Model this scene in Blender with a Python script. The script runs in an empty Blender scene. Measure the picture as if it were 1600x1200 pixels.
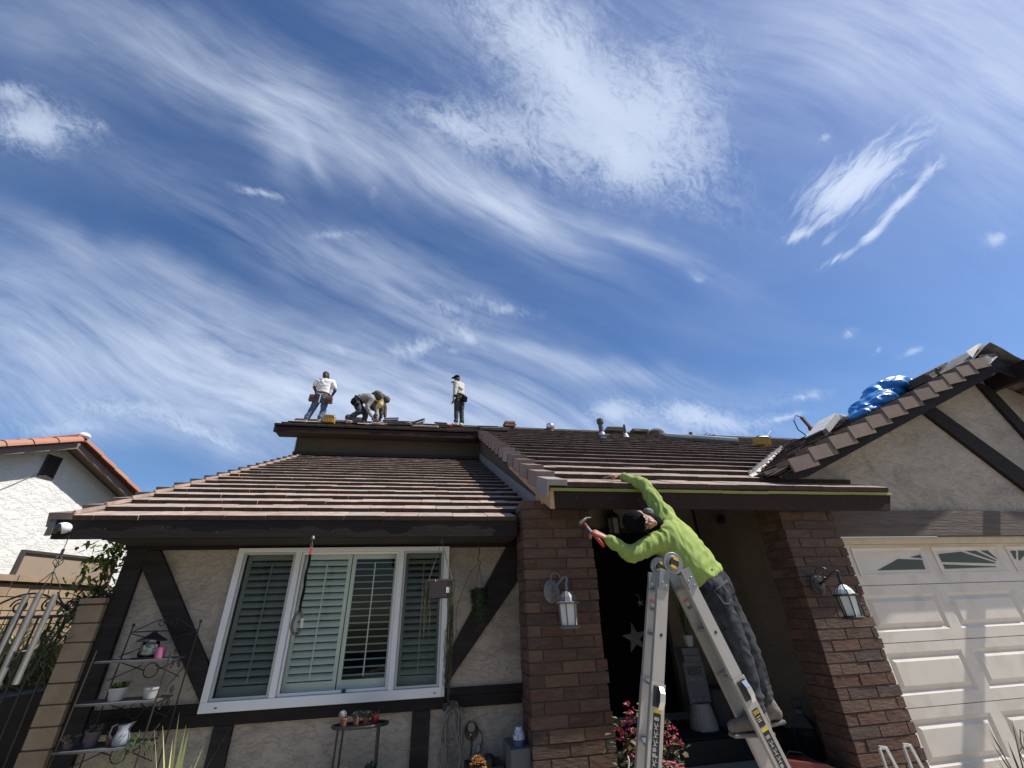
import bpy, math, random
from math import sin, cos, pi, radians, sqrt, atan, atan2, hypot
from mathutils import Vector, Matrix, noise

random.seed(11)
scene = bpy.context.scene
COL = scene.collection

# ------------------------------------------------------------------ camera
EYE = Vector((0.0, 0.0, 1.5))
cam_data = bpy.data.cameras.new('camera')
cam_data.sensor_width = 36.0
cam_data.lens = 36.0 * 662.64 / 1600.0
cam_data.clip_start = 0.05
cam_data.clip_end = 2000.0
camera = bpy.data.objects.new('camera', cam_data)
COL.objects.link(camera)
PITCH, ROLL, YAW = radians(28.484), radians(-2.182), radians(11.506)
c_f = Vector((sin(YAW) * cos(PITCH), cos(YAW) * cos(PITCH), sin(PITCH)))
c_r = Vector((cos(YAW), -sin(YAW), 0))
c_u = c_r.cross(c_f)
c_r2 = c_r * cos(ROLL) + c_u * sin(ROLL)
c_u2 = -c_r * sin(ROLL) + c_u * cos(ROLL)
camera.matrix_world = Matrix((
    (c_r2.x, c_u2.x, -c_f.x, EYE.x),
    (c_r2.y, c_u2.y, -c_f.y, EYE.y),
    (c_r2.z, c_u2.z, -c_f.z, EYE.z),
    (0, 0, 0, 1)))
scene.camera = camera

# ------------------------------------------------------------------ light
SUN_TO = Vector((3.8, -1.0, 5.2)).normalized()
SUN_EL = math.asin(SUN_TO.z)
SUN_AZ = atan2(SUN_TO.x, SUN_TO.y)
sun_data = bpy.data.lights.new('sun', 'SUN')
sun_data.energy = 5.0
sun_data.angle = radians(0.5)
sun_data.color = (1.0, 0.95, 0.88)
sun = bpy.data.objects.new('sun', sun_data)
sun.rotation_euler = (-SUN_TO).to_track_quat('-Z', 'Y').to_euler()
sun.location = (20, -6, 30)
COL.objects.link(sun)

scene.view_settings.view_transform = 'Standard'
scene.view_settings.look = 'None'
scene.view_settings.gamma = 1.0
scene.view_settings.use_curve_mapping = False
scene.view_settings.exposure = 0.3
scene.cycles.max_bounces = 7
scene.cycles.diffuse_bounces = 4
scene.cycles.transparent_max_bounces = 12
scene.cycles.use_denoising = True

world = bpy.data.worlds.new('World')
scene.world = world
world.use_nodes = True
wn, wl = world.node_tree.nodes, world.node_tree.links
wn.clear()


class G:
    """tiny helper for node graphs"""
    def __init__(s, nt):
        s.nt, s.n, s.l = nt, nt.nodes, nt.links

    def new(s, t, **kw):
        n = s.n.new(t)
        for k, v in kw.items():
            setattr(n, k, v)
        return n

    def put(s, sock, v):
        if v is None:
            return
        if isinstance(v, (int, float)):
            sock.default_value = v
        elif isinstance(v, (tuple, list, Vector)):
            v = tuple(v)
            if len(v) == 3 and sock.type == 'RGBA':
                v = v + (1,)
            sock.default_value = v
        else:
            s.l.new(v, sock)

    def m(s, op, a, b=None, c=None, clamp=False):
        n = s.new('ShaderNodeMath', operation=op, use_clamp=clamp)
        s.put(n.inputs[0], a); s.put(n.inputs[1], b); s.put(n.inputs[2], c)
        return n.outputs[0]

    def vm(s, op, a, b=None, out=0):
        n = s.new('ShaderNodeVectorMath', operation=op)
        s.put(n.inputs[0], a)
        if b is not None:
            s.put(n.inputs[1], b)
        return n.outputs['Value' if op == 'DOT_PRODUCT' else 'Vector']

    def xyz(s, x, y, z=0.0):
        n = s.new('ShaderNodeCombineXYZ')
        s.put(n.inputs[0], x); s.put(n.inputs[1], y); s.put(n.inputs[2], z)
        return n.outputs[0]

    def noise(s, vec, scale, detail=4, rough=0.5, dist=0.0):
        n = s.new('ShaderNodeTexNoise')
        if vec is not None:
            s.l.new(vec, n.inputs['Vector'])
        n.inputs['Scale'].default_value = scale
        n.inputs['Detail'].default_value = detail
        n.inputs['Roughness'].default_value = rough
        n.inputs['Distortion'].default_value = dist
        return n.outputs[0]

    def mapr(s, v, a, b, c=0.0, d=1.0, smooth=False):
        n = s.new('ShaderNodeMapRange')
        if smooth:
            n.interpolation_type = 'SMOOTHSTEP'
        s.put(n.inputs[0], v)
        for i, q in enumerate((a, b, c, d)):
            n.inputs[1 + i].default_value = q
        return n.outputs[0]

    def mix(s, f, a, b, mode='MIX'):
        n = s.new('ShaderNodeMix', data_type='RGBA', blend_type=mode)
        s.put(n.inputs[0], f)
        s.put(n.inputs[6], a); s.put(n.inputs[7], b)
        return n.outputs[2]

    def ramp(s, f, stops):
        n = s.new('ShaderNodeValToRGB')
        e = n.color_ramp.elements
        while len(e) < len(stops):
            e.new(0.5)
        for i, (p, c) in enumerate(stops):
            e[i].position = p
            e[i].color = tuple(c) + (1,)
        s.put(n.inputs[0], f)
        return n.outputs[0]


# ------------------------------------------------------------------ sky: Nishita plus a layer of high cirrus,
# all of it a function of the direction on the sky only
g = G(world.node_tree)
tc = g.new('ShaderNodeTexCoord')
D = tc.outputs['Generated']
sky = g.new('ShaderNodeTexSky', sky_type='NISHITA')
sky.sun_disc = False
sky.sun_elevation = SUN_EL
sky.sun_rotation = SUN_AZ
sky.altitude = 300
sky.air_density = 1.0
sky.dust_density = 0.6
sky.ozone_density = 2.2
skyc = sky.outputs[0]
SKY_STRENGTH = 0.106

# tangent chart of the sky about a fixed direction (azimuth 11.5 deg, elevation 28.5 deg)
dw = g.vm('DOT_PRODUCT', D, c_f)
du = g.vm('DOT_PRODUCT', D, c_r2)
dv = g.vm('DOT_PRODUCT', D, c_u2)
w = g.m('MAXIMUM', dw, 0.08)
K = 0.66264
U = g.m('MULTIPLY', g.m('DIVIDE', du, w), K)      # 1 unit = 1000 parts of the chart
V = g.m('MULTIPLY', g.m('DIVIDE', dv, w), -K)
front = g.mapr(dw, 0.10, 0.35, 0, 1, True)
# warp so that the cloud edges wander
wv = g.xyz(U, V, 0)
wn1 = g.new('ShaderNodeTexNoise'); wn1.inputs['Scale'].default_value = 5.0; wn1.inputs['Detail'].default_value = 3
g.l.new(wv, wn1.inputs['Vector'])
wo = g.vm('SCALE', g.vm('SUBTRACT', wn1.outputs['Color'], (0.5, 0.5, 0.5)))
wo.node.inputs['Scale'].default_value = 0.10
P2 = g.vm('ADD', wv, wo)
sp = g.new('ShaderNodeSeparateXYZ'); g.l.new(P2, sp.inputs[0])
U2, V2 = sp.outputs[0], sp.outputs[1]


wn3 = g.new('ShaderNodeTexNoise'); wn3.inputs['Scale'].default_value = 1.7; wn3.inputs['Detail'].default_value = 1
g.l.new(wv, wn3.inputs['Vector'])
wo3 = g.vm('SCALE', g.vm('SUBTRACT', wn3.outputs['Color'], (0.5, 0.5, 0.5)))
wo3.node.inputs['Scale'].default_value = 0.30
P3 = g.vm('ADD', wv, wo3)


def blob(cx, cy, a, b, ang, k, u=U2, v=V2):
    """soft elliptical field, centre and half axes in chart parts (0..1600 x 0..1200 reading)"""
    cx = (cx - 800) / 1000; cy = (cy - 600) / 1000
    ca, sa = cos(radians(ang)), sin(radians(ang))
    # x' = ((u-cx)ca+(v-cy)sa)/a ; y' = (-(u-cx)sa+(v-cy)ca)/b
    a /= 1000; b /= 1000
    x = g.m('MULTIPLY_ADD', u, ca / a, g.m('MULTIPLY_ADD', v, sa / a, -(cx * ca + cy * sa) / a))
    y = g.m('MULTIPLY_ADD', u, -sa / b, g.m('MULTIPLY_ADD', v, ca / b, -(-cx * sa + cy * ca) / b))
    r = g.m('MULTIPLY_ADD', x, x, g.m('MULTIPLY', y, y))
    return g.m('MULTIPLY', g.m('EXPONENT', g.m('MULTIPLY', r, -1.0)), k)


def total(lst):
    t = blob(*lst[0])
    for q in lst[1:]:
        t = g.m('ADD', t, blob(*q))
    return t


def stretched(ang, sx, sy, off=0.0, src=None):
    mp = g.new('ShaderNodeMapping')
    mp.inputs['Rotation'].default_value = (0, 0, -radians(ang))
    g.l.new(src or P2, mp.inputs['Vector'])
    mq = g.new('ShaderNodeMapping')
    mq.inputs['Scale'].default_value = (sx, sy, 1)
    mq.inputs['Location'].default_value = (off, off * 0.7, off)
    g.l.new(mp.outputs[0], mq.inputs['Vector'])
    return mq.outputs[0]

VEILS = [
    (560, 215, 330, 62, 27, .40), (720, 310, 150, 26, 27, .62), (830, 345, 110, 16, 24, .35),
    (150, 60, 300, 90, 18, .17), (420, 150, 160, 50, 28, .10), (430, 205, 26, 75, -20, .22), (480, 225, 70, 12, 62, .25),
    (300, 500, 420, 60, 14, .26), (80, 560, 330, 85, 8, .44), (480, 600, 340, 55, 9, .62),
    (500, 390, 330, 46, 21, .24), (150, 395, 250, 24, 18, .20), (640, 470, 150, 50, 22, .22),
    (960, 365, 150, 13, 22, .34), (1040, 395, 120, 16, 22, .18),
    (1450, 60, 330, 150, 10, .40), (1580, 200, 130, 160, 0, .24), (900, 560, 220, 16, 12, .26),
    (1000, 590, 230, 26, 6, .14), (880, 120, 260, 150, 35, .27), (620, 20, 120, 40, 20, .18),
    (1000, 690, 260, 40, 3, .30), (560, 640, 300, 50, 3, .50), (250, 690, 260, 30, 10, .20)]
CRISP = [
    (850, 65, 190, 85, 38, .52), (940, 160, 190, 60, 40, .52), (1080, 120, 70, 90, 50, .30),
    (830, 225, 200, 55, 15, .55), (1060, 190, 60, 110, -30, .34), (700, 205, 60, 24, 20, .40), (960, 245, 60, 30, 40, .34),
    (55, 205, 72, 34, 10, .84), (20, 152, 50, 16, 5, .50), (150, 212, 18, 14, 0, .30),
    (405, 295, 36, 9, 14, .66), (585, 305, 8, 22, 0, .26), (520, 373, 40, 9, 8, .46),
    (645, 545, 46, 13, -18, .60), (738, 528, 26, 14, 30, .62), (785, 478, 60, 9, 8, .44),
    (700, 490, 60, 20, 10, .34), (710, 552, 20, 7, 0, .38), (515, 550, 20, 8, 30, .4),
    (1555, 382, 26, 13, -10, .70), (1296, 222, 16, 6, -10, .55),
    (1100, 650, 85, 26, 2, .86), (950, 645, 44, 22, -5, .62), (1248, 622, 32, 9, 4, .62),
    (1220, 656, 34, 6, 0, .55), (1335, 530, 14, 6, -20, .5), (1383, 548, 13, 5, -40, .5),
    (1435, 557, 22, 6, -14, .55), (1100, 435, 10, 8, 0, .35), (230, 655, 160, 18, 10, .50),
    (330, 690, 70, 10, 10, .40), (80, 665, 80, 12, 4, .40)]
STREAK = [
    (1362, 268, 105, 34, -40, .95), (1300, 300, 70, 34, -40, .62), (1405, 320, 72, 8, -46, 1.0),
    (1360, 368, 22, 8, -30, .70), (1252, 366, 26, 9, -24, .85), (1312, 402, 34, 6, -28, .7),
    (1290, 378, 20, 6, -40, .5), (1460, 262, 34, 10, -45, .42)]

n_veil = g.m('MULTIPLY_ADD', g.noise(stretched(26, 1.0, 8.0, 5.0, P3), 4.6, 11, 0.64, 0.12), 0.5, g.m('MULTIPLY', g.noise(stretched(22, 1.0, 4.2, 0.0, P3), 2.8, 9, 0.60, 0.25), 0.5))
n_big = g.noise(stretched(18, 1.0, 2.2, 3.1), 1.7, 4, 0.55, 0.3)
veil = g.m('MULTIPLY', total(VEILS), g.mapr(n_veil, 0.34, 0.66, 0.08, 1.45))
veil = g.m('MULTIPLY', veil, g.mapr(n_big, 0.25, 0.7, 0.7, 1.25))
n_crisp = g.noise(stretched(58, 1.0, 1.7, 7.0), 17.0, 10, 0.70, 1.1)
n_fine = g.noise(stretched(35, 1.0, 1.5, 1.0), 46.0, 7, 0.65, 1.4)
nc = g.m('MULTIPLY_ADD', n_fine, 0.50, g.m('MULTIPLY', n_crisp, 0.60))
ct = total(CRISP)
crisp = g.m('MULTIPLY', g.m('MULTIPLY', ct, 1.05), g.mapr(g.m('MULTIPLY_ADD', ct, 0.30, nc), 0.50, 0.84, 0.0, 1.0, True))
n_st = g.noise(stretched(-42, 1.0, 4.2, 2.0), 17.0, 8, 0.62, 0.6)
stt = blob(*STREAK[0], U, V)
for q_ in STREAK[1:]:
    stt = g.m('ADD', stt, blob(*q_, U, V))
streak = g.m('MULTIPLY', g.m('MULTIPLY', stt, 1.15), g.mapr(g.m('MULTIPLY_ADD', stt, 0.28, n_st), 0.52, 0.86, 0.0, 1.0, True))
# thin cirrus everywhere else (cloud deck coordinates), so the sky goes on behind the viewer
sd = g.new('ShaderNodeSeparateXYZ'); g.l.new(D, sd.inputs[0])
dz = g.m('ADD', g.m('MAXIMUM', sd.outputs[2], 0.0), 0.12)
deck = g.xyz(g.m('DIVIDE', sd.outputs[0], dz), g.m('DIVIDE', sd.outputs[1], dz), 0)
mpd = g.new('ShaderNodeMapping'); mpd.inputs['Rotation'].default_value = (0, 0, 0.5); mpd.inputs['Scale'].default_value = (0.5, 1.5, 1)
g.l.new(deck, mpd.inputs['Vector'])
n_deck = g.noise(mpd.outputs[0], 1.3, 8, 0.58, 0.4)
bg = g.mapr(n_deck, 0.42, 0.80, 0.0, 0.20, True)
bg2 = g.m('MULTIPLY', g.mapr(n_deck, 0.42, 0.74, 0.0, 0.5, True), g.m('SUBTRACT', 1.0, front))
dens = g.m('ADD', veil, g.m('ADD', crisp, streak))
dens = g.m('MULTIPLY', dens, front)
dens = g.m('ADD', dens, g.m('ADD', g.m('MULTIPLY', bg, 0.55), bg2))
dens = g.m('SUBTRACT', 1.0, g.m('EXPONENT', g.m('MULTIPLY', dens, -1.12)))
hs = g.new('ShaderNodeHueSaturation')
hs.inputs['Hue'].default_value = 0.507
hs.inputs['Saturation'].default_value = 1.22
hs.inputs['Value'].default_value = 1.0
g.l.new(skyc, hs.inputs['Color'])
CLOUD = (6.0, 6.75, 8.1)
mixed = g.mix(dens, hs.outputs[0], CLOUD)
bgn = g.new('ShaderNodeBackground')
g.l.new(mixed, bgn.inputs['Color'])
bgn.inputs['Strength'].default_value = SKY_STRENGTH
wo_ = g.new('ShaderNodeOutputWorld')
g.l.new(bgn.outputs[0], wo_.inputs['Surface'])
world.cycles.sampling_method = 'MANUAL'
world.cycles.sample_map_resolution = 512

# ------------------------------------------------------------------ materials
MATS = {}


def mat(name, col, rough=0.7, var=0.0, var_scale=6.0, col2=None, bump=0.0, bump_scale=40.0, bump_dist=0.01,
        rand=None, metallic=0.0, spec=0.5, stretch=None, alpha=None, tone=False, coat=0.0, detail=6,
        stain=None, ridges=False):
    """procedural surface: base colour mottled towards col2, per-object colours from rand, relief from noise"""
    if name in MATS:
        return MATS[name]
    m_ = bpy.data.materials.new(name)
    m_.use_nodes = True
    nt = m_.node_tree
    q = G(nt)
    b = nt.nodes['Principled BSDF']
    t = q.new('ShaderNodeTexCoord')
    vec = t.outputs['Object']
    if stretch:
        mp = q.new('ShaderNodeMapping'); mp.inputs['Scale'].default_value = stretch
        q.l.new(vec, mp.inputs['Vector']); vec = mp.outputs[0]
    oi = q.new('ShaderNodeObjectInfo')
    f = oi.outputs['Random']
    if tone:
        at = q.new('ShaderNodeAttribute'); at.attribute_name = 'tone'
        f = q.m('FRACT', q.m('ADD', f, at.outputs['Fac']))
    off = q.vm('ADD', vec, q.xyz(q.m('MULTIPLY', f, 37.0), q.m('MULTIPLY', f, 11.0), 0))
    c = col
    if rand:
        c = q.ramp(f, [(i / max(1, len(rand) - 1), k) for i, k in enumerate(rand)])
        c.node.color_ramp.interpolation = 'LINEAR'
    if var > 0:
        n1 = q.noise(off, var_scale, detail, 0.6, 0.4)
        k2 = col2 if col2 else tuple(x * 0.45 for x in col)
        c = q.mix(q.mapr(n1, 0.38, 0.72, 0.0, var), c, k2)
    if stain:
        n3 = q.noise(off, stain[1], 3, 0.6, 1.2)
        c = q.mix(q.mapr(n3, 0.48, 0.70, 0.0, stain[2]), c, stain[0])
    q.put(b.inputs['Base Color'], c)
    b.inputs['Roughness'].default_value = rough
    b.inputs['Metallic'].default_value = metallic
    b.inputs['Specular IOR Level'].default_value = spec
    b.inputs['Coat Weight'].default_value = coat
    if bump > 0:
        n2 = q.noise(off, bump_scale, 8, 0.62, 0.3)
        if ridges:
            # trowelled relief: thin raised scrapes
            mp2 = q.new('ShaderNodeMapping'); mp2.inputs['Rotation'].default_value = (0, 0.6, 0); mp2.inputs['Scale'].default_value = (1.0, 1.0, 2.4)
            q.l.new(off, mp2.inputs['Vector'])
            n2b = q.noise(mp2.outputs[0], bump_scale * 0.7, 9, 0.68, 0.35)
            n2c = q.noise(off, bump_scale * 0.3, 6, 0.6, 0.2)
            n2 = q.m('MULTIPLY_ADD', n2, 0.30, q.m('MULTIPLY_ADD', q.mapr(n2b, 0.50, 0.545, 0.0, 1.0), 0.7, q.mapr(n2c, 0.48, 0.54, 0.0, 0.6)))
        bp = q.new('ShaderNodeBump')
        bp.inputs['Strength'].default_value = bump
        bp.inputs['Distance'].default_value = bump_dist
        q.put(bp.inputs['Height'], n2)
        q.l.new(bp.outputs[0], b.inputs['Normal'])
        if var > 0:
            rr = q.mapr(n2, 0.3, 0.7, max(0.02, rough - 0.12), min(1.0, rough + 0.12))
            q.l.new(rr, b.inputs['Roughness'])
    if alpha is not None:
        b.inputs['Alpha'].default_value = alpha
    MATS[name] = m_
    return m_


def glass(name, tint, gloss_rough=0.02, refl=0.10, opaque=0.0, dark=(0.02, 0.025, 0.03), fk=0.9):
    if name in MATS:
        return MATS[name]
    m_ = bpy.data.materials.new(name)
    m_.use_nodes = True
    nt = m_.node_tree
    nt.nodes.clear()
    q = G(nt)
    tr = q.new('ShaderNodeBsdfTransparent'); tr.inputs[0].default_value = tuple(tint) + (1,)
    gl = q.new('ShaderNodeBsdfGlossy'); gl.inputs['Roughness'].default_value = gloss_rough
    df = q.new('ShaderNodeBsdfDiffuse'); df.inputs[0].default_value = tuple(dark) + (1,)
    lw = q.new('ShaderNodeLayerWeight'); lw.inputs['Blend'].default_value = 0.35
    fac = q.m('MULTIPLY_ADD', lw.outputs['Fresnel'], fk, refl, clamp=True)
    mx0 = q.new('ShaderNodeMixShader'); mx0.inputs[0].default_value = opaque
    q.l.new(tr.outputs[0], mx0.inputs[1]); q.l.new(df.outputs[0], mx0.inputs[2])
    mx = q.new('ShaderNodeMixShader')
    q.l.new(fac, mx.inputs[0]); q.l.new(mx0.outputs[0], mx.inputs[1]); q.l.new(gl.outputs[0], mx.inputs[2])
    o = q.new('ShaderNodeOutputMaterial'); q.l.new(mx.outputs[0], o.inputs[0])
    MATS[name] = m_
    return m_


# ------------------------------------------------------------------ mesh building
class MB:
    def __init__(s):
        s.v, s.f, s.t, s.tone = [], [], [], 0.0
        s.mi = {}

    def add(s, vs, fs, mi=None):
        o = len(s.v)
        if mi:
            b_ = len(s.f)
            for k_, m_ in mi.items():
                s.mi[b_ + k_] = m_
        s.v += [tuple(p) for p in vs]
        s.f += [tuple(i + o for i in q) for q in fs]
        s.t += [s.tone] * len(fs)
        return s

    def bx(s, x0, x1, y0, y1, z0, z1):
        return s.add([(x0, y0, z0), (x1, y0, z0), (x1, y1, z0), (x0, y1, z0), (x0, y0, z1), (x1, y0, z1), (x1, y1, z1), (x0, y1, z1)],
                     [(0, 3, 2, 1), (4, 5, 6, 7), (0, 1, 5, 4), (1, 2, 6, 5), (2, 3, 7, 6), (3, 0, 4, 7)])

    def frame(s, M, sx, sy, sz):
        """box of half sizes in the frame M"""
        vs = [M @ Vector((a * sx, b * sy, c * sz)) for c in (-1, 1) for a, b in ((-1, -1), (1, -1), (1, 1), (-1, 1))]
        return s.add(vs, [(0, 3, 2, 1), (4, 5, 6, 7), (0, 1, 5, 4), (1, 2, 6, 5), (2, 3, 7, 6), (3, 0, 4, 7)])

    def bar(s, a, b, w_, h_, up=(0, 0, 1)):
        a, b = Vector(a), Vector(b)
        d = (b - a); L = d.length; d.normalize()
        u = Vector(up)
        x = d.cross(u)
        if x.length < 1e-4:
            x = d.cross(Vector((1, 0, 0)))
        x.normalize(); z = x.cross(d)
        M = Matrix(((x.x, d.x, z.x, 0), (x.y, d.y, z.y, 0), (x.z, d.z, z.z, 0), (0, 0, 0, 1)))
        M.translation = (a + b) / 2
        return s.frame(M, w_ / 2, L / 2, h_ / 2)

    def prism(s, pts, vec):
        n = len(pts)
        vec = Vector(vec)
        vs = [Vector(p) for p in pts] + [Vector(p) + vec for p in pts]
        nrm = Vector((0, 0, 0))
        for i in range(n):
            nrm += vs[i].cross(vs[(i + 1) % n])
        fl = nrm.dot(vec) > 0
        fs = [tuple(range(n)), tuple(range(2 * n - 1, n - 1, -1))] + [(i, i + n, (i + 1) % n + n, (i + 1) % n) for i in range(n)]
        if fl:
            fs = [tuple(reversed(q)) for q in fs]
        return s.add(vs, fs)

    def tube(s, pts, r, n=6, closed=False, cap=True):
        pts = [Vector(p) for p in pts]
        m_ = len(pts)
        rs = r if isinstance(r, (list, tuple)) else [r] * m_
        rings = []
        prev = None
        for i in range(m_):
            if closed:
                d = pts[(i + 1) % m_] - pts[i - 1]
            else:
                d = pts[min(i + 1, m_ - 1)] - pts[max(i - 1, 0)]
            if d.length < 1e-9:
                d = Vector((0, 0, 1))
            d.normalize()
            if prev is None:
                x = d.cross(Vector((0, 0, 1)))
                if x.length < 0.05:
                    x = d.cross(Vector((1, 0, 0)))
            else:
                x = prev - d * prev.dot(d)
            x.normalize(); prev = x
            y = d.cross(x)
            rings.append([pts[i] + (x * cos(2 * pi * k / n) + y * sin(2 * pi * k / n)) * rs[i] for k in range(n)])
        vs = [p for ring in rings for p in ring]
        fs = []
        for i in range(m_ if closed else m_ - 1):
            j = (i + 1) % m_
            for k in range(n):
                k2 = (k + 1) % n
                fs.append((i * n + k, i * n + k2, j * n + k2, j * n + k))
        if cap and not closed:
            fs.append(tuple(reversed(range(n))))
            fs.append(tuple(range((m_ - 1) * n, m_ * n)))
        return s.add(vs, fs)

    def lathe(s, prof, c, n=16, M=None, cap=True):
        c = Vector(c)
        M = M or Matrix.Identity(3)
        vs = [c + M @ Vector((r * cos(2 * pi * k / n), r * sin(2 * pi * k / n), z)) for r, z in prof for k in range(n)]
        fs = []
        for i in range(len(prof) - 1):
            for k in range(n):
                k2 = (k + 1) % n
                fs.append((i * n + k, i * n + k2, (i + 1) * n + k2, (i + 1) * n + k))
        if cap:
            fs.append(tuple(reversed(range(n))))
            L = (len(prof) - 1) * n
            fs.append(tuple(range(L, L + n)))
        return s.add(vs, fs)

    def ball(s, c, r, n=10, sq=(1, 1, 1)):
        m_ = max(4, n // 2 + 1)
        prof = [(max(1e-4, r * sin(pi * i / m_)), -r * cos(pi * i / m_)) for i in range(m_ + 1)]
        o = len(s.v)
        s.lathe(prof, (0, 0, 0), n)
        for i in range(o, len(s.v)):
            p = s.v[i]
            s.v[i] = (c[0] + p[0] * sq[0], c[1] + p[1] * sq[1], c[2] + p[2] * sq[2])
        return s

    def leaf(s, p, d, L, w_, droop=0.3, n=3, nrm=None):
        """bent strap leaf"""
        p, d = Vector(p), Vector(d).normalized()
        side = d.cross(nrm if nrm is not None else Vector((0, 0, 1)))
        if side.length < 0.05:
            side = d.cross(Vector((1, 0.3, 0)))
        side.normalize()
        vs, fs = [], []
        for i in range(n + 1):
            t = i / n
            q = p + d * (L * t) + Vector((0, 0, -droop * L * t * t))
            ww = w_ * (0.55 + 0.9 * t) if t < 0.4 else w_ * (1.0 - ((t - 0.4) / 0.6) ** 1.6) * 0.95
            ww = max(ww, w_ * 0.04)
            vs += [q - side * ww / 2, q + side * ww / 2]
        for i in range(n):
            fs.append((2 * i, 2 * i + 1, 2 * i + 3, 2 * i + 2))
        return s.add(vs, fs)

    def mesh(s, name, material, origin=(0, 0, 0), smooth=False, tone=False):
        o = Vector(origin)
        me = bpy.data.meshes.new(name)
        me.from_pydata([Vector(p) - o for p in s.v], [], s.f)
        if isinstance(material, (list, tuple)):
            for k in material:
                me.materials.append(k)
        else:
            me.materials.append(material)
        for k_, m_ in s.mi.items():
            me.polygons[k_].material_index = m_
        if smooth:
            me.polygons.foreach_set('use_smooth', [True] * len(me.polygons))
        if tone:
            at = me.attributes.new('tone', 'FLOAT', 'FACE')
            at.data.foreach_set('value', s.t)
        me.update()
        return me

    def build(s, name, material, parent=None, smooth=False, bevel=0.0, tone=False, origin=None, **props):
        """one object; under a parent the geometry is stored relative to the parent's place"""
        if parent is not None:
            o = WORLD[parent.name]
        else:
            o = Vector(origin) if origin is not None else base_of(s.v)
        me = s.mesh(name, material, o, smooth, tone)
        ob = bpy.data.objects.new(name, me)
        COL.objects.link(ob)
        if parent is not None:
            ob.parent = parent
            WORLD[ob.name] = o.copy()
        else:
            ob.location = o
            WORLD[ob.name] = o.copy()
        if bevel > 0:
            bm_ = ob.modifiers.new('bevel', 'BEVEL')
            bm_.width = bevel; bm_.segments = 2; bm_.limit_method = 'ANGLE'; bm_.angle_limit = radians(40)
        setp(ob, **props)
        return ob


WORLD = {}


def base_of(vs):
    n = len(vs)
    return Vector((sum(p[0] for p in vs) / n, sum(p[1] for p in vs) / n, min(p[2] for p in vs)))


def setp(o, label=None, cat=None, group=None, kind=None):
    if label: o['label'] = label
    if cat: o['category'] = cat
    if group: o['group'] = group
    if kind: o['kind'] = kind


def thing(name, loc, label, cat, group=None):
    o = bpy.data.objects.new(name, None)
    o.empty_display_size = 0.1
    o.location = loc
    COL.objects.link(o)
    WORLD[o.name] = Vector(loc)
    setp(o, label, cat, group)
    return o


def inst(name, me, parent, M):
    """an object that shares mesh data, placed by world matrix M under an unrotated parent"""
    o = bpy.data.objects.new(name, me)
    COL.objects.link(o)
    o.parent = parent
    L = M.copy()
    L.translation = M.translation - WORLD[parent.name]
    o.matrix_basis = L
    return o


def basis(x, y, z, t):
    return Matrix(((x[0], y[0], z[0], t[0]), (x[1], y[1], z[1], t[1]), (x[2], y[2], z[2], t[2]), (0, 0, 0, 1)))


def rnd(a, b):
    return random.uniform(a, b)

# ================================================================== THE PLACE
M_stucco = mat('stucco', (0.44, 0.38, 0.315), 0.92, 0.5, 1.4, (0.29, 0.248, 0.20), bump=0.6, bump_scale=12.0,
               bump_dist=0.012, ridges=True, stain=((0.19, 0.17, 0.145), 1.1, 0.6), spec=0.2)
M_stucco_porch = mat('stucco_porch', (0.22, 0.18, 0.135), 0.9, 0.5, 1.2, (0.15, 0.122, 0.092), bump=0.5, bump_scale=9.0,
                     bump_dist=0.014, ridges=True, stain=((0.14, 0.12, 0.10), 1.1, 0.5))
M_timber = mat('dark_timber',  (0.022, 0.018, 0.018), 0.7, 0.6, 3.0, (0.050, 0.043, 0.040), bump=0.4, bump_scale=14,
               bump_dist=0.004, stretch=(1.0, 1.0, 6.0), spec=0.15)
M_timber_h = mat('dark_timber_level',  (0.024, 0.019, 0.018), 0.7, 0.6, 3.0, (0.012, 0.010, 0.010), bump=0.6, bump_scale=9,
                 bump_dist=0.008, stretch=(1.0, 1.0, 9.0), spec=0.15)
M_header = mat('weathered_beam', (0.115, 0.088, 0.075), 0.75, 0.8, 2.6, (0.05, 0.04, 0.036), bump=0.9, bump_scale=7,
               bump_dist=0.014, stretch=(0.7, 1.0, 8.0))
M_fascia = mat('brown_fascia',  (0.034, 0.020, 0.015), 0.7, 0.5, 2.0, (0.024, 0.015, 0.012), bump=0.15, bump_scale=20,
               bump_dist=0.003, stretch=(1, 1, 5), spec=0.15)
M_newwood = mat('new_wood', (0.52, 0.32, 0.17), 0.7, 0.6, 9.0, (0.34, 0.19, 0.10), bump=0.2, bump_scale=30, stretch=(5, 1, 5))
M_green = mat('lime_drip_edge', (0.30, 0.33, 0.09), 0.6, 0.5, 6.0, (0.20, 0.22, 0.07))
TILE_COLS = [(0.44, 0.318, 0.254), (0.518, 0.373, 0.302), (0.389, 0.291, 0.233), (0.48, 0.332, 0.268), (0.357, 0.318, 0.288), (0.544, 0.406, 0.314), (0.427, 0.366, 0.314), (0.466, 0.305, 0.241), (0.375, 0.338, 0.314)]
M_tile = mat('concrete_tile', (0.4, 0.3, 0.25), 0.85, 0.75, 9.0, (0.17, 0.125, 0.10), rand=TILE_COLS, tone=True,
             bump=0.45, bump_scale=30, bump_dist=0.006, stain=((0.24, 0.20, 0.14), 3.0, 0.7))
M_tile_dark = mat('concrete_tile_dark', (0.3, 0.2, 0.15), 0.9, 0.8, 9.0, (0.060, 0.043, 0.036),
                  rand=[(0.145, 0.098, 0.082), (0.175, 0.12, 0.10), (0.12, 0.088, 0.078), (0.16, 0.105, 0.085), (0.19, 0.14, 0.115)],
                  tone=True, bump=0.5, bump_scale=30, bump_dist=0.008, stain=((0.10, 0.09, 0.06), 4.0, 0.5))
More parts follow.
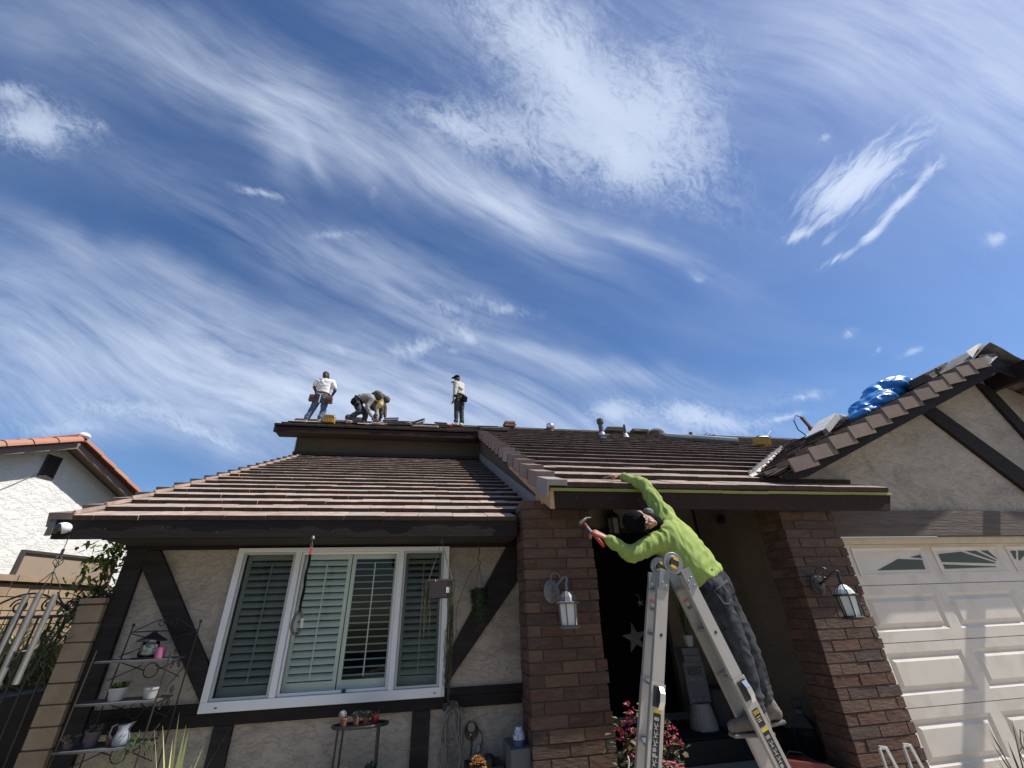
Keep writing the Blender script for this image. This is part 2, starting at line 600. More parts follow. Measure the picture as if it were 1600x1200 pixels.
M_tile_eave = mat('concrete_tile_eave', (0.3, 0.2, 0.15), 0.88, 0.75, 8.0, (0.13, 0.10, 0.08),
                  rand=[(0.34, 0.25, 0.20), (0.38, 0.28, 0.23), (0.31, 0.235, 0.19), (0.36, 0.26, 0.205)],
                  tone=True, bump=0.5, bump_scale=30, bump_dist=0.008, stain=((0.17, 0.15, 0.10), 3.0, 0.6))
M_rake = mat('rake_tile', (0.23, 0.17, 0.145), 0.85, 0.6, 6.0, (0.14, 0.105, 0.09),
             rand=[(0.20, 0.15, 0.13), (0.25, 0.19, 0.165), (0.22, 0.16, 0.135), (0.27, 0.205, 0.175)], bump=0.35, bump_scale=26, bump_dist=0.006)
M_rake_grey = mat('rake_tile_grey', (0.16, 0.13, 0.115), 0.85, 0.6, 5.0, (0.10, 0.08, 0.07),
                  rand=[(0.165, 0.115, 0.09), (0.20, 0.145, 0.115), (0.14, 0.10, 0.082)], bump=0.35, bump_scale=26, bump_dist=0.006)
M_tedge = mat('tile_edge_shade', (0.075, 0.055, 0.045), 0.95, 0.6, 12, (0.03, 0.022, 0.02), bump=0.5, bump_scale=40, spec=0.1)  # darker colour on the tiles' front faces paints in the shade under each course
M_deck = mat('roof_felt', (0.035, 0.03, 0.028), 0.95, 0.4)
M_flash = mat('grey_flashing', (0.23, 0.225, 0.22), 0.55, 0.5, 4.0, (0.13, 0.12, 0.11), bump=0.2, bump_scale=20)
M_valley = mat('valley_metal', (0.62, 0.58, 0.52), 0.45, 0.6, 9.0, (0.35, 0.30, 0.25), metallic=0.2, bump=0.4, bump_scale=25)
M_clere = mat('brown_clerestory', (0.075, 0.060, 0.040), 0.85, 0.6, 1.6, (0.050, 0.042, 0.028), bump=0.3, bump_scale=14)
BRICKS = [(0.068, 0.029, 0.017), (0.119, 0.06, 0.034), (0.052, 0.031, 0.023), (0.147, 0.084, 0.05), (0.085, 0.035, 0.02), (0.059, 0.037, 0.028), (0.128, 0.063, 0.036), (0.045, 0.029, 0.023), (0.101, 0.055, 0.034)]
M_brick = mat('brick', (0.2, 0.1, 0.06), 0.85, 0.55, 9.0, (0.085, 0.050, 0.042), rand=BRICKS, bump=1.0, bump_scale=16,
              bump_dist=0.012, stretch=(1, 1, 3.2), stain=((0.17, 0.13, 0.105), 5.0, 0.35))
M_mortar = mat('mortar', (0.095, 0.070, 0.056), 0.95, 0.4, 20)
M_white = mat('white_vinyl', (0.74, 0.74, 0.75), 0.4, 0.12, 3.0, (0.55, 0.53, 0.50))
M_concrete = mat('concrete', (0.42, 0.37, 0.31), 0.9, 0.5, 1.5, (0.24, 0.22, 0.2), bump=0.2, bump_scale=60)
M_black = mat('black_paint', (0.012, 0.011, 0.012), 0.5, 0.2)
M_iron = mat('wrought_iron', (0.020, 0.018, 0.018), 0.5, 0.4, 12, (0.05, 0.035, 0.025))

# ---- ground
b = MB(); b.bx(-150, 150, -150, 150, -0.5, 0.0)
b.build('ground', mat('ground', (0.20, 0.17, 0.12), 0.95, 0.7, 0.8, (0.10, 0.13, 0.05), bump=0.3, bump_scale=12), origin=(0, 0, -0.5), kind='structure')
b = MB(); b.bx(-1.6, 12.5, -9, 4.3, 0.004, 0.035)
b.build('driveway', M_concrete, origin=(5, -2, 0), kind='structure')
b = MB(); b.bx(0.87, 3.93, 3.9, 5.95, 0.036, 0.15)
b.build('porch_floor', M_concrete, origin=(2, 5, 0), kind='structure')
b = MB(); b.bx(-60, 60, -18, -9.2, 0.004, 0.03)
b.build('road', mat('asphalt', (0.055, 0.055, 0.055), 0.9, 0.4, 3.0), origin=(0, -13, 0), kind='structure')

# ---- the house
H = thing('house', (0, 5, 0), 'brown half-timbered house with tiled roofs, stucco walls and a white four-part window', 'house')

S_L, YL0, ZL0 = 0.4377, 4.25, 2.355          # left wing roof plane
S_M, YM0, ZM0 = 0.495, 3.77, 2.575           # main roof plane
S_G, XG0, ZG0, XGR = 0.435, 3.74, 2.83, 7.90  # garage roof plane (rises along x) and its ridge
YG = 3.82
RIDGE = 10.9
zl = lambda y: ZL0 + S_L * (y - YL0)
zm = lambda y: ZM0 + S_M * (y - YM0)
zg = lambda x: ZG0 + S_G * (x - XG0) if x <= XGR else ZG0 + S_G * (2 * XGR - x - XG0)
xval = lambda y: XG0 + (zm(y) - ZG0) / S_G
yval = lambda x: YM0 + (zg(x) - ZM0) / S_M
YC = 10.0                                     # clerestory wall
YE = 9.62                                     # eave of the upper left roof

# front wall of the left wing with an opening for the window
WX0, WX1, WZ0, WZ1 = -1.770, 0.235, 0.868, 2.162
b = MB()
b.bx(-2.71, WX0 + .02, 4.80, 4.95, 0, 2.35); b.bx(WX1 - .02, 1.52, 4.80, 4.95, 0, 2.35)
b.bx(WX0 + .02, WX1 - .02, 4.80, 4.95, 0, WZ0 + .02); b.bx(WX0 + .02, WX1 - .02, 4.80, 4.95, WZ1 - .02, 2.35)
b.build('front_wall', M_stucco, H)
b = MB()
b.bx(-2.71, -2.56, 4.95, 10.15, 0, 2.45)
b.prism([(-2.71, 4.95, 2.45), (-2.71, 10.15, 2.45), (-2.71, 10.15, zl(10.15) - .12), (-2.71, 4.95, zl(4.95) - .12)], (0.15, 0, 0))
b.build('side_wall', M_stucco, H)
# room behind the window
b = MB(); b.bx(-2.5, 1.5, 6.3, 6.35, 0, 2.4); b.bx(-2.5, -2.45, 4.95, 6.3, 0, 2.4); b.bx(1.45, 1.5, 4.95, 6.3, 0, 2.4)
b.bx(-2.5, 1.5, 4.95, 6.35, 2.36, 2.40); b.bx(-2.5, 1.5, 4.95, 6.3, 0.3, 0.34)
b.build('room_wall', mat('room', (0.02, 0.02, 0.02), 0.9), H)


def timber(pts, y0, y1, m_=None, **k):
    q = MB(); q.prism([(x, y0, z) for x, z in pts], (0, y1 - y0, 0))
    return q.build('timber', m_ or M_timber, H, bevel=0.004, **k)

timber([(-2.715, 0), (-2.56, 0), (-2.56, 2.17), (-2.715, 2.17)], 4.752, 4.80)
timber([(-2.62, 2.139), (-2.452, 2.139), (-1.775, 1.19), (-1.775, 0.935), (-2.557, 1.985)], 4.757, 4.80)
timber([(-2.555, 0.775), (1.0, 0.775), (1.0, 0.866), (0.24, 0.866), (-2.555, 0.866)], 4.760, 4.80, M_timber_h)
timber([(0.237, 0.8665), (1.0, 0.8665), (1.0, 0.925), (0.237, 0.925)], 4.7602, 4.80, M_timber_h)
timber([(-2.555, 0.8665), (-1.7725, 0.8665), (-1.7725, 0.932), (-2.555, 0.932)], 4.7602, 4.80, M_timber_h)
timber([(-1.63, 0), (-1.485, 0), (-1.485, 0.774), (-1.63, 0.774)], 4.755, 4.80)
timber([(-0.04, 0), (0.115, 0), (0.115, 0.774), (-0.04, 0.774)], 4.755, 4.80)
timber([(0.84, 2.138), (1.0, 2.138), (1.0, 1.86), (0.30, 1.01), (0.24, 0.926), (0.24, 1.16)], 4.757, 4.80)
timber([(-2.74, 2.140), (1.0, 2.140), (1.0, 2.21), (-2.74, 2.21)], 4.735, 4.80, M_timber_h)
# soffit and fascia of the left wing
b = MB(); b.bx(-2.70, 0.866, 4.312, 4.80, 2.172, 2.188)
b.build('soffit', mat('dark_soffit', (0.03, 0.022, 0.02), 0.8), H)
b = MB(); b.bx(-3.035, 0.866, 4.272, 4.310, 2.168, 2.322)
b.build('fascia_board', M_timber_h, H, bevel=0.003)
b = MB(); b.prism([(-3.08, 4.262, 2.19), (-3.08, 4.262, 2.335), (-3.08, 10.0, zl(10.0) - .03), (-3.08, 10.0, zl(10.0) - .175)], (0.042, 0, 0))
b.build('barge_board', mat('barge_grey', (0.10, 0.09, 0.085), 0.6, 0.4), H)


# ---- tiles: a few shared meshes
def tile_mesh(w_, L, th, seed, m_):
    r = random.Random(seed)
    q = MB()
    n = 3
    vs = []
    for j in range(n + 1):
        x = w_ * j / n
        e = r.uniform(-.006, .006)
        for (y, z) in ((e, -th), (e, 0.0), (0.05, 0.0035 + r.uniform(-.001, .002)), (L, 0.0), (L, -th * .6)):
            vs.append((x, y, z))
    fs = []
    for j in range(n):
        for k in range(5):
            a0, a1 = j * 5 + k, j * 5 + (k + 1) % 5
            fs.append((a0, a1, a1 + 5, a0 + 5))
    fs.append((4, 3, 2, 1, 0)); fs.append(tuple(n * 5 + k for k in range(5)))
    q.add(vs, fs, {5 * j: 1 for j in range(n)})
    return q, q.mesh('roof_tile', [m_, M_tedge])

TH = 0.040
def variants(w_, L, m_, th=TH, k=4, s0=0):
    return [tile_mesh(w_, L, th, s0 + i, m_) for i in range(k)]


def row(parent, i_parts, MBs, x0, x1, y, zf, slope, e, w_, vars_, drop, start=0.0, keep=True):
    """one course along +x at depth y; individual tiles when keep, else joined into MBs"""
    th = atan(slope)
    tilt = th - atan(drop / (e * 1.1))
    x = x0 - start
    while x < x1 - 0.02:
        xa, xb = max(x, x0), min(x + w_, x1)
        if xb - xa > 0.03:
            q, me = random.choice(vars_)
            sx = (xb - xa - 0.005) / w_
            jt = tilt + rnd(-.008, .008)
            M = Matrix.Translation((xa, y + rnd(-.004, .004), zf(y) + rnd(-.002, .003))) @ Matrix.Rotation(rnd(-.006, .006), 4, 'Z') @ Matrix.Rotation(jt, 4, 'X') @ Matrix.Diagonal((sx, 1, 1, 1))
            if keep:
                inst('tile', me, parent, M)
            else:
                MBs.tone = random.random()
                MBs.add([M @ Vector(p) for p in q.v], q.f, q.mi)
        x += w_


# left wing roof
b = MB(); b.prism([(-3.03, 4.30, zl(4.30) - .075), (-3.03, YC, zl(YC) - .075), (-3.03, YC, zl(YC) - .09), (-3.03, 4.30, zl(4.30) - .09)], (0.866 + 3.03, 0, 0))
b.prism([(0.866, 4.51, zl(4.51) - .075), (0.866, YC, zl(YC) - .075), (0.866, YC, zl(YC) - .09), (0.866, 4.51, zl(4.51) - .09)], (0.30, 0, 0))
RL = b.build('roof', M_deck, H, label='left wing roof of faded tan tiles')
v_left = variants(0.335, 0.42, M_tile, s0=10)
e_l = 0.318
i = 0
y = YL0
while y < YC - 0.05:
    row(RL, None, None, -2.93, 0.862 if y < 4.50 else 1.135, y, zl, S_L, e_l, 0.335, v_left, TH, start=(0.0 if i % 2 else 0.167) + rnd(0, .03), keep=True)
    y += e_l; i += 1
NL = i


def rake_mesh(L, top, side, th, s_, m_, seed=0):
    """L-shaped edge tile: local x across, y up the slope; the drop is on side s_ (-1 or +1)"""
    q = MB()
    o = 0.012
    for (x0, x1, z0, z1, t0, t1) in ((0, top, -max(th, .055), 0, 0, 0), (-th, 0, -side, 0, 0, 0)):
        A = [(x0, 0, z0), (x1, 0, z0), (x1, 0, z1), (x0, 0, z1)]
        Bk = [(x0 + (o if x0 < 0 else 0), L, z0), (x1, L, z0), (x1, L, z1 - .006), (x0 + (o if x0 < 0 else 0), L, z1 - .006)]
        vs = [(p[0] * -s_, p[1], p[2]) for p in A + Bk]
        fs = [(0, 1, 2, 3), (7, 6, 5, 4), (0, 4, 5, 1), (1, 5, 6, 2), (2, 6, 7, 3), (3, 7, 4, 0)]
        if s_ > 0:
            pass
        else:
            fs = [tuple(reversed(f)) for f in fs]
        fs = [tuple(reversed(f)) for f in fs]
        q.add(vs, fs)
    return q.mesh('rake_tile', m_)

# left edge tiles of the left wing
rk = rake_mesh(0.40, 0.16, 0.115, 0.022, -1, M_rake)
y = YL0
th = atan(S_L)
for i in range(NL):
    til = th - atan(TH / e_l)
    inst('rake_tile', rk, RL, Matrix.Translation((-3.085, y + rnd(-.004, .004), zl(y) + .018)) @ Matrix.Rotation(til, 4, 'X'))
    y += e_l
# raised lead of the second line of edge tiles, as seen on the top of the rake
b = MB()
y = YL0
for i in range(NL):
    b.bar((-2.935, y + .01, zl(y) + .022), (-2.935, y + e_l + .03, zl(y + e_l) + .006), 0.022, 0.03)
    y += e_l
b.build('edge_batten', M_tile, RL)

# clerestory wall and the upper left roof
b = MB()
b.prism([(-3.12, YC, zl(YC) - .3), (1.16, YC, zl(YC) - .3), (1.16, YC, zm(YC) - .09), (-3.12, YC, zm(YC) - .09)], (0, 0.15, 0))
b.build('clerestory_wall', M_clere, H)
b = MB()
b.bx(-3.12, -3.105, 9.985, YC - .002, zl(YC) - .1, zm(YC) - .1)
b.build('corner_trim', M_white, H)
b = MB(); b.bx(-3.12, 1.13, 9.93, YC - .003, zl(YC) - .02, zl(YC) + .05)
b.build('base_flashing', M_deck, H)
# side wall under the main rake
b = MB(); b.prism([(1.16, 4.36, zl(4.36) - .1), (1.16, YC, zl(YC) - .1), (1.16, YC, zm(YC) - .07), (1.16, 4.36, zm(4.36) - .07)], (0.1, 0, 0))
b.build('side_wall', M_clere, H)
b = MB(); b.prism([(1.140, 4.36, zl(4.36) - .03), (1.140, YC - .08, zl(YC - .08) - .03), (1.140, YC - .08, zl(YC - .08) + .16), (1.140, 4.36, zl(4.36) + .14)], (0.018, 0, 0))
b.build('flashing', M_flash, H, label='grey step flashing along the higher roof')
b = MB(); b.bx(1.09, 1.14, 4.02, 4.34, 2.46, 2.60)
b.build('wood_block', M_newwood, H)

# upper deck, fascia
b = MB()
b.prism([(-3.52, YE + .03, zm(YE + .03) - .06), (-3.52, RIDGE, zm(RIDGE) - .06), (-3.52, RIDGE, zm(RIDGE) - .085), (-3.52, YE + .03, zm(YE + .03) - .085)], (4.5, 0, 0))
b.prism([(1.14, 3.86, zm(3.86) - .06), (1.14, 9.7, zm(9.7) - .06), (1.14, 9.7, zm(9.7) - .085), (1.14, 3.86, zm(3.86) - .085)], (0.12, 0, 0))
b.prism([(1.26, 3.86, zm(3.86) - .06), (1.26, RIDGE, zm(RIDGE) - .06), (1.26, RIDGE, zm(RIDGE) - .085), (1.26, 3.86, zm(3.86) - .085)], (2.4, 0, 0))
b.prism([(3.66, 3.86, zm(3.86) - .06), (3.66, 4.19, zm(4.19) - .06), (3.66, 4.19, zm(4.19) - .085), (3.66, 3.86, zm(3.86) - .085)], (1.26, 0, 0))
# main deck right of x=3.66 follows the valley
n = 12
ys = [4.19 + (RIDGE - 4.19) * k / n for k in range(n + 1)]
vs = []
for yy in ys:
    xr = min(12.5, max(3.7, xval(yy)) + .1)
    vs += [(3.66, yy, zm(yy) - .06), (xr, yy, zm(yy) - .06)]
b.add(vs, [(2 * k, 2 * k + 1, 2 * k + 3, 2 * k + 2) for k in range(n)])
b.prism([(-3.52, RIDGE, zm(RIDGE) - .06), (-3.52, RIDGE + 4.5, zm(RIDGE) - 2.3), (-3.52, RIDGE + 4.5, zm(RIDGE) - 2.33), (-3.52, RIDGE, zm(RIDGE) - .09)], (16.4, 0, 0))
RM = b.build('roof', M_deck, H, label='higher main roof of dark brown tiles')
b = MB(); b.bx(-3.52, 1.06, YE + .03, YE + .07, zm(YE) - .20, zm(YE) - .045)
b.build('fascia_board', M_fascia, H)
b = MB(); b.bx(-3.50, 1.06, YE + .07, YC, zm(YE) - .19, zm(YE) - .175)
b.build('soffit', mat('dark_soffit', (0.03, 0.022, 0.02), 0.8), H)
b = MB(); b.prism([(-3.53, YE + .02, zm(YE) - .20), (-3.53, YE + .02, zm(YE) - .045), (-3.53, RIDGE, zm(RIDGE) - .045), (-3.53, RIDGE, zm(RIDGE) - .20)], (0.04, 0, 0))
b.build('barge_board', M_fascia, H)

# main roof courses: first courses as single tiles, the receding rest joined
e_m = 0.40
v_eave = variants(0.335, 0.50, M_tile_eave, th=0.046, s0=30)
v_main = variants(0.335, 0.50, M_tile_dark, th=0.046, s0=50)
stuffM = MB()
i = 0
y = YM0
while y < RIDGE - 0.1:
    xr = 4.92 if i < 2 else min(11.5, xval(y + .12) - .06)
    row(RM, None, stuffM, 1.255, xr, y, zm, S_M, e_m, 0.335, v_eave if i < 3 else v_main, 0.046,
        start=(0.0 if i % 2 else 0.167) + rnd(0, .04), keep=(i < 7))
    y += e_m; i += 1
NM = i
y = YE
i = 0
while y < RIDGE - 0.1:
    row(RM, None, stuffM, -3.54, 1.2, y, zm, S_M, e_m, 0.335, v_main, 0.046, start=(0.0 if i % 2 else 0.167), keep=False)
    y += e_m; i += 1
# back slope
zb = lambda yy: zm(RIDGE) - S_M * (yy - RIDGE)
for i in range(9):
    yy = RIDGE + .38 + i * .4
    x = -3.52
    while x < 11:
        q, me = random.choice(v_main)
        M = Matrix.Translation((x + .33, yy, zb(yy))) @ Matrix.Rotation(pi, 4, 'Z') @ Matrix.Rotation(atan(S_M) - .1, 4, 'X')
        stuffM.tone = random.random(); stuffM.add([M @ Vector(p) for p in q.v], q.f, q.mi)
        x += .335
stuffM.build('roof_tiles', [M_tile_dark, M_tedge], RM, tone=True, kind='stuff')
# ridge: cut back to felt with a batten, part of the ridge capped
b = MB(); b.bx(-3.52, 12.4, RIDGE - .03, RIDGE + .03, zm(RIDGE) - .05, zm(RIDGE) + .03)
b.build('ridge_batten', M_deck, RM)
rkm = rake_mesh(0.48, 0.175, 0.165, 0.022, -1, M_rake)
rkn = rake_mesh(0.48, 0.175, 0.165, 0.022, -1, mat('rake_tile_new', (0.27, 0.24, 0.235), 0.8, 0.3, 5.0, (0.22, 0.19, 0.18), bump=0.2, bump_scale=30))
y = YM0 - .02
for i in range(15):
    inst('rake_tile', rkn if i in (0, 5) else rkm, RM, Matrix.Translation((1.085 + rnd(-.004, .004), y, zm(y) + .026)) @ Matrix.Rotation(rnd(-.01, .01), 4, 'Z') @ Matrix.Rotation(atan(S_M) - atan(.046 / e_m / 1.1), 4, 'X'))
    y += e_m
# barge boards under the rake: new wood at the bottom, painted above
b = MB(); b.prism([(1.092, 3.825, zm(3.825) - .265), (1.092, 3.825, zm(3.825) - .10), (1.092, 5.85, zm(5.85) - .10), (1.092, 5.85, zm(5.85) - .245)], (0.045, 0, 0))
b.build('barge_board', M_newwood, H, bevel=0.002, label='new unpainted pine barge board')
b = MB(); b.prism([(1.094, 5.852, zm(5.85) - .235), (1.094, 5.852, zm(5.85) - .10), (1.094, 9.75, zm(9.75) - .10), (1.094, 9.75, zm(9.75) - .235)], (0.040, 0, 0))
b.build('barge_board', M_fascia, H)

# porch fascia, lime drip edge, eave blocking
b = MB(); b.prism([(1.138, 3.822, 2.343), (4.862, 3.822, 2.343), (4.955, 3.822, 2.505), (1.138, 3.822, 2.505)], (0, 0.042, 0))
b.build('fascia_board', M_fascia, H, bevel=0.002, label='wide brown porch fascia board')
b = MB()
xx = 1.10
prev = 0.0
for seg in ((1.10, 2.9, 0.0), (2.9, 3.42, -.003), (3.42, 4.3, .002), (4.3, 4.965, .004)):
    b.bx(seg[0], seg[1] - .001, 3.806, 3.865, 2.5065, 2.5265 + seg[2])
    b.bx(seg[0], seg[1] - .001, 3.804, 3.8195, 2.500 + seg[2], 2.5065)
b.build('drip_edge', M_green, H, label='lime green drip edge over the porch fascia')
b = MB()
R_y = Matrix(((1, 0, 0), (0, 0, -1), (0, 1, 0)))
for k in range(11):
    b.lathe([(.005, 0), (.004, .002)], (1.35 + k * .33 + rnd(-.05, .05), 3.8215, 2.44 + rnd(-.03, .03)), 8, R_y)
for k in range(8):
    b.lathe([(.004, 0), (.003, .002)], (-2.7 + k * .45 + rnd(-.05, .05), 4.2715, 2.25 + rnd(-.04, .04)), 8, R_y)
b.build('nail_heads', mat('nail_grey', (0.12, 0.11, 0.10), 0.6), H, kind='stuff')
b = MB(); b.bx(1.10, 4.93, 3.812, 3.86, 2.5315, 2.552)
b.build('eave_strip', M_fascia, H)
b = MB(); b.bx(1.3, 4.6, 4.05, 4.19, 2.47, 2.60)
b.build('porch_beam', M_fascia, H)

# porch walls
b = MB(); b.bx(1.52, 3.98, 5.95, 6.1, 0.0, 3.55)
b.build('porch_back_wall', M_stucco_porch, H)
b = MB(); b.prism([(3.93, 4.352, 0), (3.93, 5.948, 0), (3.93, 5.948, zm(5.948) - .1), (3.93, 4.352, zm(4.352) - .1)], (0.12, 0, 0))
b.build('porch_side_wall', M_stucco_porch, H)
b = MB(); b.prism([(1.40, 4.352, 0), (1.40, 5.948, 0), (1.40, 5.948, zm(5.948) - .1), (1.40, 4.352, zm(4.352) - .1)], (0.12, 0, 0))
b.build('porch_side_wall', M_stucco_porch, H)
b = MB(); b.bx(3.905, 3.929, 5.92, 5.949, 0.15, 3.5)
b.build('corner_trim', M_timber, H)
b = MB(); b.bx(1.7, 3.929, 4.95, 5.949, 0.151, 0.33)
b.build('door_step', mat('dark_step', (0.020, 0.018, 0.016), 0.8, 0.4), H, bevel=0.01)

# front door
b = MB(); b.bx(1.75, 3.12, 5.90, 5.949, 0.34, 2.49)
FD = b.build('front_door', mat('black_door', (0.003, 0.003, 0.003), 0.75, 0.2, spec=0.05), H)
b = MB(); b.bx(1.70, 3.17, 5.885, 5.9, 2.46, 2.50); b.bx(3.12, 3.17, 5.885, 5.9, 0.34, 2.459)
b.build('door_frame', M_black, FD)
b = MB()
b.bx(1.70, 3.3, 5.880, 5.948, 0.331, 0.40)
b.build('threshold', mat('grey_threshold', (0.22, 0.21, 0.2), 0.7), FD)

# ---- window of the left wing
Wn = MB(); fr = 0.055
Wn.bx(WX0, WX1, 4.735, 4.83, WZ1 - fr, WZ1); Wn.bx(WX0, WX1, 4.735, 4.83, WZ0, WZ0 + fr * 1.35)
Wn.bx(WX0, WX0 + fr, 4.735, 4.83, WZ0 + fr * 1.35, WZ1 - fr); Wn.bx(WX1 - fr, WX1, 4.735, 4.83, WZ0 + fr * 1.35, WZ1 - fr)
WIN = Wn.build('window', M_white, H, bevel=0.004)
for xm in (-1.225, -0.246):
    q = MB(); q.bx(xm - .026, xm + .026, 4.742, 4.83, WZ0 + fr * 1.35, WZ1 - fr)
    q.build('mullion', M_white, WIN, bevel=0.003)
zb0, zt0 = WZ0 + fr * 1.35, WZ1 - fr
M_sashgrey = mat('sash_grey', (0.42, 0.43, 0.43), 0.5)
for (xa, xb, scr) in ((WX0 + fr, -1.251, 1), (-1.199, -0.272, 0), (-0.220, WX1 - fr, 1)):
    q = MB(); t = 0.022
    ym = 4.752 if scr else 4.775
    q.bx(xa + .003, xb - .003, ym, ym + .02, zt0 - t, zt0 - .002); q.bx(xa + .003, xb - .003, ym, ym + .02, zb0 + .002, zb0 + t)
    q.bx(xa + .003, xa + t, ym, ym + .02, zb0 + t, zt0 - t); q.bx(xb - t, xb - .003, ym, ym + .02, zb0 + t, zt0 - t)
    q.build('sash', M_sashgrey if scr else M_white, WIN)
    q = MB(); q.add([(xa + t, ym + .012, zb0 + t), (xb - t, ym + .012, zb0 + t), (xb - t, ym + .012, zt0 - t), (xa + t, ym + .012, zt0 - t)], [(0, 1, 2, 3)])
    if scr:
        q.build('insect_screen', glass('insect_screen', (0.66, 0.67, 0.67), 0.5, 0.0, 0.15, (0.06, 0.063, 0.065), fk=0.05), WIN)
    q = MB(); q.add([(xa + .01, 4.792, zb0), (xb - .01, 4.792, zb0), (xb - .01, 4.792, zt0), (xa + .01, 4.792, zt0)], [(0, 1, 2, 3)])
    q.build('pane', glass('window_glass', (0.83, 0.88, 0.845), 0.008, 0.015, fk=0.35), WIN)
# plantation shutters behind the glass
M_shut = mat('shutter_white', (0.74, 0.78, 0.73), 0.5)
groups = [(WX0 + .06, -1.50, 0, 8), (-1.50, -1.23, 0, 8), (-1.19, -0.735, 1, 5), (-0.725, -0.28, 2, 5), (-0.21, 0.0, 0, 8), (0.0, WX1 - .06, 0, 8)]
groups = [(WX0 + .06, -1.235, 0), (-1.19, -0.738, 1), (-0.728, -0.28, 2), (-0.21, WX1 - .06, 3)]
for gi, (xa, xb, md) in enumerate(groups):
    q = MB(); st = 0.035
    q.bx(xa, xa + st, 4.86, 4.885, zb0 - .02, zt0 + .02); q.bx(xb - st, xb, 4.86, 4.885, zb0 - .02, zt0 + .02)
    q.bx(xa + st, xb - st, 4.86, 4.885, zt0 - .06, zt0 + .02); q.bx(xa + st, xb - st, 4.86, 4.885, zb0 - .02, zb0 + .085)
    q.build('shutter_frame', M_shut, WIN)
    ns = 17
    za, zz = zb0 + .09, zt0 - .065
    me = None
    for k in range(ns):
        zc = za + (zz - za) * (k + .5) / ns
        ang = {0: radians(44), 1: radians(50), 2: radians(4), 3: radians(40)}[md] + rnd(-.03, .03)
        if md == 3 and k < 5:
            ang = radians(48)
        if me is None:
            qs = MB(); hw = (xb - xa) / 2 - st - .002
            vs = []
            prof = [(-.032, 0), (-.012, .0045), (.012, .0045), (.032, 0), (.012, -.0045), (-.012, -.0045)]
            for xs in (-hw, hw):
                vs += [(xs, p, r_) for p, r_ in prof]
            qs.add(vs, [(i_, (i_ + 1) % 6, (i_ + 1) % 6 + 6, i_ + 6) for i_ in range(6)] + [(5, 4, 3, 2, 1, 0), (6, 7, 8, 9, 10, 11)])
            me = qs.mesh('slat', M_shut)
        inst('slat', me, WIN, Matrix.Translation(((xa + xb) / 2, 4.872, zc)) @ Matrix.Rotation(ang, 4, 'X'))
    q = MB(); xc = (xa + xb) / 2
    q.bx(xc - .005, xc + .005, 4.832, 4.840, za + .02, zz - .03)
    q.build('tilt_rod', M_shut, WIN)
q = MB(); q.bx(WX0 + .12, WX0 + .14, 4.731, 4.735, WZ0 + .028, WZ0 + .036); q.bx(WX1 - .10, WX1 - .08, 4.731, 4.735, WZ0 + .028, WZ0 + .036)
q.bx(-0.66, -0.63, 4.745, 4.775, zb0, zb0 + .03)
q.build('weep_slot', M_black, WIN)

# ---- brick piers
def brick_mesh(lx, ly, lz, seed):
    r = random.Random(seed)
    q = MB(); c = 0.004
    j = lambda a=.0035: r.uniform(-a, a)
    vs = []
    for z in (0, lz):
        for x, yy in ((0, 0), (lx, 0), (lx, ly), (0, ly)):
            vs.append((x + j(.002), yy + (j() if yy == 0 else 0), z + j(.0015)))
    q.add(vs, [(0, 3, 2, 1), (4, 5, 6, 7), (0, 1, 5, 4), (1, 2, 6, 5), (2, 3, 7, 6), (3, 0, 4, 7)])
    return q.mesh('brick', M_brick)

CH = 0.0905
def pier(x0, x1, y0, y1, ztop, label, seed):
    t = thing('brick_column', ((x0 + x1) / 2, y0, 0), label, 'brick column', 'brick columns of the porch')
    q = MB(); q.bx(x0 + .009, x1 - .009, y0 + .009, y1 - .004, 0, ztop - .01)
    q.build('mortar', M_mortar, t)
    r = random.Random(seed)
    Wd = x1 - x0; Dp = y1 - y0; jn = .012
    cache = {}
    def put(xa, xb, ya, yb, z, h):
        k = (round(xb - xa, 2), round(yb - ya, 2), r.randrange(3))
        if k not in cache:
            cache[k] = brick_mesh(k[0], k[1], h, len(cache) + seed * 50)
        M = Matrix.Translation((xa + r.uniform(-.004, .004), ya + r.uniform(-.004, .003), z)) @ Matrix.Diagonal(((xb - xa) / k[0], (yb - ya) / k[1], 1, 1))
        inst('brick', cache[k], t, M)
    z = ztop - CH * int(ztop / CH)
    row_ = 0
    while z < ztop - .02:
        h = CH - jn
        A = row_ % 2
        wob = r.uniform(-.012, .012)
        off = r.uniform(-.02, .02)
        if A:
            cuts = [0, .298 + off, .596 + off, Wd + wob]
            yc0 = .095
        else:
            cuts = [0, .125 + off, .425 + off, Wd + wob]
            yc0 = .095
        for k in range(len(cuts) - 1):
            put(x0 + cuts[k] + (jn / 2 if k else 0), x0 + cuts[k + 1] - (jn / 2 if k < len(cuts) - 2 else 0), y0, y0 + .095, z, h)
        cy = [yc0, .20 if A else .30, Dp]
        for k in range(2):
            put(x0 + r.uniform(-.003, .003), x0 + .09, y0 + cy[k] + jn / 2, y0 + cy[k + 1] - (jn / 2 if k == 0 else 0), z, h)
        if x1 > 3:
            for k in range(2):
                put(x1 - .09, x1, y0 + cy[k] + jn / 2, y0 + cy[k + 1] - (jn / 2 if k == 0 else 0), z, h)
        else:
            put(x1 - .09, x1, y0 + .095 + jn / 2, y1, z, h)
        z += CH; row_ += 1
    return t

pier(0.900, 1.581, 4.15, 4.50, 2.50, 'dark red brick column carrying a grey lantern, left of the front door', 3)
pier(3.640, 4.305, 4.0, 4.35, 2.46, 'brown brick column between the front door and the white garage door', 5)

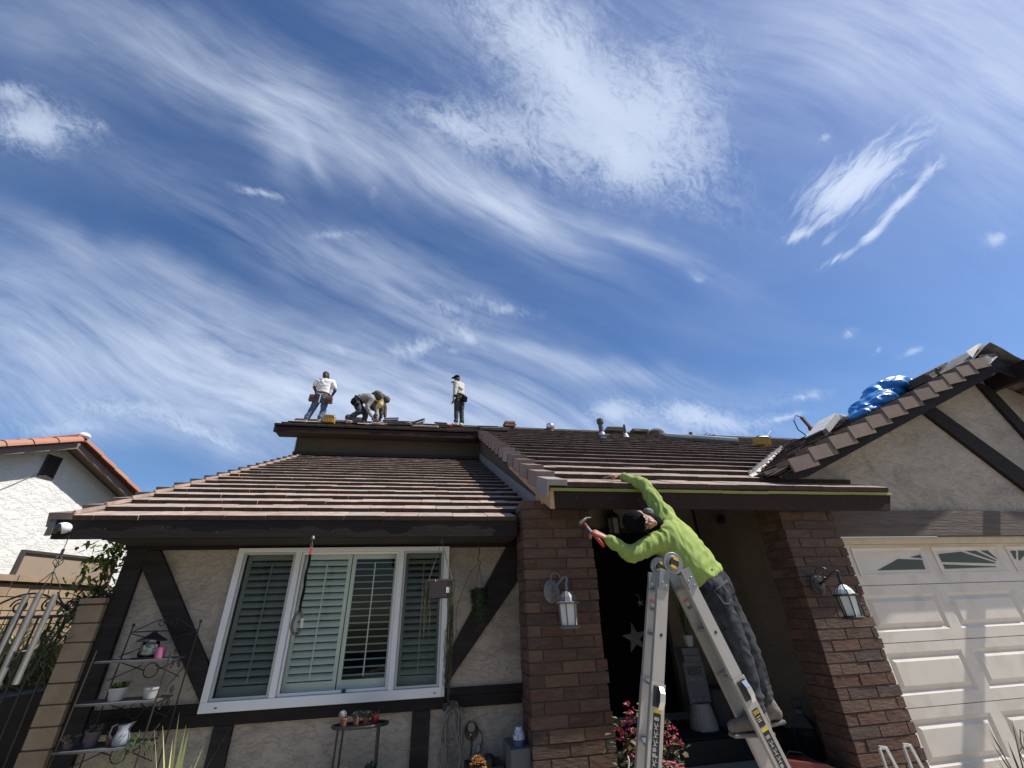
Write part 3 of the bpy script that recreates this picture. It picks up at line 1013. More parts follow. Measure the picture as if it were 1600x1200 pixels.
# ---- garage front
GW1 = 12.2
b = MB()
zt = lambda x: zg(x) - .13
b.prism([(3.99, 4.20, 2.41), (GW1, 4.20, 2.41), (GW1, 4.20, zt(GW1)), (XGR, 4.20, zt(XGR)), (3.99, 4.20, zt(3.99))], (0, 0.15, 0))
b.bx(4.27, 4.36, 4.22, 4.45, 0, 2.41); b.bx(9.9, GW1, 4.2, 4.35, 0, 2.41)
b.build('garage_wall', M_stucco, H)
b = MB(); b.bx(GW1 - .15, GW1, 4.35, 10, 0, 2.7)
b.build('side_wall', M_stucco, H)
b = MB(); b.bx(4.30, 11.0, 4.150, 4.199, 2.130, 2.412)
b.build('header_beam', M_header, H, bevel=0.006)


def gtimber(pts, y0=4.150):
    q = MB(); q.prism([(x, y0, z) for x, z in pts], (0, 4.199 - y0, 0))
    q.build('timber', M_timber_h, H, bevel=0.003)
sc = 4.17 / 4.2
def P4(x, z):
    return (x * sc, 1.5 + (z - 1.5) * sc)
gtimber([P4(6.58, 3.80), P4(6.86, 3.86), P4(7.80, 2.93), P4(8.3, 2.44), P4(7.86, 2.44), P4(7.60, 2.70)])
gtimber([P4(7.93, 4.32), P4(8.16, 4.25), P4(8.62, 2.9), P4(8.74, 2.44), P4(8.52, 2.44), P4(8.38, 2.9)], 4.153)
# barge boards
b = MB()
bt, bb = .105, .325
b.prism([(3.72, YG + .02, zg(3.72) - bt), (XGR, YG + .02, zg(XGR) - bt), (XGR, YG + .02, zg(XGR) - bb), (4.02, YG + .02, zg(4.02) - bb + .08), (3.72, YG + .02, zg(3.72) - bt - .06)], (0, 0.045, 0))
b.build('barge_board', M_timber_h, H)
b = MB()
b.prism([(XGR, YG + .021, zg(XGR) - bt), (12.4, YG + .021, zg(12.4) - bt), (12.4, YG + .021, zg(12.4) - bb), (XGR, YG + .021, zg(XGR) - bb)], (0, 0.045, 0))
b.build('barge_board', M_timber_h, H)
# ridge beam reaching out towards the street
b = MB(); b.bx(8.10, 8.20, 2.55, 4.199, 4.165, 4.41)
b.build('ridge_beam', M_timber_h, H, bevel=0.006, label='heavy dark beam projecting from the garage gable peak')
# garage roof
b = MB()
n = 10
vs = []
for k in range(n + 1):
    x = 3.74 + (XGR - 3.74) * k / n
    vs += [(x, YG + .06, zg(x) - .06), (x, max(4.0, yval(x)) + .2, zg(x) - .06)]
b.add(vs, [(2 * k, 2 * k + 1, 2 * k + 3, 2 * k + 2) for k in range(n)])
b.add([(XGR, YG + .06, zg(XGR) - .06), (12.5, YG + .06, zg(12.5) - .06), (12.5, 8.6, zg(12.5) - .06), (XGR, 8.6, zg(XGR) - .06)], [(0, 1, 2, 3)])
RG = b.build('roof', M_deck, H, label='garage gable roof of dark brown tiles')
st = MB()
e_g = .32
x = 3.74
v_g = variants(0.335, 0.42, M_tile_dark, th=0.042, s0=70)
i = 0
sg = atan(S_G)
tl = sg - atan(.042 / e_g / 1.1)
yx = Vector((cos(tl), 0, sin(tl))); zx = Vector((-sin(tl), 0, cos(tl)))
while x < XGR - .05:
    yy = YG + .14 + (0 if i % 2 else .16)
    yend = max(4.0, yval(x + .2)) - .02
    if yend > yy:
        first = True
        while yy < yend:
            ya = yy; yb = min(yy + .335, yend)
            q, me = random.choice(v_g)
            M = basis((0, -1, 0), yx, zx, (x + rnd(-.006, .006), yb, zg(x) + rnd(-.002, .003))) @ Matrix.Diagonal(((yb - ya - .005) / .335, 1, 1, 1))
            st.tone = random.random(); st.add([M @ Vector(p) for p in q.v], q.f, q.mi)
            yy += .335
    x += e_g; i += 1
# far side of the garage roof
tl2 = tl
yx2 = Vector((-cos(tl), 0, sin(tl))); zx2 = Vector((sin(tl), 0, cos(tl)))
x = XGR + .30
while x < 12.4:
    yy = YG + .1
    while yy < 8.4:
        q, me = random.choice(v_g)
        M = basis((0, 1, 0), yx2, zx2, (x + rnd(-.006, .006), yy, zg(x)))
        st.tone = random.random(); st.add([M @ Vector(p) for p in q.v], q.f, q.mi)
        yy += .335
    x += e_g
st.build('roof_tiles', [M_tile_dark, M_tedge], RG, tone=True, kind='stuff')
rkg = rake_mesh(0.375, 0.17, 0.15, 0.022, 1, M_rake_grey)
x = 3.76
k = 0
tr_ = sg - atan(.05 / e_g)
yx = Vector((cos(tr_), 0, sin(tr_))); zx = Vector((-sin(tr_), 0, cos(tr_)))
while x < XGR - .30:
    inst('rake_tile', rkg, RG, basis((0, -1, 0), yx, zx, (x + rnd(-.008, .008), YG - .02 + rnd(-.004, .004), zg(x) + .03)))
    x += e_g; k += 1
rkg2 = rake_mesh(0.36, 0.17, 0.13, 0.022, -1, M_rake_grey)
yx2 = Vector((-cos(tr_), 0, sin(tr_))); zx2 = Vector((sin(tr_), 0, cos(tr_)))
x = XGR + .70
while x < 12.3:
    inst('rake_tile', rkg2, RG, basis((0, 1, 0), yx2, zx2, (x, YG - .02, zg(x) + .03)))
    x += e_g
# torn felt and bent metal at the peak where tiles are still missing
b = MB()
pts = [(7.40, .02), (7.58, .075), (7.75, .125), (7.90, .14), (8.03, .09), (8.18, .03), (8.32, 0.0)]
vs = []
for x, dzz in pts:
    z = zg(min(x, XGR)) if x <= XGR else zg(x)
    vs += [(x, YG - .05 + rnd(-.01, .01), z + dzz * .8), (x + rnd(-.02, .02), YG + .42, z + dzz)]
b.add(vs, [(2 * k, 2 * k + 2, 2 * k + 3, 2 * k + 1) for k in range(len(pts) - 1)])
b.add([(7.34, YG + .005, zg(7.3) - .07), (7.62, YG - .035, zg(7.62) - .16), (7.90, YG - .03, zg(7.9) - .12), (7.95, YG + .0, zg(7.95) - .02), (7.6, YG - .01, zg(7.6) + .02)], [(0, 1, 2, 3, 4)])
b.build('torn_felt', mat('torn_felt', (0.10, 0.095, 0.09), 0.7, 0.6, 6, (0.3, 0.28, 0.26), bump=0.5, bump_scale=20), RG)
b = MB()
b.add([(7.42, YG - .02, zg(7.42) + .035), (7.60, YG - .02, zg(7.6) + .10), (7.76, YG - .03, zg(7.76) + .15), (7.80, YG + .02, zg(7.8) + .17), (7.60, YG + .1, zg(7.6) + .15)], [(0, 1, 2, 3, 4)])
b.build('bent_flashing', mat('pale_flashing', (0.68, 0.62, 0.52), 0.6, 0.4, 8), RG)
# valley metal
b = MB()
n = 16
vs = []
random.seed(5)
for k in range(n + 1):
    yy = 4.28 + (8.15 - 4.28) * k / n
    xv = xval(yy)
    j = rnd(-.02, .02)
    vs += [(xv - .075 + j, yy, zm(yy) + .015), (xv, yy + .01, zm(yy) - .035), (xv + .07 + j, yy, zg(xv + .07) + .015)]
for k in range(n):
    for a_ in (0, 1):
        o = 3 * k + a_
        b.add([], [])
        b.f.append((o, o + 1, o + 4, o + 3)); b.t.append(0)
b.v = vs
b.t = [0] * len(b.f)
for k in range(26):
    yy = 4.35 + k * .145
    xv = xval(yy) + rnd(-.09, -.05)
    b.bx(xv, xv + rnd(.03, .07), yy - .015, yy + .015, zm(yy) + .02, zm(yy) + rnd(.04, .06))
b.build('valley_flashing', M_valley, RM, label='crumpled pale metal flashing in the roof valley')

# ---- garage door
M_door = mat('garage_door_paint', (0.66, 0.605, 0.53), 0.6, 0.3, 0.9, (0.54, 0.49, 0.42), bump=0.05, bump_scale=60, stain=((0.42, 0.37, 0.31), 2.2, 0.4), spec=0.3)
DX0, DX1, DY = 4.40, 9.85, 4.300
b = MB(); b.bx(4.36, 9.9, 4.36, 4.40, 0, 2.13)
GD = b.build('garage_door', M_door, H)
b = MB(); b.bx(4.36, 9.9, 4.201, 4.299, 2.062, 2.128); b.bx(4.361, 4.40, 4.215, 4.299, 0, 2.061)
b.build('door_frame', mat('yellowed_frame', (0.60, 0.50, 0.33), 0.6, 0.3), GD, bevel=0.004)
secs = [(1.634, 2.060), (1.108, 1.628), (0.580, 1.102), (0.04, 0.574)]
# section outlines come from the height of the joints: 1.634, 1.108, 0.57
secs = [(1.646, 2.060), (1.112, 1.640), (0.578, 1.106), (0.04, 0.572)]
for k_s, (z0, z1) in enumerate(secs):
    q = MB(); q.bx(4.40, 9.88, DY + (.022 if k_s else 0), DY + .058, z0, z1)
    if k_s:
        pz0, pz1 = z0 + .095, z1 - .085
        q.bx(4.40, 9.88, DY, DY + .0215, z0, pz0); q.bx(4.40, 9.88, DY, DY + .0215, pz1, z1)
        xs = [4.40] + [v_ for c in range(5) for v_ in (4.62 + c * 1.090, 4.62 + c * 1.090 + .95)] + [9.88]
        for c in range(0, len(xs), 2):
            if xs[c + 1] > xs[c]:
                q.bx(xs[c], min(xs[c + 1], 9.88), DY, DY + .0215, pz0 + .0002, pz1 - .0002)
    q.build('door_section', M_door, GD)
pitch = 1.090
M_wing = glass('garage_glass', (0.02, 0.02, 0.02), 0.01, 0.03, 0.9, (0.012, 0.014, 0.016), fk=0.4)


def raised(x0, x1, z0, z1, name='panel'):
    """panel with a sunk moulding round a raised field"""
    q = MB()
    R = []
    for (ins, dy) in ((0.0005, 0.0), (0.034, 0.019), (0.038, 0.019), (0.076, -0.002), (0.08, -0.002)):
        R.append([(x0 + ins, DY - .0005 + dy, z0 + ins), (x1 - ins, DY - .0005 + dy, z0 + ins), (x1 - ins, DY - .0005 + dy, z1 - ins), (x0 + ins, DY - .0005 + dy, z1 - ins)])
    vs = [p for r_ in R for p in r_]
    fs = []
    for i_ in range(len(R) - 1):
        for k_ in range(4):
            fs.append((i_ * 4 + k_, i_ * 4 + (k_ + 1) % 4, i_ * 4 + 4 + (k_ + 1) % 4, i_ * 4 + 4 + k_))
    L_ = (len(R) - 1) * 4
    fs.append((L_, L_ + 1, L_ + 2, L_ + 3))
    q.add(vs, fs)
    return q.build(name, M_door, GD)
for zi, (z0, z1) in enumerate(secs[1:]):
    for c in range(5):
        x0 = 4.62 + c * pitch
        raised(x0, x0 + 1.0 - .05, z0 + .095, z1 - .085)
# top section: sunburst windows
wz0, wz1 = 1.735, 2.030


def tri_prism(pts, y0, y1, material, name):
    q = MB(); q.prism([(x, y0, z) for x, z in pts], (0, y1 - y0, 0))
    return q.build(name, material, GD)
cx_b = 6.93   # centre of the burst
for c in range(4):
    x0 = 4.68 + c * 1.112; x1 = x0 + 0.985
    q = MB()
    for (i0, i1, yo, yi) in ((0, .014, DY - .010, DY - .010), (.014, .034, DY - .010, DY - .002), (.034, .05, DY - .002, DY - .002)):
        for (a0, a1, c0, c1) in ((x0, x1, wz0, wz1),):
            A = [(a0 + i0, yo, c0 + i0), (a1 - i0, yo, c0 + i0), (a1 - i0, yo, c1 - i0), (a0 + i0, yo, c1 - i0)]
            Bq = [(a0 + i1, yi, c0 + i1), (a1 - i1, yi, c0 + i1), (a1 - i1, yi, c1 - i1), (a0 + i1, yi, c1 - i1)]
            q.add(A + Bq, [(k_, (k_ + 1) % 4, (k_ + 1) % 4 + 4, k_ + 4) for k_ in range(4)])
    A = [(x0, DY + .001, wz0), (x1, DY + .001, wz0), (x1, DY + .001, wz1), (x0, DY + .001, wz1)]
    Bq = [(x0, DY - .010, wz0), (x1, DY - .010, wz0), (x1, DY - .010, wz1), (x0, DY - .010, wz1)]
    q.add(A + Bq, [(k_, (k_ + 1) % 4, (k_ + 1) % 4 + 4, k_ + 4) for k_ in range(4)])
    q.build('window_frame', M_door, GD)
ga = lambda pts: tri_prism(pts, DY - .0035, DY - .0012, M_wing, 'pane')
# window 1: the low left end of the arch
ga([(4.93, 1.792), (5.585, 1.792), (5.60, 1.892), (5.27, 1.905)])
ga([(5.44, 1.920), (5.605, 1.908), (5.605, 1.948)])
# window 2
ga([(5.868, 1.950), (6.215, 1.972), (6.655, 1.842), (6.62, 1.838), (5.865, 1.865)])
ga([(5.865, 1.838), (6.62, 1.806), (6.62, 1.798), (5.865, 1.792)])
ga([(6.28, 1.980), (6.44, 1.982), (6.675, 1.868), (6.655, 1.862)])
ga([(6.51, 1.982), (6.62, 1.982), (6.70, 1.890), (6.695, 1.884)])
# window 3 mirrors window 2, window 4 mirrors window 1
mx_ = lambda pts: [(2 * 6.86 - x, z) for x, z in reversed(pts)]
ga([(6.965, 1.975), (7.055, 1.975), (6.985, 1.88), (6.965, 1.88)])
ga([(7.09, 1.975), (7.26, 1.975), (7.03, 1.865), (7.02, 1.872)])
ga(mx_([(5.868, 1.950), (6.155, 1.972), (6.62, 1.838), (5.865, 1.865)]))
ga(mx_([(5.865, 1.838), (6.62, 1.806), (6.62, 1.798), (5.865, 1.792)]))
ga(mx_([(4.93, 1.792), (5.585, 1.792), (5.60, 1.892), (5.27, 1.905)]))

# ================================================================== neighbouring house
AL = radians(18)
NK = 1.2
n0 = Vector((-6 * NK, 8.16 * NK, 0))
nd = Vector((sin(AL), cos(AL), 0)); nn = Vector((cos(AL), -sin(AL), 0))
def NP(u, o, z):
    return n0 + nd * u + nn * o + Vector((0, 0, z))
NZ = 1.5 + (4.25 - 1.5) * NK           # underside of the barge at the peak
NS = 0.46
NH = thing('neighbour_house', NP(0, -3, 0), 'white stucco house with an orange clay tile roof, behind the block wall', 'house')
OV = 0.42
M_nst = mat('white_stucco', (0.74, 0.73, 0.70), 0.9, 0.25, 2.0, (0.66, 0.65, 0.62), bump=0.5, bump_scale=9, bump_dist=0.022, ridges=True)
b = MB()
zz = lambda u: NZ + .10 - NS * abs(u)
b.prism([NP(-6, -OV, 0), NP(6, -OV, 0), NP(6, -OV, zz(6)), NP(0, -OV, zz(0)), NP(-6, -OV, zz(-6))], nn * -0.2)
b.prism([NP(-6, -OV - .21, 0), NP(-6, -8, 0), NP(-6, -8, zz(6)), NP(-6, -OV - .21, zz(6))], nd * 0.2)
b.prism([NP(6, -OV - .21, 0), NP(6, -8, 0), NP(6, -8, zz(6)), NP(6, -OV - .21, zz(6))], nd * -0.2)
b.build('wall', M_nst, NH)
M_nbarge = mat('taupe_barge', (0.20, 0.145, 0.12), 0.6, 0.3)
for s_ in (-1, 1):
    b = MB()
    b.prism([NP(0, 0, NZ), NP(s_ * 7, 0, NZ - 7 * NS), NP(s_ * 7, 0, NZ - 7 * NS + .12), NP(0, 0, NZ + .12)], nn * -0.05)
    b.build('barge_board', M_nbarge, NH)
b = MB()
for s_ in (-1, 1):
    b.prism([NP(0, -.04, NZ + .13), NP(s_ * 7, -.04, NZ + .13 - 7 * NS), NP(s_ * 7, -.04, NZ + .165 - 7 * NS), NP(0, -.04, NZ + .165)], nn * -8)
NR = b.build('roof', M_nbarge, NH)
# barrel tiles along the rake, each a tapered half round
M_clay = mat('clay_tile', (0.5, 0.2, 0.1), 0.8, 0.6, 7.0, (0.30, 0.155, 0.10),
             rand=[(0.40, 0.165, 0.095), (0.46, 0.21, 0.13), (0.35, 0.145, 0.09), (0.43, 0.20, 0.125), (0.33, 0.185, 0.13)], bump=0.3, bump_scale=24)
q = MB()
LT = 0.40
for j, (yy, rr) in enumerate(((0, .112), (LT + .05, .092))):
    for k in range(9):
        a_ = pi * (k / 8)
        q.v.append((cos(a_) * rr * 1.05, yy, sin(a_) * rr * 1.05 + .012))
    for k in range(9):
        a_ = pi * (k / 8)
        q.v.append((cos(a_) * (rr - .016), yy, sin(a_) * (rr - .016)))
for k in range(8):
    q.f.append((k, k + 1, k + 19, k + 18)); q.f.append((k + 1, k, k + 9, k + 10)); q.f.append((k + 9, k + 27, k + 28, k + 10))
q.t = [0] * len(q.f)
clay = q.mesh('clay_tile', M_clay, smooth=False)
for s_ in (-1, 1):
    up = (nd * -s_ * 1.0 + Vector((0, 0, NS))).normalized()
    zx = (nd * s_ * NS + Vector((0, 0, 1))).normalized()
    xx = up.cross(zx)
    for k in range(13):
        u = s_ * (7.0 - .02 - k * LT * cos(atan(NS)) - 0) if False else s_ * (k * LT * cos(atan(NS)) + .42)
        if abs(u) > 5.5:
            break
        o = NP(u, .01, NZ + .15 - abs(u) * NS)
        inst('clay_tile', clay, NR, basis(xx, up, zx, o))
st = MB()
for s_ in (-1, 1):
    up = (nd * -s_ + Vector((0, 0, NS))).normalized(); zx = (nd * s_ * NS + Vector((0, 0, 1))).normalized(); xx = up.cross(zx)
    for c in range(1, 26):
        for k in range(13):
            u = s_ * (k * LT * cos(atan(NS)) + .42)
            M = basis(xx, up, zx, NP(u, -.05 - c * .2, NZ + .16 - abs(u) * NS))
            st.tone = random.random()
            st.add([M @ Vector(p) for p in q.v], q.f, q.mi)
st.build('clay_tiles', mat('clay_tile_field', (0.5, 0.2, 0.1), 0.8, 0.6, 7.0, (0.30, 0.155, 0.10), rand=[(0.50, 0.175, 0.085), (0.58, 0.235, 0.125), (0.43, 0.155, 0.085)], tone=True), NR, tone=True, kind='stuff')
b = MB(); b.tube([NP(0, 0.0, NZ + .24), NP(0, -7, NZ + .24)], .085, 10)
b.build('ridge_cap', M_clay, NR)
b = MB(); b.ball(tuple(NP(0.05, -.05, NZ + .30)), .10, 12, (1.1, 1.1, .7))
b.build('mortar_cap', mat('white_mortar', (0.75, 0.70, 0.68), 0.9), NR)
# gable vent
vu = (-0.115 * NK, 0.085 * NK); vz = (1.5 + (3.78 - 1.5) * NK, 1.5 + (4.12 - 1.5) * NK)
b = MB(); sx = .012
VW = (vu[0] - .02, vu[1] + .02)
for (ua, ub, za, zc) in ((VW[0], VW[0] + .03, vz[0], vz[1]), (VW[1] - .03, VW[1], vz[0], vz[1]), (VW[0], VW[1], vz[0] - .03, vz[0]), (VW[0], VW[1], vz[1], vz[1] + .02)):
    b.prism([NP(ua, -OV, za), NP(ub, -OV, za), NP(ub, -OV, zc), NP(ua, -OV, zc)], nn * .025)
VT = b.build('vent', mat('vent_brown', (0.05, 0.042, 0.035), 0.6), NH)
b = MB(); b.prism([NP(VW[0] + .03, -OV, vz[0]), NP(VW[1] - .03, -OV, vz[0]), NP(VW[1] - .03, -OV, vz[1]), NP(VW[0] + .03, -OV, vz[1])], nn * .004)
b.build('vent_back', M_black, VT)
for k in range(9):
    z = vz[0] + (vz[1] - vz[0]) * (k + .5) / 9
    b = MB(); b.prism([NP(VW[0] + .03, -OV + .022, z - .012), NP(VW[0] + .03, -OV + .006, z + .014), NP(VW[0] + .03, -OV + .004, z + .010), NP(VW[0] + .03, -OV + .020, z - .016)], nd * (VW[1] - VW[0] - .06))
    b.build('slat', mat('vent_slat', (0.045, 0.04, 0.034), 0.6), VT)
# window with a drawn beige blind, low on the same wall
su0, su1 = 0.15 * NK, 1.72 * NK
sz0, sz1 = 1.5, 1.5 + (2.655 - 1.5) * NK
b = MB(); f_ = .05
for (ua, ub, za, zc) in ((su0, su0 + f_, sz0, sz1 - f_), (su1 - f_ * .3, su1, sz0, sz1 - f_), (su0, su1, sz1 - f_, sz1)):
    b.prism([NP(ua, -OV + .001, za), NP(ub, -OV + .001, za), NP(ub, -OV + .001, zc), NP(ua, -OV + .001, zc)], nn * .07)
NWN = b.build('window', mat('bronze_frame', (0.05, 0.04, 0.036), 0.5), NH)
b = MB(); b.prism([NP(su0 + f_, -OV + .002, sz0), NP(su1 - f_ * .3, -OV + .002, sz0), NP(su1 - f_ * .3, -OV + .002, sz1 - f_), NP(su0 + f_, -OV + .002, sz1 - f_)], nn * .03)
b.build('blind', mat('beige_blind', (0.30, 0.235, 0.17), 0.8, 0.2), NWN)
# thin cable down the neighbour's wall
b = MB(); b.tube([NP(-.17, -OV + .02, vz[0] + .02), NP(-1.25, -OV + .02, vz[0] - 1.05), NP(-1.9, -OV + .02, vz[0] - 1.75)], .006, 5)
b.build('cable', mat('tan_cable', (0.35, 0.3, 0.22), 0.6), NH)

# ================================================================== block wall and pilaster
BK = 0.85
w0 = Vector((-6 * BK, 8.16 * BK, 0))
def BP(u, o, z):
    return w0 + nd * u + nn * o + Vector((0, 0, z))
BT = thing('block_wall', BP(-1, 0, 0), 'tan slump block garden wall with flat cap blocks, below the white house', 'wall')
M_block = mat('tan_block', (0.3, 0.22, 0.14), 0.95, 0.5, 8.0, (0.20, 0.14, 0.09), rand=[(0.33, 0.245, 0.16), (0.38, 0.285, 0.19), (0.30, 0.22, 0.145), (0.35, 0.26, 0.18)],
              bump=0.6, bump_scale=22, bump_dist=0.008, stain=((0.22, 0.16, 0.11), 2.0, 0.4))
b = MB(); b.prism([BP(-6.5, -.012, 0), BP(1.42, -.012, 0), BP(1.42, -.012, 2.07), BP(-6.5, -.012, 2.07)], nn * -.13)
b.build('mortar', mat('tan_mortar', (0.13, 0.095, 0.065), 0.95), BT)
cap = None
def blk(u0, u1, z0, z1, o0, o1, name='block'):
    q = MB(); q.bx(0, u1 - u0, 0, o1 - o0, 0, z1 - z0)
    return q.mesh(name, M_block)
mb1 = blk(0, .388, 0, .140, 0, .15); mc1 = blk(0, .39, 0, .07, 0, .26, 'cap_block')
RB = Matrix.Identity(3)
for r_ in range(7):
    z = 2.06 - .152 * (r_ + 1)
    u = -5.2 + (.2 if r_ % 2 else 0)
    while u < 1.35:
        M = basis(nd, -nn, (0, 0, 1), BP(u + rnd(-.003, .003), rnd(-.002, .006), z))
        u1 = min(u + .388, 1.41)
        inst('block', mb1, BT, M @ Matrix.Diagonal(((u1 - u) / .388, 1, 1, 1)))
        u += .40
u = -5.2
while u < 1.2:
    inst('cap_block', mc1, BT, basis(nd, -nn, (0, 0, 1), BP(u, .055, 2.075)))
    u += .40

PT = thing('block_pilaster', (-2.81, 4.8, 0), 'narrow tan block pilaster between the iron gate and the dark corner post', 'pilaster')
b = MB(); b.bx(-2.895, -2.725, 4.727, 5.0, 0, 1.70)
b.build('mortar', mat('tan_mortar', (0.13, 0.095, 0.065), 0.95), PT)
mb2 = MB(); mb2.bx(0, .19, 0, .26, 0, .128); mb2 = mb2.mesh('block', M_block)
for k in range(12):
    z = 1.70 - .1395 * (k + 1)
    inst('block', mb2, PT, Matrix.Translation((-2.905 + rnd(-.004, .004), 4.715 + rnd(-.004, .004), z)))
q = MB(); q.bx(-2.91, -2.715, 4.70, 5.0, 1.702, 1.745)
q.build('cap_block', M_block, PT, bevel=.005)

# ================================================================== figures
def evaluated(ob):
    dg = bpy.context.evaluated_depsgraph_get()
    dg.update()
    me = bpy.data.meshes.new_from_object(ob.evaluated_get(dg))
    return me


class Flesh(MB):
    """overlapping tapered shapes that are fused into one continuous surface"""
    def cap_(s, a, ra, b, rb, n=12):
        a, b = Vector(a), Vector(b)
        d = (b - a)
        if d.length < 1e-5:
            d = Vector((0, 0, 1e-4))
        u = d.normalized()
        pts, rs = [], []
        for k in range(4):
            t = pi / 2 * (1 - k / 4)
            pts.append(a - u * ra * sin(t)); rs.append(max(.0005, ra * cos(t)))
        pts.append(a); rs.append(ra); pts.append(b); rs.append(rb)
        for k in range(1, 5):
            t = pi / 2 * (k / 4)
            pts.append(b + u * rb * sin(t)); rs.append(max(.0005, rb * cos(t)))
        return s.tube(pts, rs, n)

    def chain(s, *pr):
        for i in range(0, len(pr) - 2, 2):
            s.cap_(pr[i], pr[i + 1], pr[i + 2], pr[i + 3])
        return s

    def loft(s, secs, side, n=18):
        """secs: (centre, half width along side, half depth); closed elliptical loft"""
        side = Vector(side).normalized()
        C = [Vector(q[0]) for q in secs]
        vs = []
        m_ = len(secs)
        for i, (c, a, b_) in enumerate(secs):
            d = (C[min(i + 1, m_ - 1)] - C[max(i - 1, 0)]).normalized()
            sx = (side - d * side.dot(d)).normalized()
            sy = d.cross(sx)
            for k in range(n):
                t = 2 * pi * k / n
                e = 0.85
                cx = abs(cos(t)) ** e * (1 if cos(t) >= 0 else -1); cy = abs(sin(t)) ** e * (1 if sin(t) >= 0 else -1)
                vs.append(C[i] + sx * a * cx + sy * b_ * cy)
        fs = []
        for i in range(m_ - 1):
            for k in range(n):
                fs.append((i * n + k, i * n + (k + 1) % n, (i + 1) * n + (k + 1) % n, (i + 1) * n + k))
        fs.append(tuple(reversed(range(n)))); fs.append(tuple(range((m_ - 1) * n, m_ * n)))
        return s.add(vs, fs)

    def ell(s, c, X, Y, Z, n=14):
        """ellipsoid with half axis vectors"""
        c, X, Y, Z = Vector(c), Vector(X), Vector(Y), Vector(Z)
        o = len(s.v)
        s.ball((0, 0, 0), 1.0, n)
        for i in range(o, len(s.v)):
            p = s.v[i]
            s.v[i] = tuple(c + X * p[0] + Y * p[1] + Z * p[2])
        return s

    def fuse(s, name, material, parent, voxel=.008, it=6, wr=0.0, wf=14.0, stretch=(1, 1, 1), **props):
        O = WORLD[parent.name]
        me = s.mesh(name, material, O)
        ob = bpy.data.objects.new(name, me)
        COL.objects.link(ob)
        r_ = ob.modifiers.new('r', 'REMESH'); r_.mode = 'VOXEL'; r_.voxel_size = voxel
        if it:
            sm = ob.modifiers.new('s', 'SMOOTH'); sm.factor = .5; sm.iterations = it
        nm = evaluated(ob)
        ob.modifiers.clear()
        ob.data = nm
        bpy.data.meshes.remove(me)
        nm.name = name
        if not nm.materials:
            nm.materials.append(material)
        if wr > 0:
            seed = Vector((rnd(0, 50), rnd(0, 50), rnd(0, 50)))
            nv = [v.normal.copy() for v in nm.vertices]
            for v, nr in zip(nm.vertices, nv):
                p = Vector((v.co.x * stretch[0], v.co.y * stretch[1], v.co.z * stretch[2])) * wf + seed
                q = noise.noise(p + Vector((noise.noise(p * .5) * 1.5, noise.noise(p * .5 + Vector((9, 0, 0))) * 1.5, 0)))
                q = 1 - abs(q) * 2.4
                v.co += nr * (q * wr)
        nm.polygons.foreach_set('use_smooth', [True] * len(nm.polygons))
        ob.parent = parent
        WORLD[ob.name] = O.copy()
        setp(ob, **props)
        return ob


def V3(*a):
    return Vector(a)


def hand(F, wrist, d, palm_n, thumb_side, L=.185, curl=.5, k=1.0, spread=.12):
    """palm, four unequal bent fingers and a thumb; d points to the finger tips"""
    d = Vector(d).normalized()
    pn = Vector(palm_n); pn = (pn - d * pn.dot(d)).normalized()
    sd = d.cross(pn).normalized() * thumb_side
    w = Vector(wrist)
    pl = L * .50
    for j in range(4):
        o = (j - 1.5) * .019 * k
        F.cap_(w + sd * (-o * .6), .015 * k, w + d * pl + sd * (-o), .0125 * k, 8)
    F.cap_(w - d * .01, .021 * k, w + d * pl * .5, .019 * k, 8)
    for j, (fl, r_) in enumerate(((.80, .0088), (.94, .0092), (.88, .0088), (.68, .0078))):
        o = (1.5 - j) * .020 * k
        base = w + d * pl + sd * o
        f1 = L * .5 * fl
        dirn = (d + sd * (1.5 - j) * spread * .5).normalized()
        a1, a2, a3 = curl * .7, curl * 1.6, curl * 2.3
        p = base
        for (seg, a_) in ((.42, a1), (.32, a2), (.26, a3)):
            q = p + (dirn * cos(a_) + pn * sin(a_)) * f1 * seg
            F.cap_(p, r_ * k, q, r_ * k * .92, 8)
            p = q
    t0 = w + d * pl * .28 + sd * .024 * k
    t1 = t0 + (d * .5 + sd * .75 + pn * .35).normalized() * L * .22
    t2 = t1 + (d * .85 + sd * .15 + pn * (.3 + curl * .5)).normalized() * L * .19
    F.chain(t0, .0135 * k, t1, .0115 * k, t2, .0095 * k)
    return F


M_skin = mat('skin', (0.36, 0.19, 0.125), 0.55, 0.2, 14, (0.30, 0.14, 0.09), spec=0.35)
M_skin_dark = mat('skin_deep', (0.085, 0.045, 0.032), 0.55, 0.2, 14)
M_hiviz = mat('lime_shirt', (0.27, 0.355, 0.085), 0.9, 0.3, 5.0, (0.20, 0.27, 0.06), bump=0.35, bump_scale=22, bump_dist=0.006, stain=((0.20, 0.25, 0.07), 3.0, 0.55))
M_jean = mat('black_jeans', (0.016, 0.018, 0.022), 0.9, 0.8, 6.0, (0.060, 0.066, 0.074), bump=0.5, bump_scale=26, bump_dist=0.006,
             stain=((0.085, 0.088, 0.09), 4.5, 0.45), spec=0.15)
M_blackcloth = mat('black_cloth', (0.006, 0.006, 0.0065), 0.95, 0.4, 12, spec=0.08)
M_boot = mat('tan_boot', (0.13, 0.11, 0.09), 0.85, 0.7, 10, (0.20, 0.18, 0.15), bump=0.4, bump_scale=40)
M_alu = mat('brushed_aluminium', (0.42, 0.395, 0.36), 0.5, 0.4, 5.0, (0.30, 0.28, 0.25), metallic=0.35, bump=0.12, bump_scale=30,
            stretch=(1, 1, .25), stain=((0.42, 0.38, 0.32), 6.0, 0.35))
M_rung = mat('rung_metal', (0.34, 0.38, 0.42), 0.40, 0.3, 8.0, metallic=0.6)

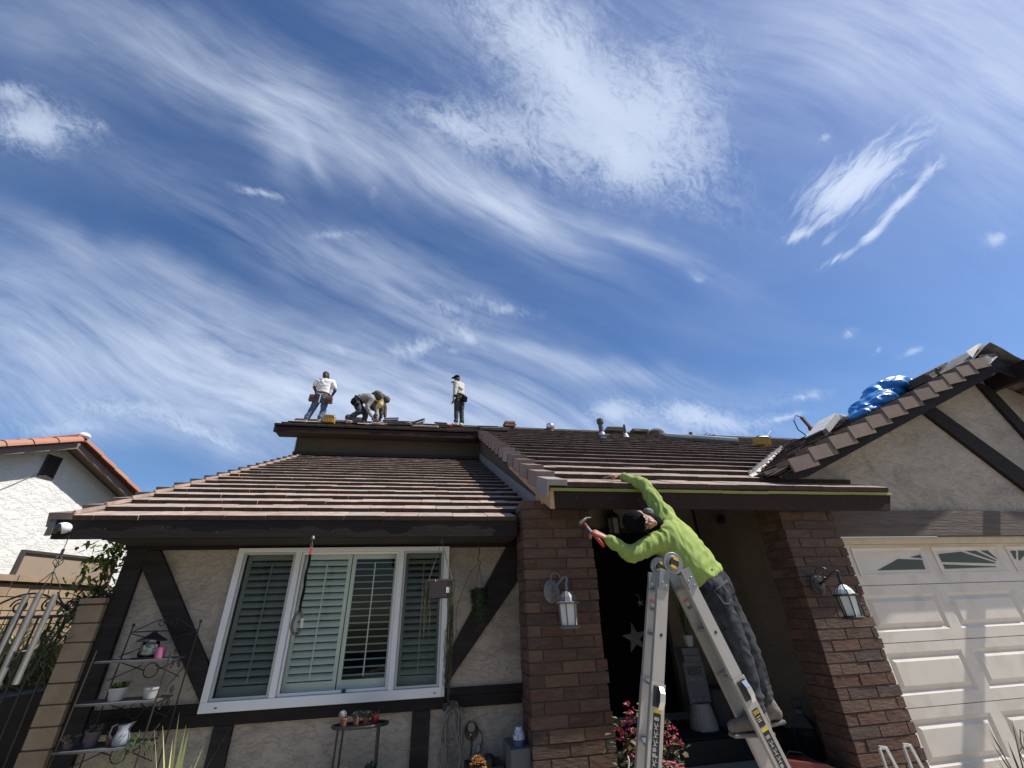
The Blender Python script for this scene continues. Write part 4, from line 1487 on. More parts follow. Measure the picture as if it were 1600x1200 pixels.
# ---- the ladder: two hinged pairs of rails with rungs between the near and the far rail
LD = thing('step_ladder', (1.78, 3.2, 0), 'open aluminium folding ladder with yellow and black hinge knobs, under the worker', 'ladder')
NXL = lambda z: 1.678 - .285 * (1.735 - z)
NXR = lambda z: 1.836 + .345 * (1.738 - z)
YN, YF0 = 3.05, 3.355
yf = lambda z: YF0 + .015 * (1.8 - z)
FO = lambda z: .085 + .008 * (1.8 - z)
ZS = 1.085          # where the outer sections begin


def rail(fx, side, far, z0, z1, w_, name, m_=M_alu, dy=0.0):
    a = V3(fx(z0) + (FO(z0) if far else 0), (yf(z0) if far else YN) + dy, z0)
    c = V3(fx(z1) + (FO(z1) if far else 0), (yf(z1) if far else YN) + dy, z1)
    q = MB()
    up = V3(0, -1, 0)
    d = (c - a).normalized()
    x = d.cross(up).normalized(); y = x.cross(d)
    # C-channel: web towards the viewer side, two flanges behind it
    hw, dp, t = w_ / 2, .030, .0035
    for (x0, x1, y0, y1) in ((-hw, hw, -t, 0), (-hw, -hw + t, 0, dp), (hw - t, hw, 0, dp), (-hw, -hw + .016, dp - t, dp), (hw - .016, hw, dp - t, dp)):
        P = [x * x0 - y * y0, x * x1 - y * y0, x * x1 - y * y1, x * x0 - y * y1]
        q.prism([a + p for p in P], c - a)
    return q.build(name, m_, LD, bevel=.0012)

for fx in (NXL, NXR):
    for far in (False, True):
        rail(fx, 0, far, ZS - .10, 1.715, .082, 'rail', dy=.004)
        rail(fx, 0, far, 0.03, ZS, .094, 'outer_rail', dy=-.004)
        q = MB()
        a = V3(fx(.0) + (FO(0) if far else 0), (yf(0) if far else YN) + .012, 0.0)
        q.bx(a.x - .055, a.x + .055, a.y - .03, a.y + .03, 0.036, .075)
        q.build('foot_pad', M_blackcloth, LD, bevel=.006)
for z in (1.63, 1.345, 1.06, .745, .46, .17):
    for fx in (NXL, NXR):
        out = z < ZS
        a = V3(fx(z), YN + .02, z); c = V3(fx(z) + FO(z), yf(z) + .01, z)
        q = MB()
        s_ = 1 if fx is NXR else -1
        # flat-topped rung with ribs
        prof = [(-.022, .014), (.022, .014), (.017, -.012), (-.010, -.016), (-.022, -.006)]
        q.prism([a + V3(px_, 0, pz_) for px_, pz_ in prof], c - a)
        for k in (-.012, 0, .012):
            q.prism([a + V3(k - .002, 0, .014), a + V3(k + .002, 0, .014), a + V3(k + .002, 0, .0165), a + V3(k - .002, 0, .0165)], c - a)
        q.build('rung', M_rung if not (fx is NXR) else M_alu, LD)
# hinges
for far in (False, True):
    hx, hy, hz = (1.757 + (.055 if far else 0), (YF0 if far else YN), 1.786)
    q = MB()
    Mx = Matrix(((1, 0, 0), (0, 0, -1), (0, 1, 0)))
    q.lathe([(.072, -.010), (.075, -.007), (.075, .007), (.072, .010)], (hx, hy, hz), 32, Mx)
    q.lathe([(.050, .013), (.050, .016), (.046, .017)], (hx, hy + .0, hz), 28, Mx)
    for fx in (NXL, NXR):
        a = V3(fx(1.62) + (.075 if far else 0), hy - .002, 1.62); c = V3(fx(1.74) + (.065 if far else 0), hy - .002, 1.745)
        q.bar(c, a, .076, .020, (0, -1, 0))
    h_ = q.build('hinge', mat('hinge_metal', (0.26, 0.26, 0.26), 0.42, 0.3, 6, metallic=.5), LD, bevel=.003)
    q = MB(); q.lathe([(.034, .0), (.036, .004), (.035, .014), (.031, .018)], (hx, hy - .012, hz), 22, Mx)
    kb = q.build('lock_knob', mat('knob_black', (0.015, 0.015, 0.015), 0.45), LD, smooth=False)
    q = MB()
    for a0 in (radians(62), radians(242)):
        vs = []
        for k in range(9):
            t = a0 + radians(-42 + 84 * k / 8)
            vs.append((hx + .0385 * cos(t), hz + .0385 * sin(t)))
        for k in range(8, -1, -1):
            t = a0 + radians(-30 + 60 * k / 8)
            vs.append((hx + .020 * cos(t), hz + .020 * sin(t)))
        q.prism([(x_, hy - .031, z_) for x_, z_ in vs], (0, .014, 0))
    q.build('knob_grip', mat('knob_yellow', (0.72, 0.42, 0.03), 0.45), LD)
    q = MB()
    for fx in (NXL, NXR):
        for (zz_, off) in ((1.69, .018), (1.665, -.015), (1.64, .015)):
            q.lathe([(.005, 0), (.005, .003), (.003, .0045)], (fx(zz_) + off + (.075 if far else 0), hy - .013, zz_), 10, Mx)
    q.build('rivet', M_rung, LD)
# dark holes of the adjustment and lock latches
for fx in (NXL, NXR):
    for zz_ in (1.643, 1.345):
        q = MB(); q.lathe([(.010, 0), (.010, .0012)], (fx(zz_) + .004, YN - .0005, zz_), 14, Matrix(((1, 0, 0), (0, 0, -1), (0, 1, 0))))
        q.build('lock_hole', M_black, LD)
    d = V3(fx(0) - fx(1), 0, -1).normalized()
    a = V3(fx(ZS - .02), YN - .012, ZS - .02)
    q = MB(); q.bar(a - d * .005, a + d * .105, .062, .012, (0, -1, 0))
    q.build('latch_plate', mat('latch_black', (0.02, 0.02, 0.022), 0.4), LD, bevel=.003)
    q = MB()
    side = V3(.012, 0, 0)
    pts = [a + side + V3(0, -.008, .004), a + side + d * .03 + V3(0, -.034, 0), a + side + d * .075 + V3(0, -.036, 0), a + side + d * .115 + V3(0, -.016, 0)]
    for k in range(3):
        q.bar(pts[k], pts[k + 1] + (pts[k + 1] - pts[k]).normalized() * .002, .034, .004, (0, -1, 0))
    q.build('latch_lever', mat('chromed', (0.75, 0.75, 0.76), 0.18, metallic=1.0), LD, bevel=.002)


def text_mesh(body, size, M, material, name, parent, extrude=.0004, align='CENTER', sx=1.0):
    cu = bpy.data.curves.new(name, 'FONT')
    cu.body = body; cu.size = size; cu.extrude = extrude; cu.align_x = align; cu.align_y = 'CENTER'
    cu.offset = size * .012
    ob = bpy.data.objects.new(name, cu)
    COL.objects.link(ob)
    me = evaluated(ob)
    bpy.data.objects.remove(ob)
    me.transform(Matrix.Diagonal((sx, 1, 1, 1)))
    me.materials.clear(); me.materials.append(material)
    me.transform(M)
    me.transform(Matrix.Translation(-WORLD[parent.name]))
    o = bpy.data.objects.new(name, me)
    COL.objects.link(o); o.parent = parent; WORLD[o.name] = WORLD[parent.name].copy()
    return o


# printed stickers on the outer rails
M_stk = mat('sticker_black', (0.012, 0.011, 0.012), 0.5)
M_stw = mat('sticker_white', (0.62, 0.60, 0.56), 0.5)
M_sty = mat('sticker_yellow', (0.62, 0.47, 0.02), 0.5)


def stk_frame(fx, z):
    d = V3(fx(1) - fx(0), 0, 1).normalized()
    x = V3(d.z, 0, -d.x)
    o = V3(fx(z), YN - .0087, z)
    return o, x, d


def flat(o, x, d, u0, u1, v0, v1, m_, name, dy=0.0):
    q = MB(); q.prism([o + x * u0 + d * v0 + V3(0, dy, 0), o + x * u1 + d * v0 + V3(0, dy, 0), o + x * u1 + d * v1 + V3(0, dy, 0), o + x * u0 + d * v1 + V3(0, dy, 0)], (0, -.0006, 0))
    return q.build(name, m_, LD)

for fx, zt_, lab in ((NXL, .935, 0), (NXR, .80, 1)):
    o, x, d = stk_frame(fx, zt_)
    flat(o, x, d, -.024, .024, -.62, 0, M_stk, 'sticker')
    flat(o, x, d, -.024, .024, .002, .020, M_sty, 'sticker')
    r = random.Random(4)
    q = MB()
    v = -.02
    mx_w = lambda u0, u1, v0, v1: q.prism([o + x * u0 + d * v0 + V3(0, -.0007, 0), o + x * u1 + d * v0 + V3(0, -.0007, 0), o + x * u1 + d * v1 + V3(0, -.0007, 0), o + x * u0 + d * v1 + V3(0, -.0007, 0)], (0, -.0005, 0))
    for k in range(3):
        mx_w(-.018, .012, v - .003, v - .0005); v -= .006
    v -= .01
    n_ = 0
    while v > -.60:
        if n_ % 5 < 3:
            # small drawing of a figure or ladder: slanted strokes
            for (uu, ss) in ((-.014, 1), (.006, -1)):
                A = o + x * uu + d * v + V3(0, -.001, 0); Bq = o + x * (uu + .010 * ss) + d * (v - .030) + V3(0, -.001, 0)
                q.bar(A, Bq, .0022, .0006, (0, -1, 0))
                q.bar(Bq, Bq + x * .010 * ss * -1.3, .002, .0006, (0, -1, 0))
                q.bar(A - d * .012, A - d * .012 + x * .010, .002, .0006, (0, -1, 0))
            v -= .040
        else:
            for k in range(4):
                mx_w(-.018, r.uniform(.0, .017), v - .0028, v - .0006); v -= .005
            v -= .006
        n_ += 1
    q.build('sticker_marks', M_stw, LD)
o, x, d = stk_frame(NXR, .845)
flat(o, x, d, -.024, .024, -.02, .075, M_stk, 'sticker')
Mt = basis(x, d, -V3(0, 1, 0) * -1 if False else V3(0, -1, 0), o + d * .055 + V3(0, -.001, 0))
text_mesh('300', .030, basis(x, d, V3(0, -1, 0), o + d * .055 + V3(-.002, -.0012, 0)), M_sty, 'sticker_number', LD)
flat(o, x, d, -.018, .016, .030, .034, M_sty, 'sticker', -.0006)
flat(o, x, d, -.018, .010, .018, .021, M_stw, 'sticker', -.0006)
flat(o, x, d, -.018, .014, .008, .011, M_stw, 'sticker', -.0006)
# safety notice on the far rail
for fx in (NXL, NXR):
    d = V3(fx(1) - fx(0), 0, 1).normalized(); x = V3(d.z, 0, -d.x)
    z = 1.56
    o = V3(fx(z) + FO(z), yf(z) - .0005, z)
    flat(o, x, d, -.030, .026, -.075, 0, mat('sticker_grey', (0.30, 0.29, 0.28), 0.5), 'sticker')
    flat(o, x, d, -.030, .026, -.018, -.002, mat('sticker_orange', (0.60, 0.13, 0.05), 0.5), 'sticker', -.0008)
    q = MB(); ps = []
    for k in range(10):
        t = pi / 2 + k * pi / 5; rr = .014 if k % 2 == 0 else .006
        ps.append(o + x * (rr * cos(t) - .002) + d * (-.036 + rr * sin(t)) + V3(0, -.001, 0))
    q.prism(ps, (0, -.0006, 0)); q.build('sticker_star', M_stw, LD)
    flat(o, x, d, -.022, .018, -.062, -.056, M_black, 'sticker', -.0008)
    flat(o, x, d, -.022, .014, -.070, -.066, M_black, 'sticker', -.0008)

# ---- the worker on the ladder
WK = thing('person', (2.2, 3.3, .745), 'person in a lime long-sleeved shirt and black jeans leaning off the open ladder', 'person')
pel = V3(2.205, 3.34, 1.655); wst = V3(2.150, 3.36, 1.775); chs = V3(2.045, 3.44, 1.985); nkb = V3(1.945, 3.475, 2.115)
shR = V3(2.055, 3.55, 2.225); shL = V3(1.850, 3.405, 1.975)
elR = V3(2.005, 3.735, 2.555); haR = V3(1.875, 3.915, 2.685)
elL = V3(1.610, 3.385, 1.885); haL = V3(1.435, 3.455, 2.028)
hd = V3(1.745, 3.415, 2.145)
hipR = V3(2.285, 3.395, 1.63); hipL = V3(2.165, 3.265, 1.605)
knR = V3(2.395, 3.34, 1.245); knL = V3(2.225, 3.20, 1.215)
anR = V3(2.400, 3.31, .905); anL = V3(2.235, 3.19, .870)
side = (shR - shL)
crown = V3(-.97, -.12, -.05).normalized()
face = V3(-.10, -.93, -.36); face = (face - crown * face.dot(crown)).normalized()
ear = crown.cross(face)
F = Flesh()
F.loft([(pel - V3(-.02, 0, .06), .13, .10), (pel, .15, .11), (wst, .125, .095), (chs, .16, .105), (chs.lerp(nkb, .6), .165, .10), (nkb, .07, .06)], side)
F.chain(nkb, .060, hd - crown * .075 - face * .01, .052)
# head: skull, jaw, nose, brow, lips, ears
F.ell(hd + crown * .015 - face * .008, crown * .112, face * .096, ear * .077)
F.ell(hd - crown * .055 + face * .022, crown * .062, face * .068, ear * .057)
F.cap_(hd + face * .088 + crown * .015, .010, hd + face * .112 - crown * .018, .014, 8)
F.cap_(hd + face * .082 + crown * .030 - ear * .04, .012, hd + face * .082 + crown * .030 + ear * .04, .012, 8)
F.cap_(hd + face * .090 - crown * .046 - ear * .018, .007, hd + face * .090 - crown * .046 + ear * .018, .007, 8)
F.cap_(hd + face * .090 - crown * .058 - ear * .014, .008, hd + face * .090 - crown * .058 + ear * .014, .008, 8)
F.ell(hd + face * .075 - crown * .088, crown * .020, face * .022, ear * .024)
for s_ in (-1, 1):
    F.ell(hd + ear * s_ * .080 - face * .010, crown * .030, face * .018, ear * .010)
F.chain(shR, .052, elR, .040, haR - (haR - elR).normalized() * .03, .027)
F.chain(shL, .052, elL, .040, haL - (haL - elL).normalized() * .03, .027)
F.chain(hipR, .085, knR, .055, anR, .040)
F.chain(hipL, .085, knL, .055, anL, .040)
hand(F, haR, V3(-.75, .55, .10), V3(.1, .25, -1), 1, .185, .12)
# the left hand closes round the hammer handle
hd_dir = V3(-.62, .05, .80).normalized()
hand(F, haL, V3(-.80, .05, .42), V3(.50, .10, .85) * -1 + V3(0, 0.9, 0), -1, .18, .95)
F.fuse('body', M_skin, WK, .0062, 2)
# eyes, glasses
q = MB()
for s_ in (-1, 1):
    q.ball(tuple(hd + face * .086 + crown * .010 + ear * s_ * .032), .0105, 10)
q.build('eyes', mat('eye_dark', (0.03, 0.02, 0.02), 0.2), WK, smooth=True)
q = MB()
for s_ in (-1, 1):
    c = hd + face * .108 + crown * .010 + ear * s_ * .033
    q.tube([c + crown * .017 * cos(t) + ear * .026 * sin(t) for t in [2 * pi * k / 14 for k in range(14)]], .0022, 5, closed=True)
    q.tube([c + ear * s_ * .026, hd + ear * s_ * .086 + crown * .012 - face * .01], .0022, 5)
q.tube([hd + face * .110 + crown * .012 - ear * .008, hd + face * .110 + crown * .012 + ear * .008], .002, 5)
q.build('glasses', M_black, WK)
# cap with curled crown, gaiter, bandana
F = Flesh()
F.ell(hd + crown * .048 - face * .010, crown * .098, face * .108, ear * .090)
F.cap_(hd + crown * .052 + face * .085 - ear * .045, .014, hd + crown * .052 + face * .085 + ear * .045, .014)
F.loft([(hd + crown * .045 + face * .080, .075, .010), (hd + crown * .062 + face * .150, .062, .006)], ear)
F.ell(hd + crown * .01 - face * .055, crown * .100, face * .062, ear * .088)
F.fuse('cap', M_blackcloth, WK, .006, 2, wr=.003, wf=40)
F = Flesh()
F.chain(hd - crown * .068 - face * .028, .070, nkb.lerp(hd, .25), .083)
F.ell(hd - crown * .075 + face * .015, crown * .030, face * .060, ear * .060)
F.fuse('neck_gaiter', M_blackcloth, WK, .006, 3, wr=.004, wf=26)
F = Flesh()
bc = hd - crown * .095 + V3(.01, .02, .075)
F.ell(bc, V3(.042, 0, .01), V3(0, .05, 0), V3(-.01, 0, .038))
F.fuse('bandana', mat('bandana', (0.03, 0.03, 0.032), 0.8, 0.9, 34.0, (0.34, 0.35, 0.36)), WK, .006, 2, wr=.004, wf=50)
# shirt
F = Flesh()
low = pel + (wst - pel) * .25
F.loft([(low, .178, .133), (wst, .172, .128), (wst.lerp(chs, .5), .182, .132), (chs, .195, .134), (chs.lerp(nkb, .62), .192, .122), (nkb, .090, .078)], side)
dR = (haR - elR).normalized(); dL = (haL - elL).normalized()
F.chain(chs.lerp(shR, .5), .115, shR, .088, shR.lerp(elR, .55), .068, elR, .058, elR.lerp(haR, .6), .049, haR - dR * .035, .040)
F.chain(chs.lerp(shL, .5), .115, shL, .085, shL.lerp(elL, .55), .068, elL, .060, elL.lerp(haL, .6), .049, haL - dL * .035, .037)
sh = F.fuse('shirt', M_hiviz, WK, .0085, 9, wr=.010, wf=9, stretch=(1.7, 1.2, .75))
q = MB()
for (h_, dd, rr) in ((haR, dR, .041), (haL, dL, .038)):
    c = h_ - dd * .032
    x_ = dd.cross(V3(0, 0, 1)).normalized(); y_ = dd.cross(x_)
    q.tube([c + (x_ * cos(t) + y_ * sin(t)) * rr for t in [2 * pi * k / 16 for k in range(16)]], .006, 6, closed=True)
q.build('cuff', M_hiviz, WK, smooth=True)
# jeans
F = Flesh()
F.loft([(pel - V3(-.03, 0, .10), .165, .128), (pel - V3(-.01, 0, .02), .176, .132), (pel + (wst - pel) * .75, .160, .120)], side)
F.chain(hipR, .112, hipR.lerp(knR, .5), .095, knR, .076, knR.lerp(anR, .5), .074, anR + V3(0, 0, .02), .058)
F.chain(hipL, .110, hipL.lerp(knL, .5), .092, knL, .074, knL.lerp(anL, .5), .070, anL + V3(0, 0, .02), .056)
for a_ in (anR, anL):
    for k in range(3):
        c = a_ + V3(.004 * k, 0, .012 + k * .032)
        F.ell(c, V3(.064, 0, .008), V3(0, .064, 0), V3(0, 0, .017))
F.fuse('jeans', M_jean, WK, .008, 7, wr=.008, wf=11, stretch=(1.1, 1.1, 1.1))
# belt and back pocket
q = MB()
bl = pel + (wst - pel) * .55
ax = (wst - pel).normalized(); sx = (side - ax * side.dot(ax)).normalized(); sy = ax.cross(sx)
from mathutils.bvhtree import BVHTree
jo = bpy.data.objects['jeans']
bv = BVHTree.FromPolygons([v.co + WORLD['person'] for v in jo.data.vertices], [tuple(p.vertices) for p in jo.data.polygons])
nrm_ = V3(-.15, -1, .1).normalized()
for o_ in (.075, -.055):
    c = pel - ax * .085 + sx * o_
    P = [c + sx * -.045 + ax * .05, c + sx * .045 + ax * .05, c + sx * .042 - ax * .050, c - ax * .070, c - sx * .042 - ax * .050, c + sx * -.045 + ax * .05]
    L_ = []
    for k in range(5):
        for j in range(5):
            h_ = bv.ray_cast(P[k].lerp(P[k + 1], j / 5) + nrm_ * .5, -nrm_)
            if h_[0] is not None:
                L_.append(h_[0] + nrm_ * .002)
    q.tube(L_, .0028, 5, closed=True)
q.build('pocket_seam', mat('seam_grey', (0.10, 0.105, 0.115), 0.8), WK)
# boots
for (a_, toe, heel) in ((anR, V3(2.215, 3.345, .775), V3(2.455, 3.30, .835)), (anL, V3(2.055, 3.215, .790), V3(2.265, 3.185, .800))):
    F = Flesh()
    F.chain(a_ + V3(0, 0, .03), .052, a_.lerp(heel, .5), .050, heel, .042)
    F.chain(heel, .040, heel.lerp(toe, .5) + V3(0, 0, .022), .043, toe + V3(0, 0, .008), .038)
    F.fuse('boot', M_boot, WK, .007, 4, wr=.003, wf=30)
    q = MB()
    q.bar(heel + V3(.04, 0, -.045), toe + V3(-.03, 0, -.032), .085, .022, (0, 0, 1))
    q.build('boot_sole', mat('sole_pale', (0.17, 0.155, 0.13), 0.8, 0.4, 10), WK, bevel=.008)

# the hammer he holds: red and black handle, claw head
HM = thing('hammer', tuple(haL + V3(-.06, 0, 0)), 'red-handled claw hammer held in the hand of the lime-shirted worker', 'hammer')
g0 = haL + V3(-.055, -.012, -.035); g1 = g0 + hd_dir * .23
q = MB(); q.tube([g0 - hd_dir * .05, g0, g0 + hd_dir * .10], [.013, .017, .014], 8)
q.build('grip', mat('grip_red', (0.36, 0.03, 0.025), 0.45, 0.2), HM, smooth=True)
q = MB(); q.tube([g0 + hd_dir * .10, g0 + hd_dir * .155], .009, 8)
q.build('shaft', M_rung, HM)
q = MB(); q.tube([g0 + hd_dir * .155, g0 + hd_dir * .185], .012, 8)
q.build('collar', mat('grip_red', (0.36, 0.03, 0.025)), HM)
hh = g0 + hd_dir * .205
q = MB()
cx_ = V3(.80, .1, .62).normalized()
q.tube([hh - cx_ * .045, hh - cx_ * .035, hh + cx_ * .02, hh + cx_ * .055], [.018, .019, .015, .006], 10)
q.tube([hh + cx_ * .02, hh + cx_ * .055 - hd_dir * .008, hh + cx_ * .085 - hd_dir * .025], [.013, .010, .005], 6)
q.build('head', mat('steel_dark', (0.08, 0.075, 0.075), 0.5, metallic=.4), HM, smooth=True)

# ================================================================== crew on the roof
M_tee = mat('white_tee', (0.72, 0.71, 0.69), 0.85, 0.25, 4, (0.58, 0.57, 0.56), bump=0.3, bump_scale=20)
M_greytop = mat('grey_top', (0.30, 0.29, 0.28), 0.85, 0.4, 5, (0.20, 0.195, 0.19), bump=0.3, bump_scale=18)
M_paletop = mat('pale_long_sleeve', (0.52, 0.50, 0.46), 0.85, 0.5, 6, (0.30, 0.29, 0.27), bump=0.3, bump_scale=18)
M_brownhood = mat('brown_hood', (0.085, 0.065, 0.055), 0.85, 0.4, 8)
M_blue = mat('blue_jeans', (0.055, 0.085, 0.14), 0.85, 0.6, 7, (0.14, 0.19, 0.27), bump=0.3, bump_scale=22)
M_darkj = mat('dark_work_trousers', (0.030, 0.032, 0.036), 0.85, 0.5, 7, (0.07, 0.075, 0.08), bump=0.3, bump_scale=22)
M_leather = mat('red_brown_leather', (0.13, 0.045, 0.032), 0.6, 0.5, 9, (0.07, 0.03, 0.022), bump=0.3, bump_scale=30)
M_khakishoe = mat('pale_shoe', (0.45, 0.40, 0.33), 0.8, 0.4, 9)
VX = .013


def shoe(WKx, a_, toe, m_=None):
    F = Flesh()
    F.chain(V3(*a_) + V3(0, 0, .01), .050, V3(a_[0], a_[1], toe[2] + .03), .045, V3(*toe) + V3(0, 0, .012), .036)
    F.fuse('shoe', m_ or M_khakishoe, WKx, .011, 2)


def small_person(J, label, side, shirt, trousers, sleeve_to_wrist, skin, head_ax, face_dir, hat=None, hat_m=None, shoes=None, pouches=(), grp='roofers at work on the upper roof', k=1.0):
    J = {a: Vector(b) for a, b in J.items()}
    t = thing('person', (J['pel'].x, J['pel'].y, min(J['anL'].z, J['anR'].z) - .09), label, 'person', grp)
    side = Vector(side).normalized()
    ha = Vector(head_ax).normalized(); fd = Vector(face_dir); fd = (fd - ha * fd.dot(ha)).normalized(); er = ha.cross(fd)
    hd_ = J['hd']
    F = Flesh()
    F.loft([(J['pel'] + (J['pel'] - J['wst']) * .3, .12 * k, .09 * k), (J['wst'], .115 * k, .085 * k), (J['chs'], .14 * k, .095 * k), (J['nk'], .06, .05)], side)
    F.chain(J['nk'], .048, hd_ - ha * .05, .045)
    F.ell(hd_, ha * .105, fd * .088, er * .072)
    F.ell(hd_ - ha * .05 + fd * .02, ha * .055, fd * .062, er * .052)
    F.cap_(hd_ + fd * .080, .010, hd_ + fd * .100 - ha * .018, .012, 8)
    for s_ in ('L', 'R'):
        F.chain(J['sh' + s_], .048, J['el' + s_], .040, J['ha' + s_], .028)
        d = (J['ha' + s_] - J['el' + s_]).normalized()
        hand(F, J['ha' + s_], d, fd if abs(fd.dot(d)) < .9 else V3(0, 0, -1), 1 if s_ == 'L' else -1, .165, .6, 1.15)
        F.chain(J['hip' + s_], .075, J['kn' + s_], .05, J['an' + s_], .038)
    F.fuse('body', skin, t, VX * .8, 1)
    F = Flesh()
    F.loft([(J['pel'] + (J['wst'] - J['pel']) * .3, .155 * k, .118 * k), (J['wst'], .148 * k, .112 * k), (J['wst'].lerp(J['chs'], .6), .165 * k, .118 * k), (J['chs'], .172 * k, .118 * k), (J['chs'].lerp(J['nk'], .6), .16 * k, .10 * k), (J['nk'], .07, .06)], side)
    for s_ in ('L', 'R'):
        sh_, el_, ha_ = J['sh' + s_], J['el' + s_], J['ha' + s_]
        if sleeve_to_wrist:
            F.chain(J['chs'].lerp(sh_, .6), .09 * k, sh_, .068, el_, .052, el_.lerp(ha_, .9), .038)
        else:
            F.chain(J['chs'].lerp(sh_, .6), .09 * k, sh_, .070, sh_.lerp(el_, .62), .064)
    F.fuse('shirt', shirt, t, VX, 4, wr=.009, wf=9)
    F = Flesh()
    F.loft([(J['pel'] - (J['wst'] - J['pel']).normalized() * .06, .145 * k, .115 * k), (J['pel'], .155 * k, .12 * k), (J['pel'].lerp(J['wst'], .6), .14 * k, .108 * k)], side)
    for s_ in ('L', 'R'):
        F.chain(J['hip' + s_], .098 * k, J['kn' + s_], .070 * k, J['an' + s_].lerp(J['kn' + s_], .08), .058 * k)
        F.cap_(J['an' + s_] + V3(0, 0, .03), .064, J['an' + s_] + V3(0, 0, .06), .060)
    F.fuse('trousers', trousers, t, VX, 4, wr=.010, wf=9, stretch=(1, 1, 1.5))
    if hat:
        F = Flesh()
        F.ell(hd_ + ha * .035, ha * .082, fd * .098, er * .082)
        if hat == 'cap':
            F.loft([(hd_ + ha * .045 + fd * .07, .070, .010), (hd_ + ha * .035 + fd * .165, .055, .008)], er)
        if hat == 'hood':
            F.ell(hd_ - fd * .02, ha * .115, fd * .095, er * .085)
            F.chain(hd_ - ha * .06, .075, J['nk'], .09)
        if hat == 'brim':
            F.loft([(hd_ + ha * .030, .15, .15), (hd_ + ha * .042, .14, .14)], er)
        F.fuse('hat', hat_m, t, VX * .8, 2)
    for s_, toe in shoes:
        shoe(t, J['an' + s_], toe)
    # tool belt with pouches
    q = MB()
    ax = (J['wst'] - J['pel']).normalized(); sx = (side - ax * side.dot(ax)).normalized(); sy = ax.cross(sx)
    c = J['pel'].lerp(J['wst'], .55)
    q.tube([c + sx * .172 * k * cos(a_) + sy * .135 * k * sin(a_) for a_ in [2 * pi * i_ / 20 for i_ in range(20)]], .020, 6, closed=True)
    q.build('tool_belt', M_leather if pouches and pouches[0][2] == 'r' else M_blackcloth, t)
    for (p, sz, kind) in pouches:
        q = MB(); p = Vector(p)
        m_ = M_leather if kind == 'r' else M_blackcloth
        M = basis(sx, sy, ax, p)
        vs = [M @ Vector((a_ * sz * (1 if c_ < 0 else .82), b_ * sz * .55, c_ * sz)) for c_ in (-1, 1) for a_, b_ in ((-1, -1), (1, -1), (1, 1), (-1, 1))]
        q.add(vs, [(0, 3, 2, 1), (4, 5, 6, 7), (0, 1, 5, 4), (1, 2, 6, 5), (2, 3, 7, 6), (3, 0, 4, 7)])
        q.frame(M @ Matrix.Translation((0, -sz * .58, sz * .35)), sz * .92, sz * .10, sz * .5)
        q.bar(p + sx * sz * .3 + ax * sz, p + sx * sz * .3 + ax * sz * 1.8, .018, .014)
        q.build('pouch', m_, t, bevel=.012)
    return t

small_person(dict(hd=(-2.800, 10.13, 7.035), nk=(-2.79, 10.17, 6.935), shL=(-2.965, 10.15, 6.865), shR=(-2.605, 10.15, 6.855), elL=(-3.015, 10.14, 6.685), elR=(-2.515, 10.17, 6.64),
                  haL=(-2.955, 10.28, 6.56), haR=(-2.60, 10.30, 6.555), chs=(-2.785, 10.15, 6.82), wst=(-2.785, 10.15, 6.58), pel=(-2.795, 10.15, 6.42),
                  hipL=(-2.87, 10.15, 6.39), hipR=(-2.72, 10.15, 6.39), knL=(-2.965, 10.18, 6.10), anL=(-3.045, 10.16, 5.82), knR=(-2.705, 10.19, 6.11), anR=(-2.735, 10.13, 5.82)),
             'person in a white T-shirt and blue jeans standing with their back turned on the roof', (1, 0, 0), M_tee, M_blue, False, M_skin_dark,
             (.05, .30, .95), (.1, 1, -.45), 'cap', mat('green_cap', (0.045, 0.06, 0.04), 0.8), [('L', (-3.07, 10.20, 5.735)), ('R', (-2.70, 10.05, 5.70))],
             [((-2.98, 10.09, 6.36), .085, 'r'), ((-2.59, 10.09, 6.32), .080, 'r'), ((-2.80, 10.02, 6.48), .035, 'r')])
# hammer hanging behind his belt
q = MB(); q.tube([(-2.79, 10.0, 6.43), (-2.80, 9.99, 6.20)], .012, 6); q.bar((-2.84, 10.0, 6.44), (-2.74, 10.0, 6.44), .02, .02)
ob = q.build('hammer', mat('pale_handle', (0.5, 0.48, 0.42), 0.6)); setp(ob, 'pale-handled hammer hanging behind the belt of the white T-shirt roofer', 'hammer')

small_person(dict(hd=(-1.43, 10.30, 6.39), nk=(-1.55, 10.33, 6.49), shL=(-1.60, 10.22, 6.475), shR=(-1.59, 10.48, 6.53), elL=(-1.70, 10.20, 6.235), elR=(-1.50, 10.50, 6.33),
                  haL=(-1.55, 10.25, 5.99), haR=(-1.43, 10.42, 6.03), chs=(-1.70, 10.35, 6.555), wst=(-1.90, 10.35, 6.535), pel=(-2.00, 10.35, 6.43),
                  hipL=(-1.99, 10.27, 6.40), hipR=(-1.97, 10.43, 6.40), knL=(-1.86, 10.24, 6.12), anL=(-2.12, 10.24, 5.90), knR=(-1.74, 10.46, 6.15), anR=(-1.76, 10.46, 5.96)),
             'person in a grey long-sleeved top and yellow hat bending low over the roof', (0, 1, 0), M_greytop, M_darkj, True, M_skin_dark,
             (.75, -.1, -.55), (.25, -.1, -.95), 'brim', mat('straw_yellow', (0.62, 0.50, 0.22), 0.8, 0.3, 12), [('L', (-2.02, 10.20, 5.80)), ('R', (-1.66, 10.44, 5.86))],
             [((-2.03, 10.19, 6.36), .070, 'b'), ((-1.93, 10.20, 6.28), .05, 'b')])
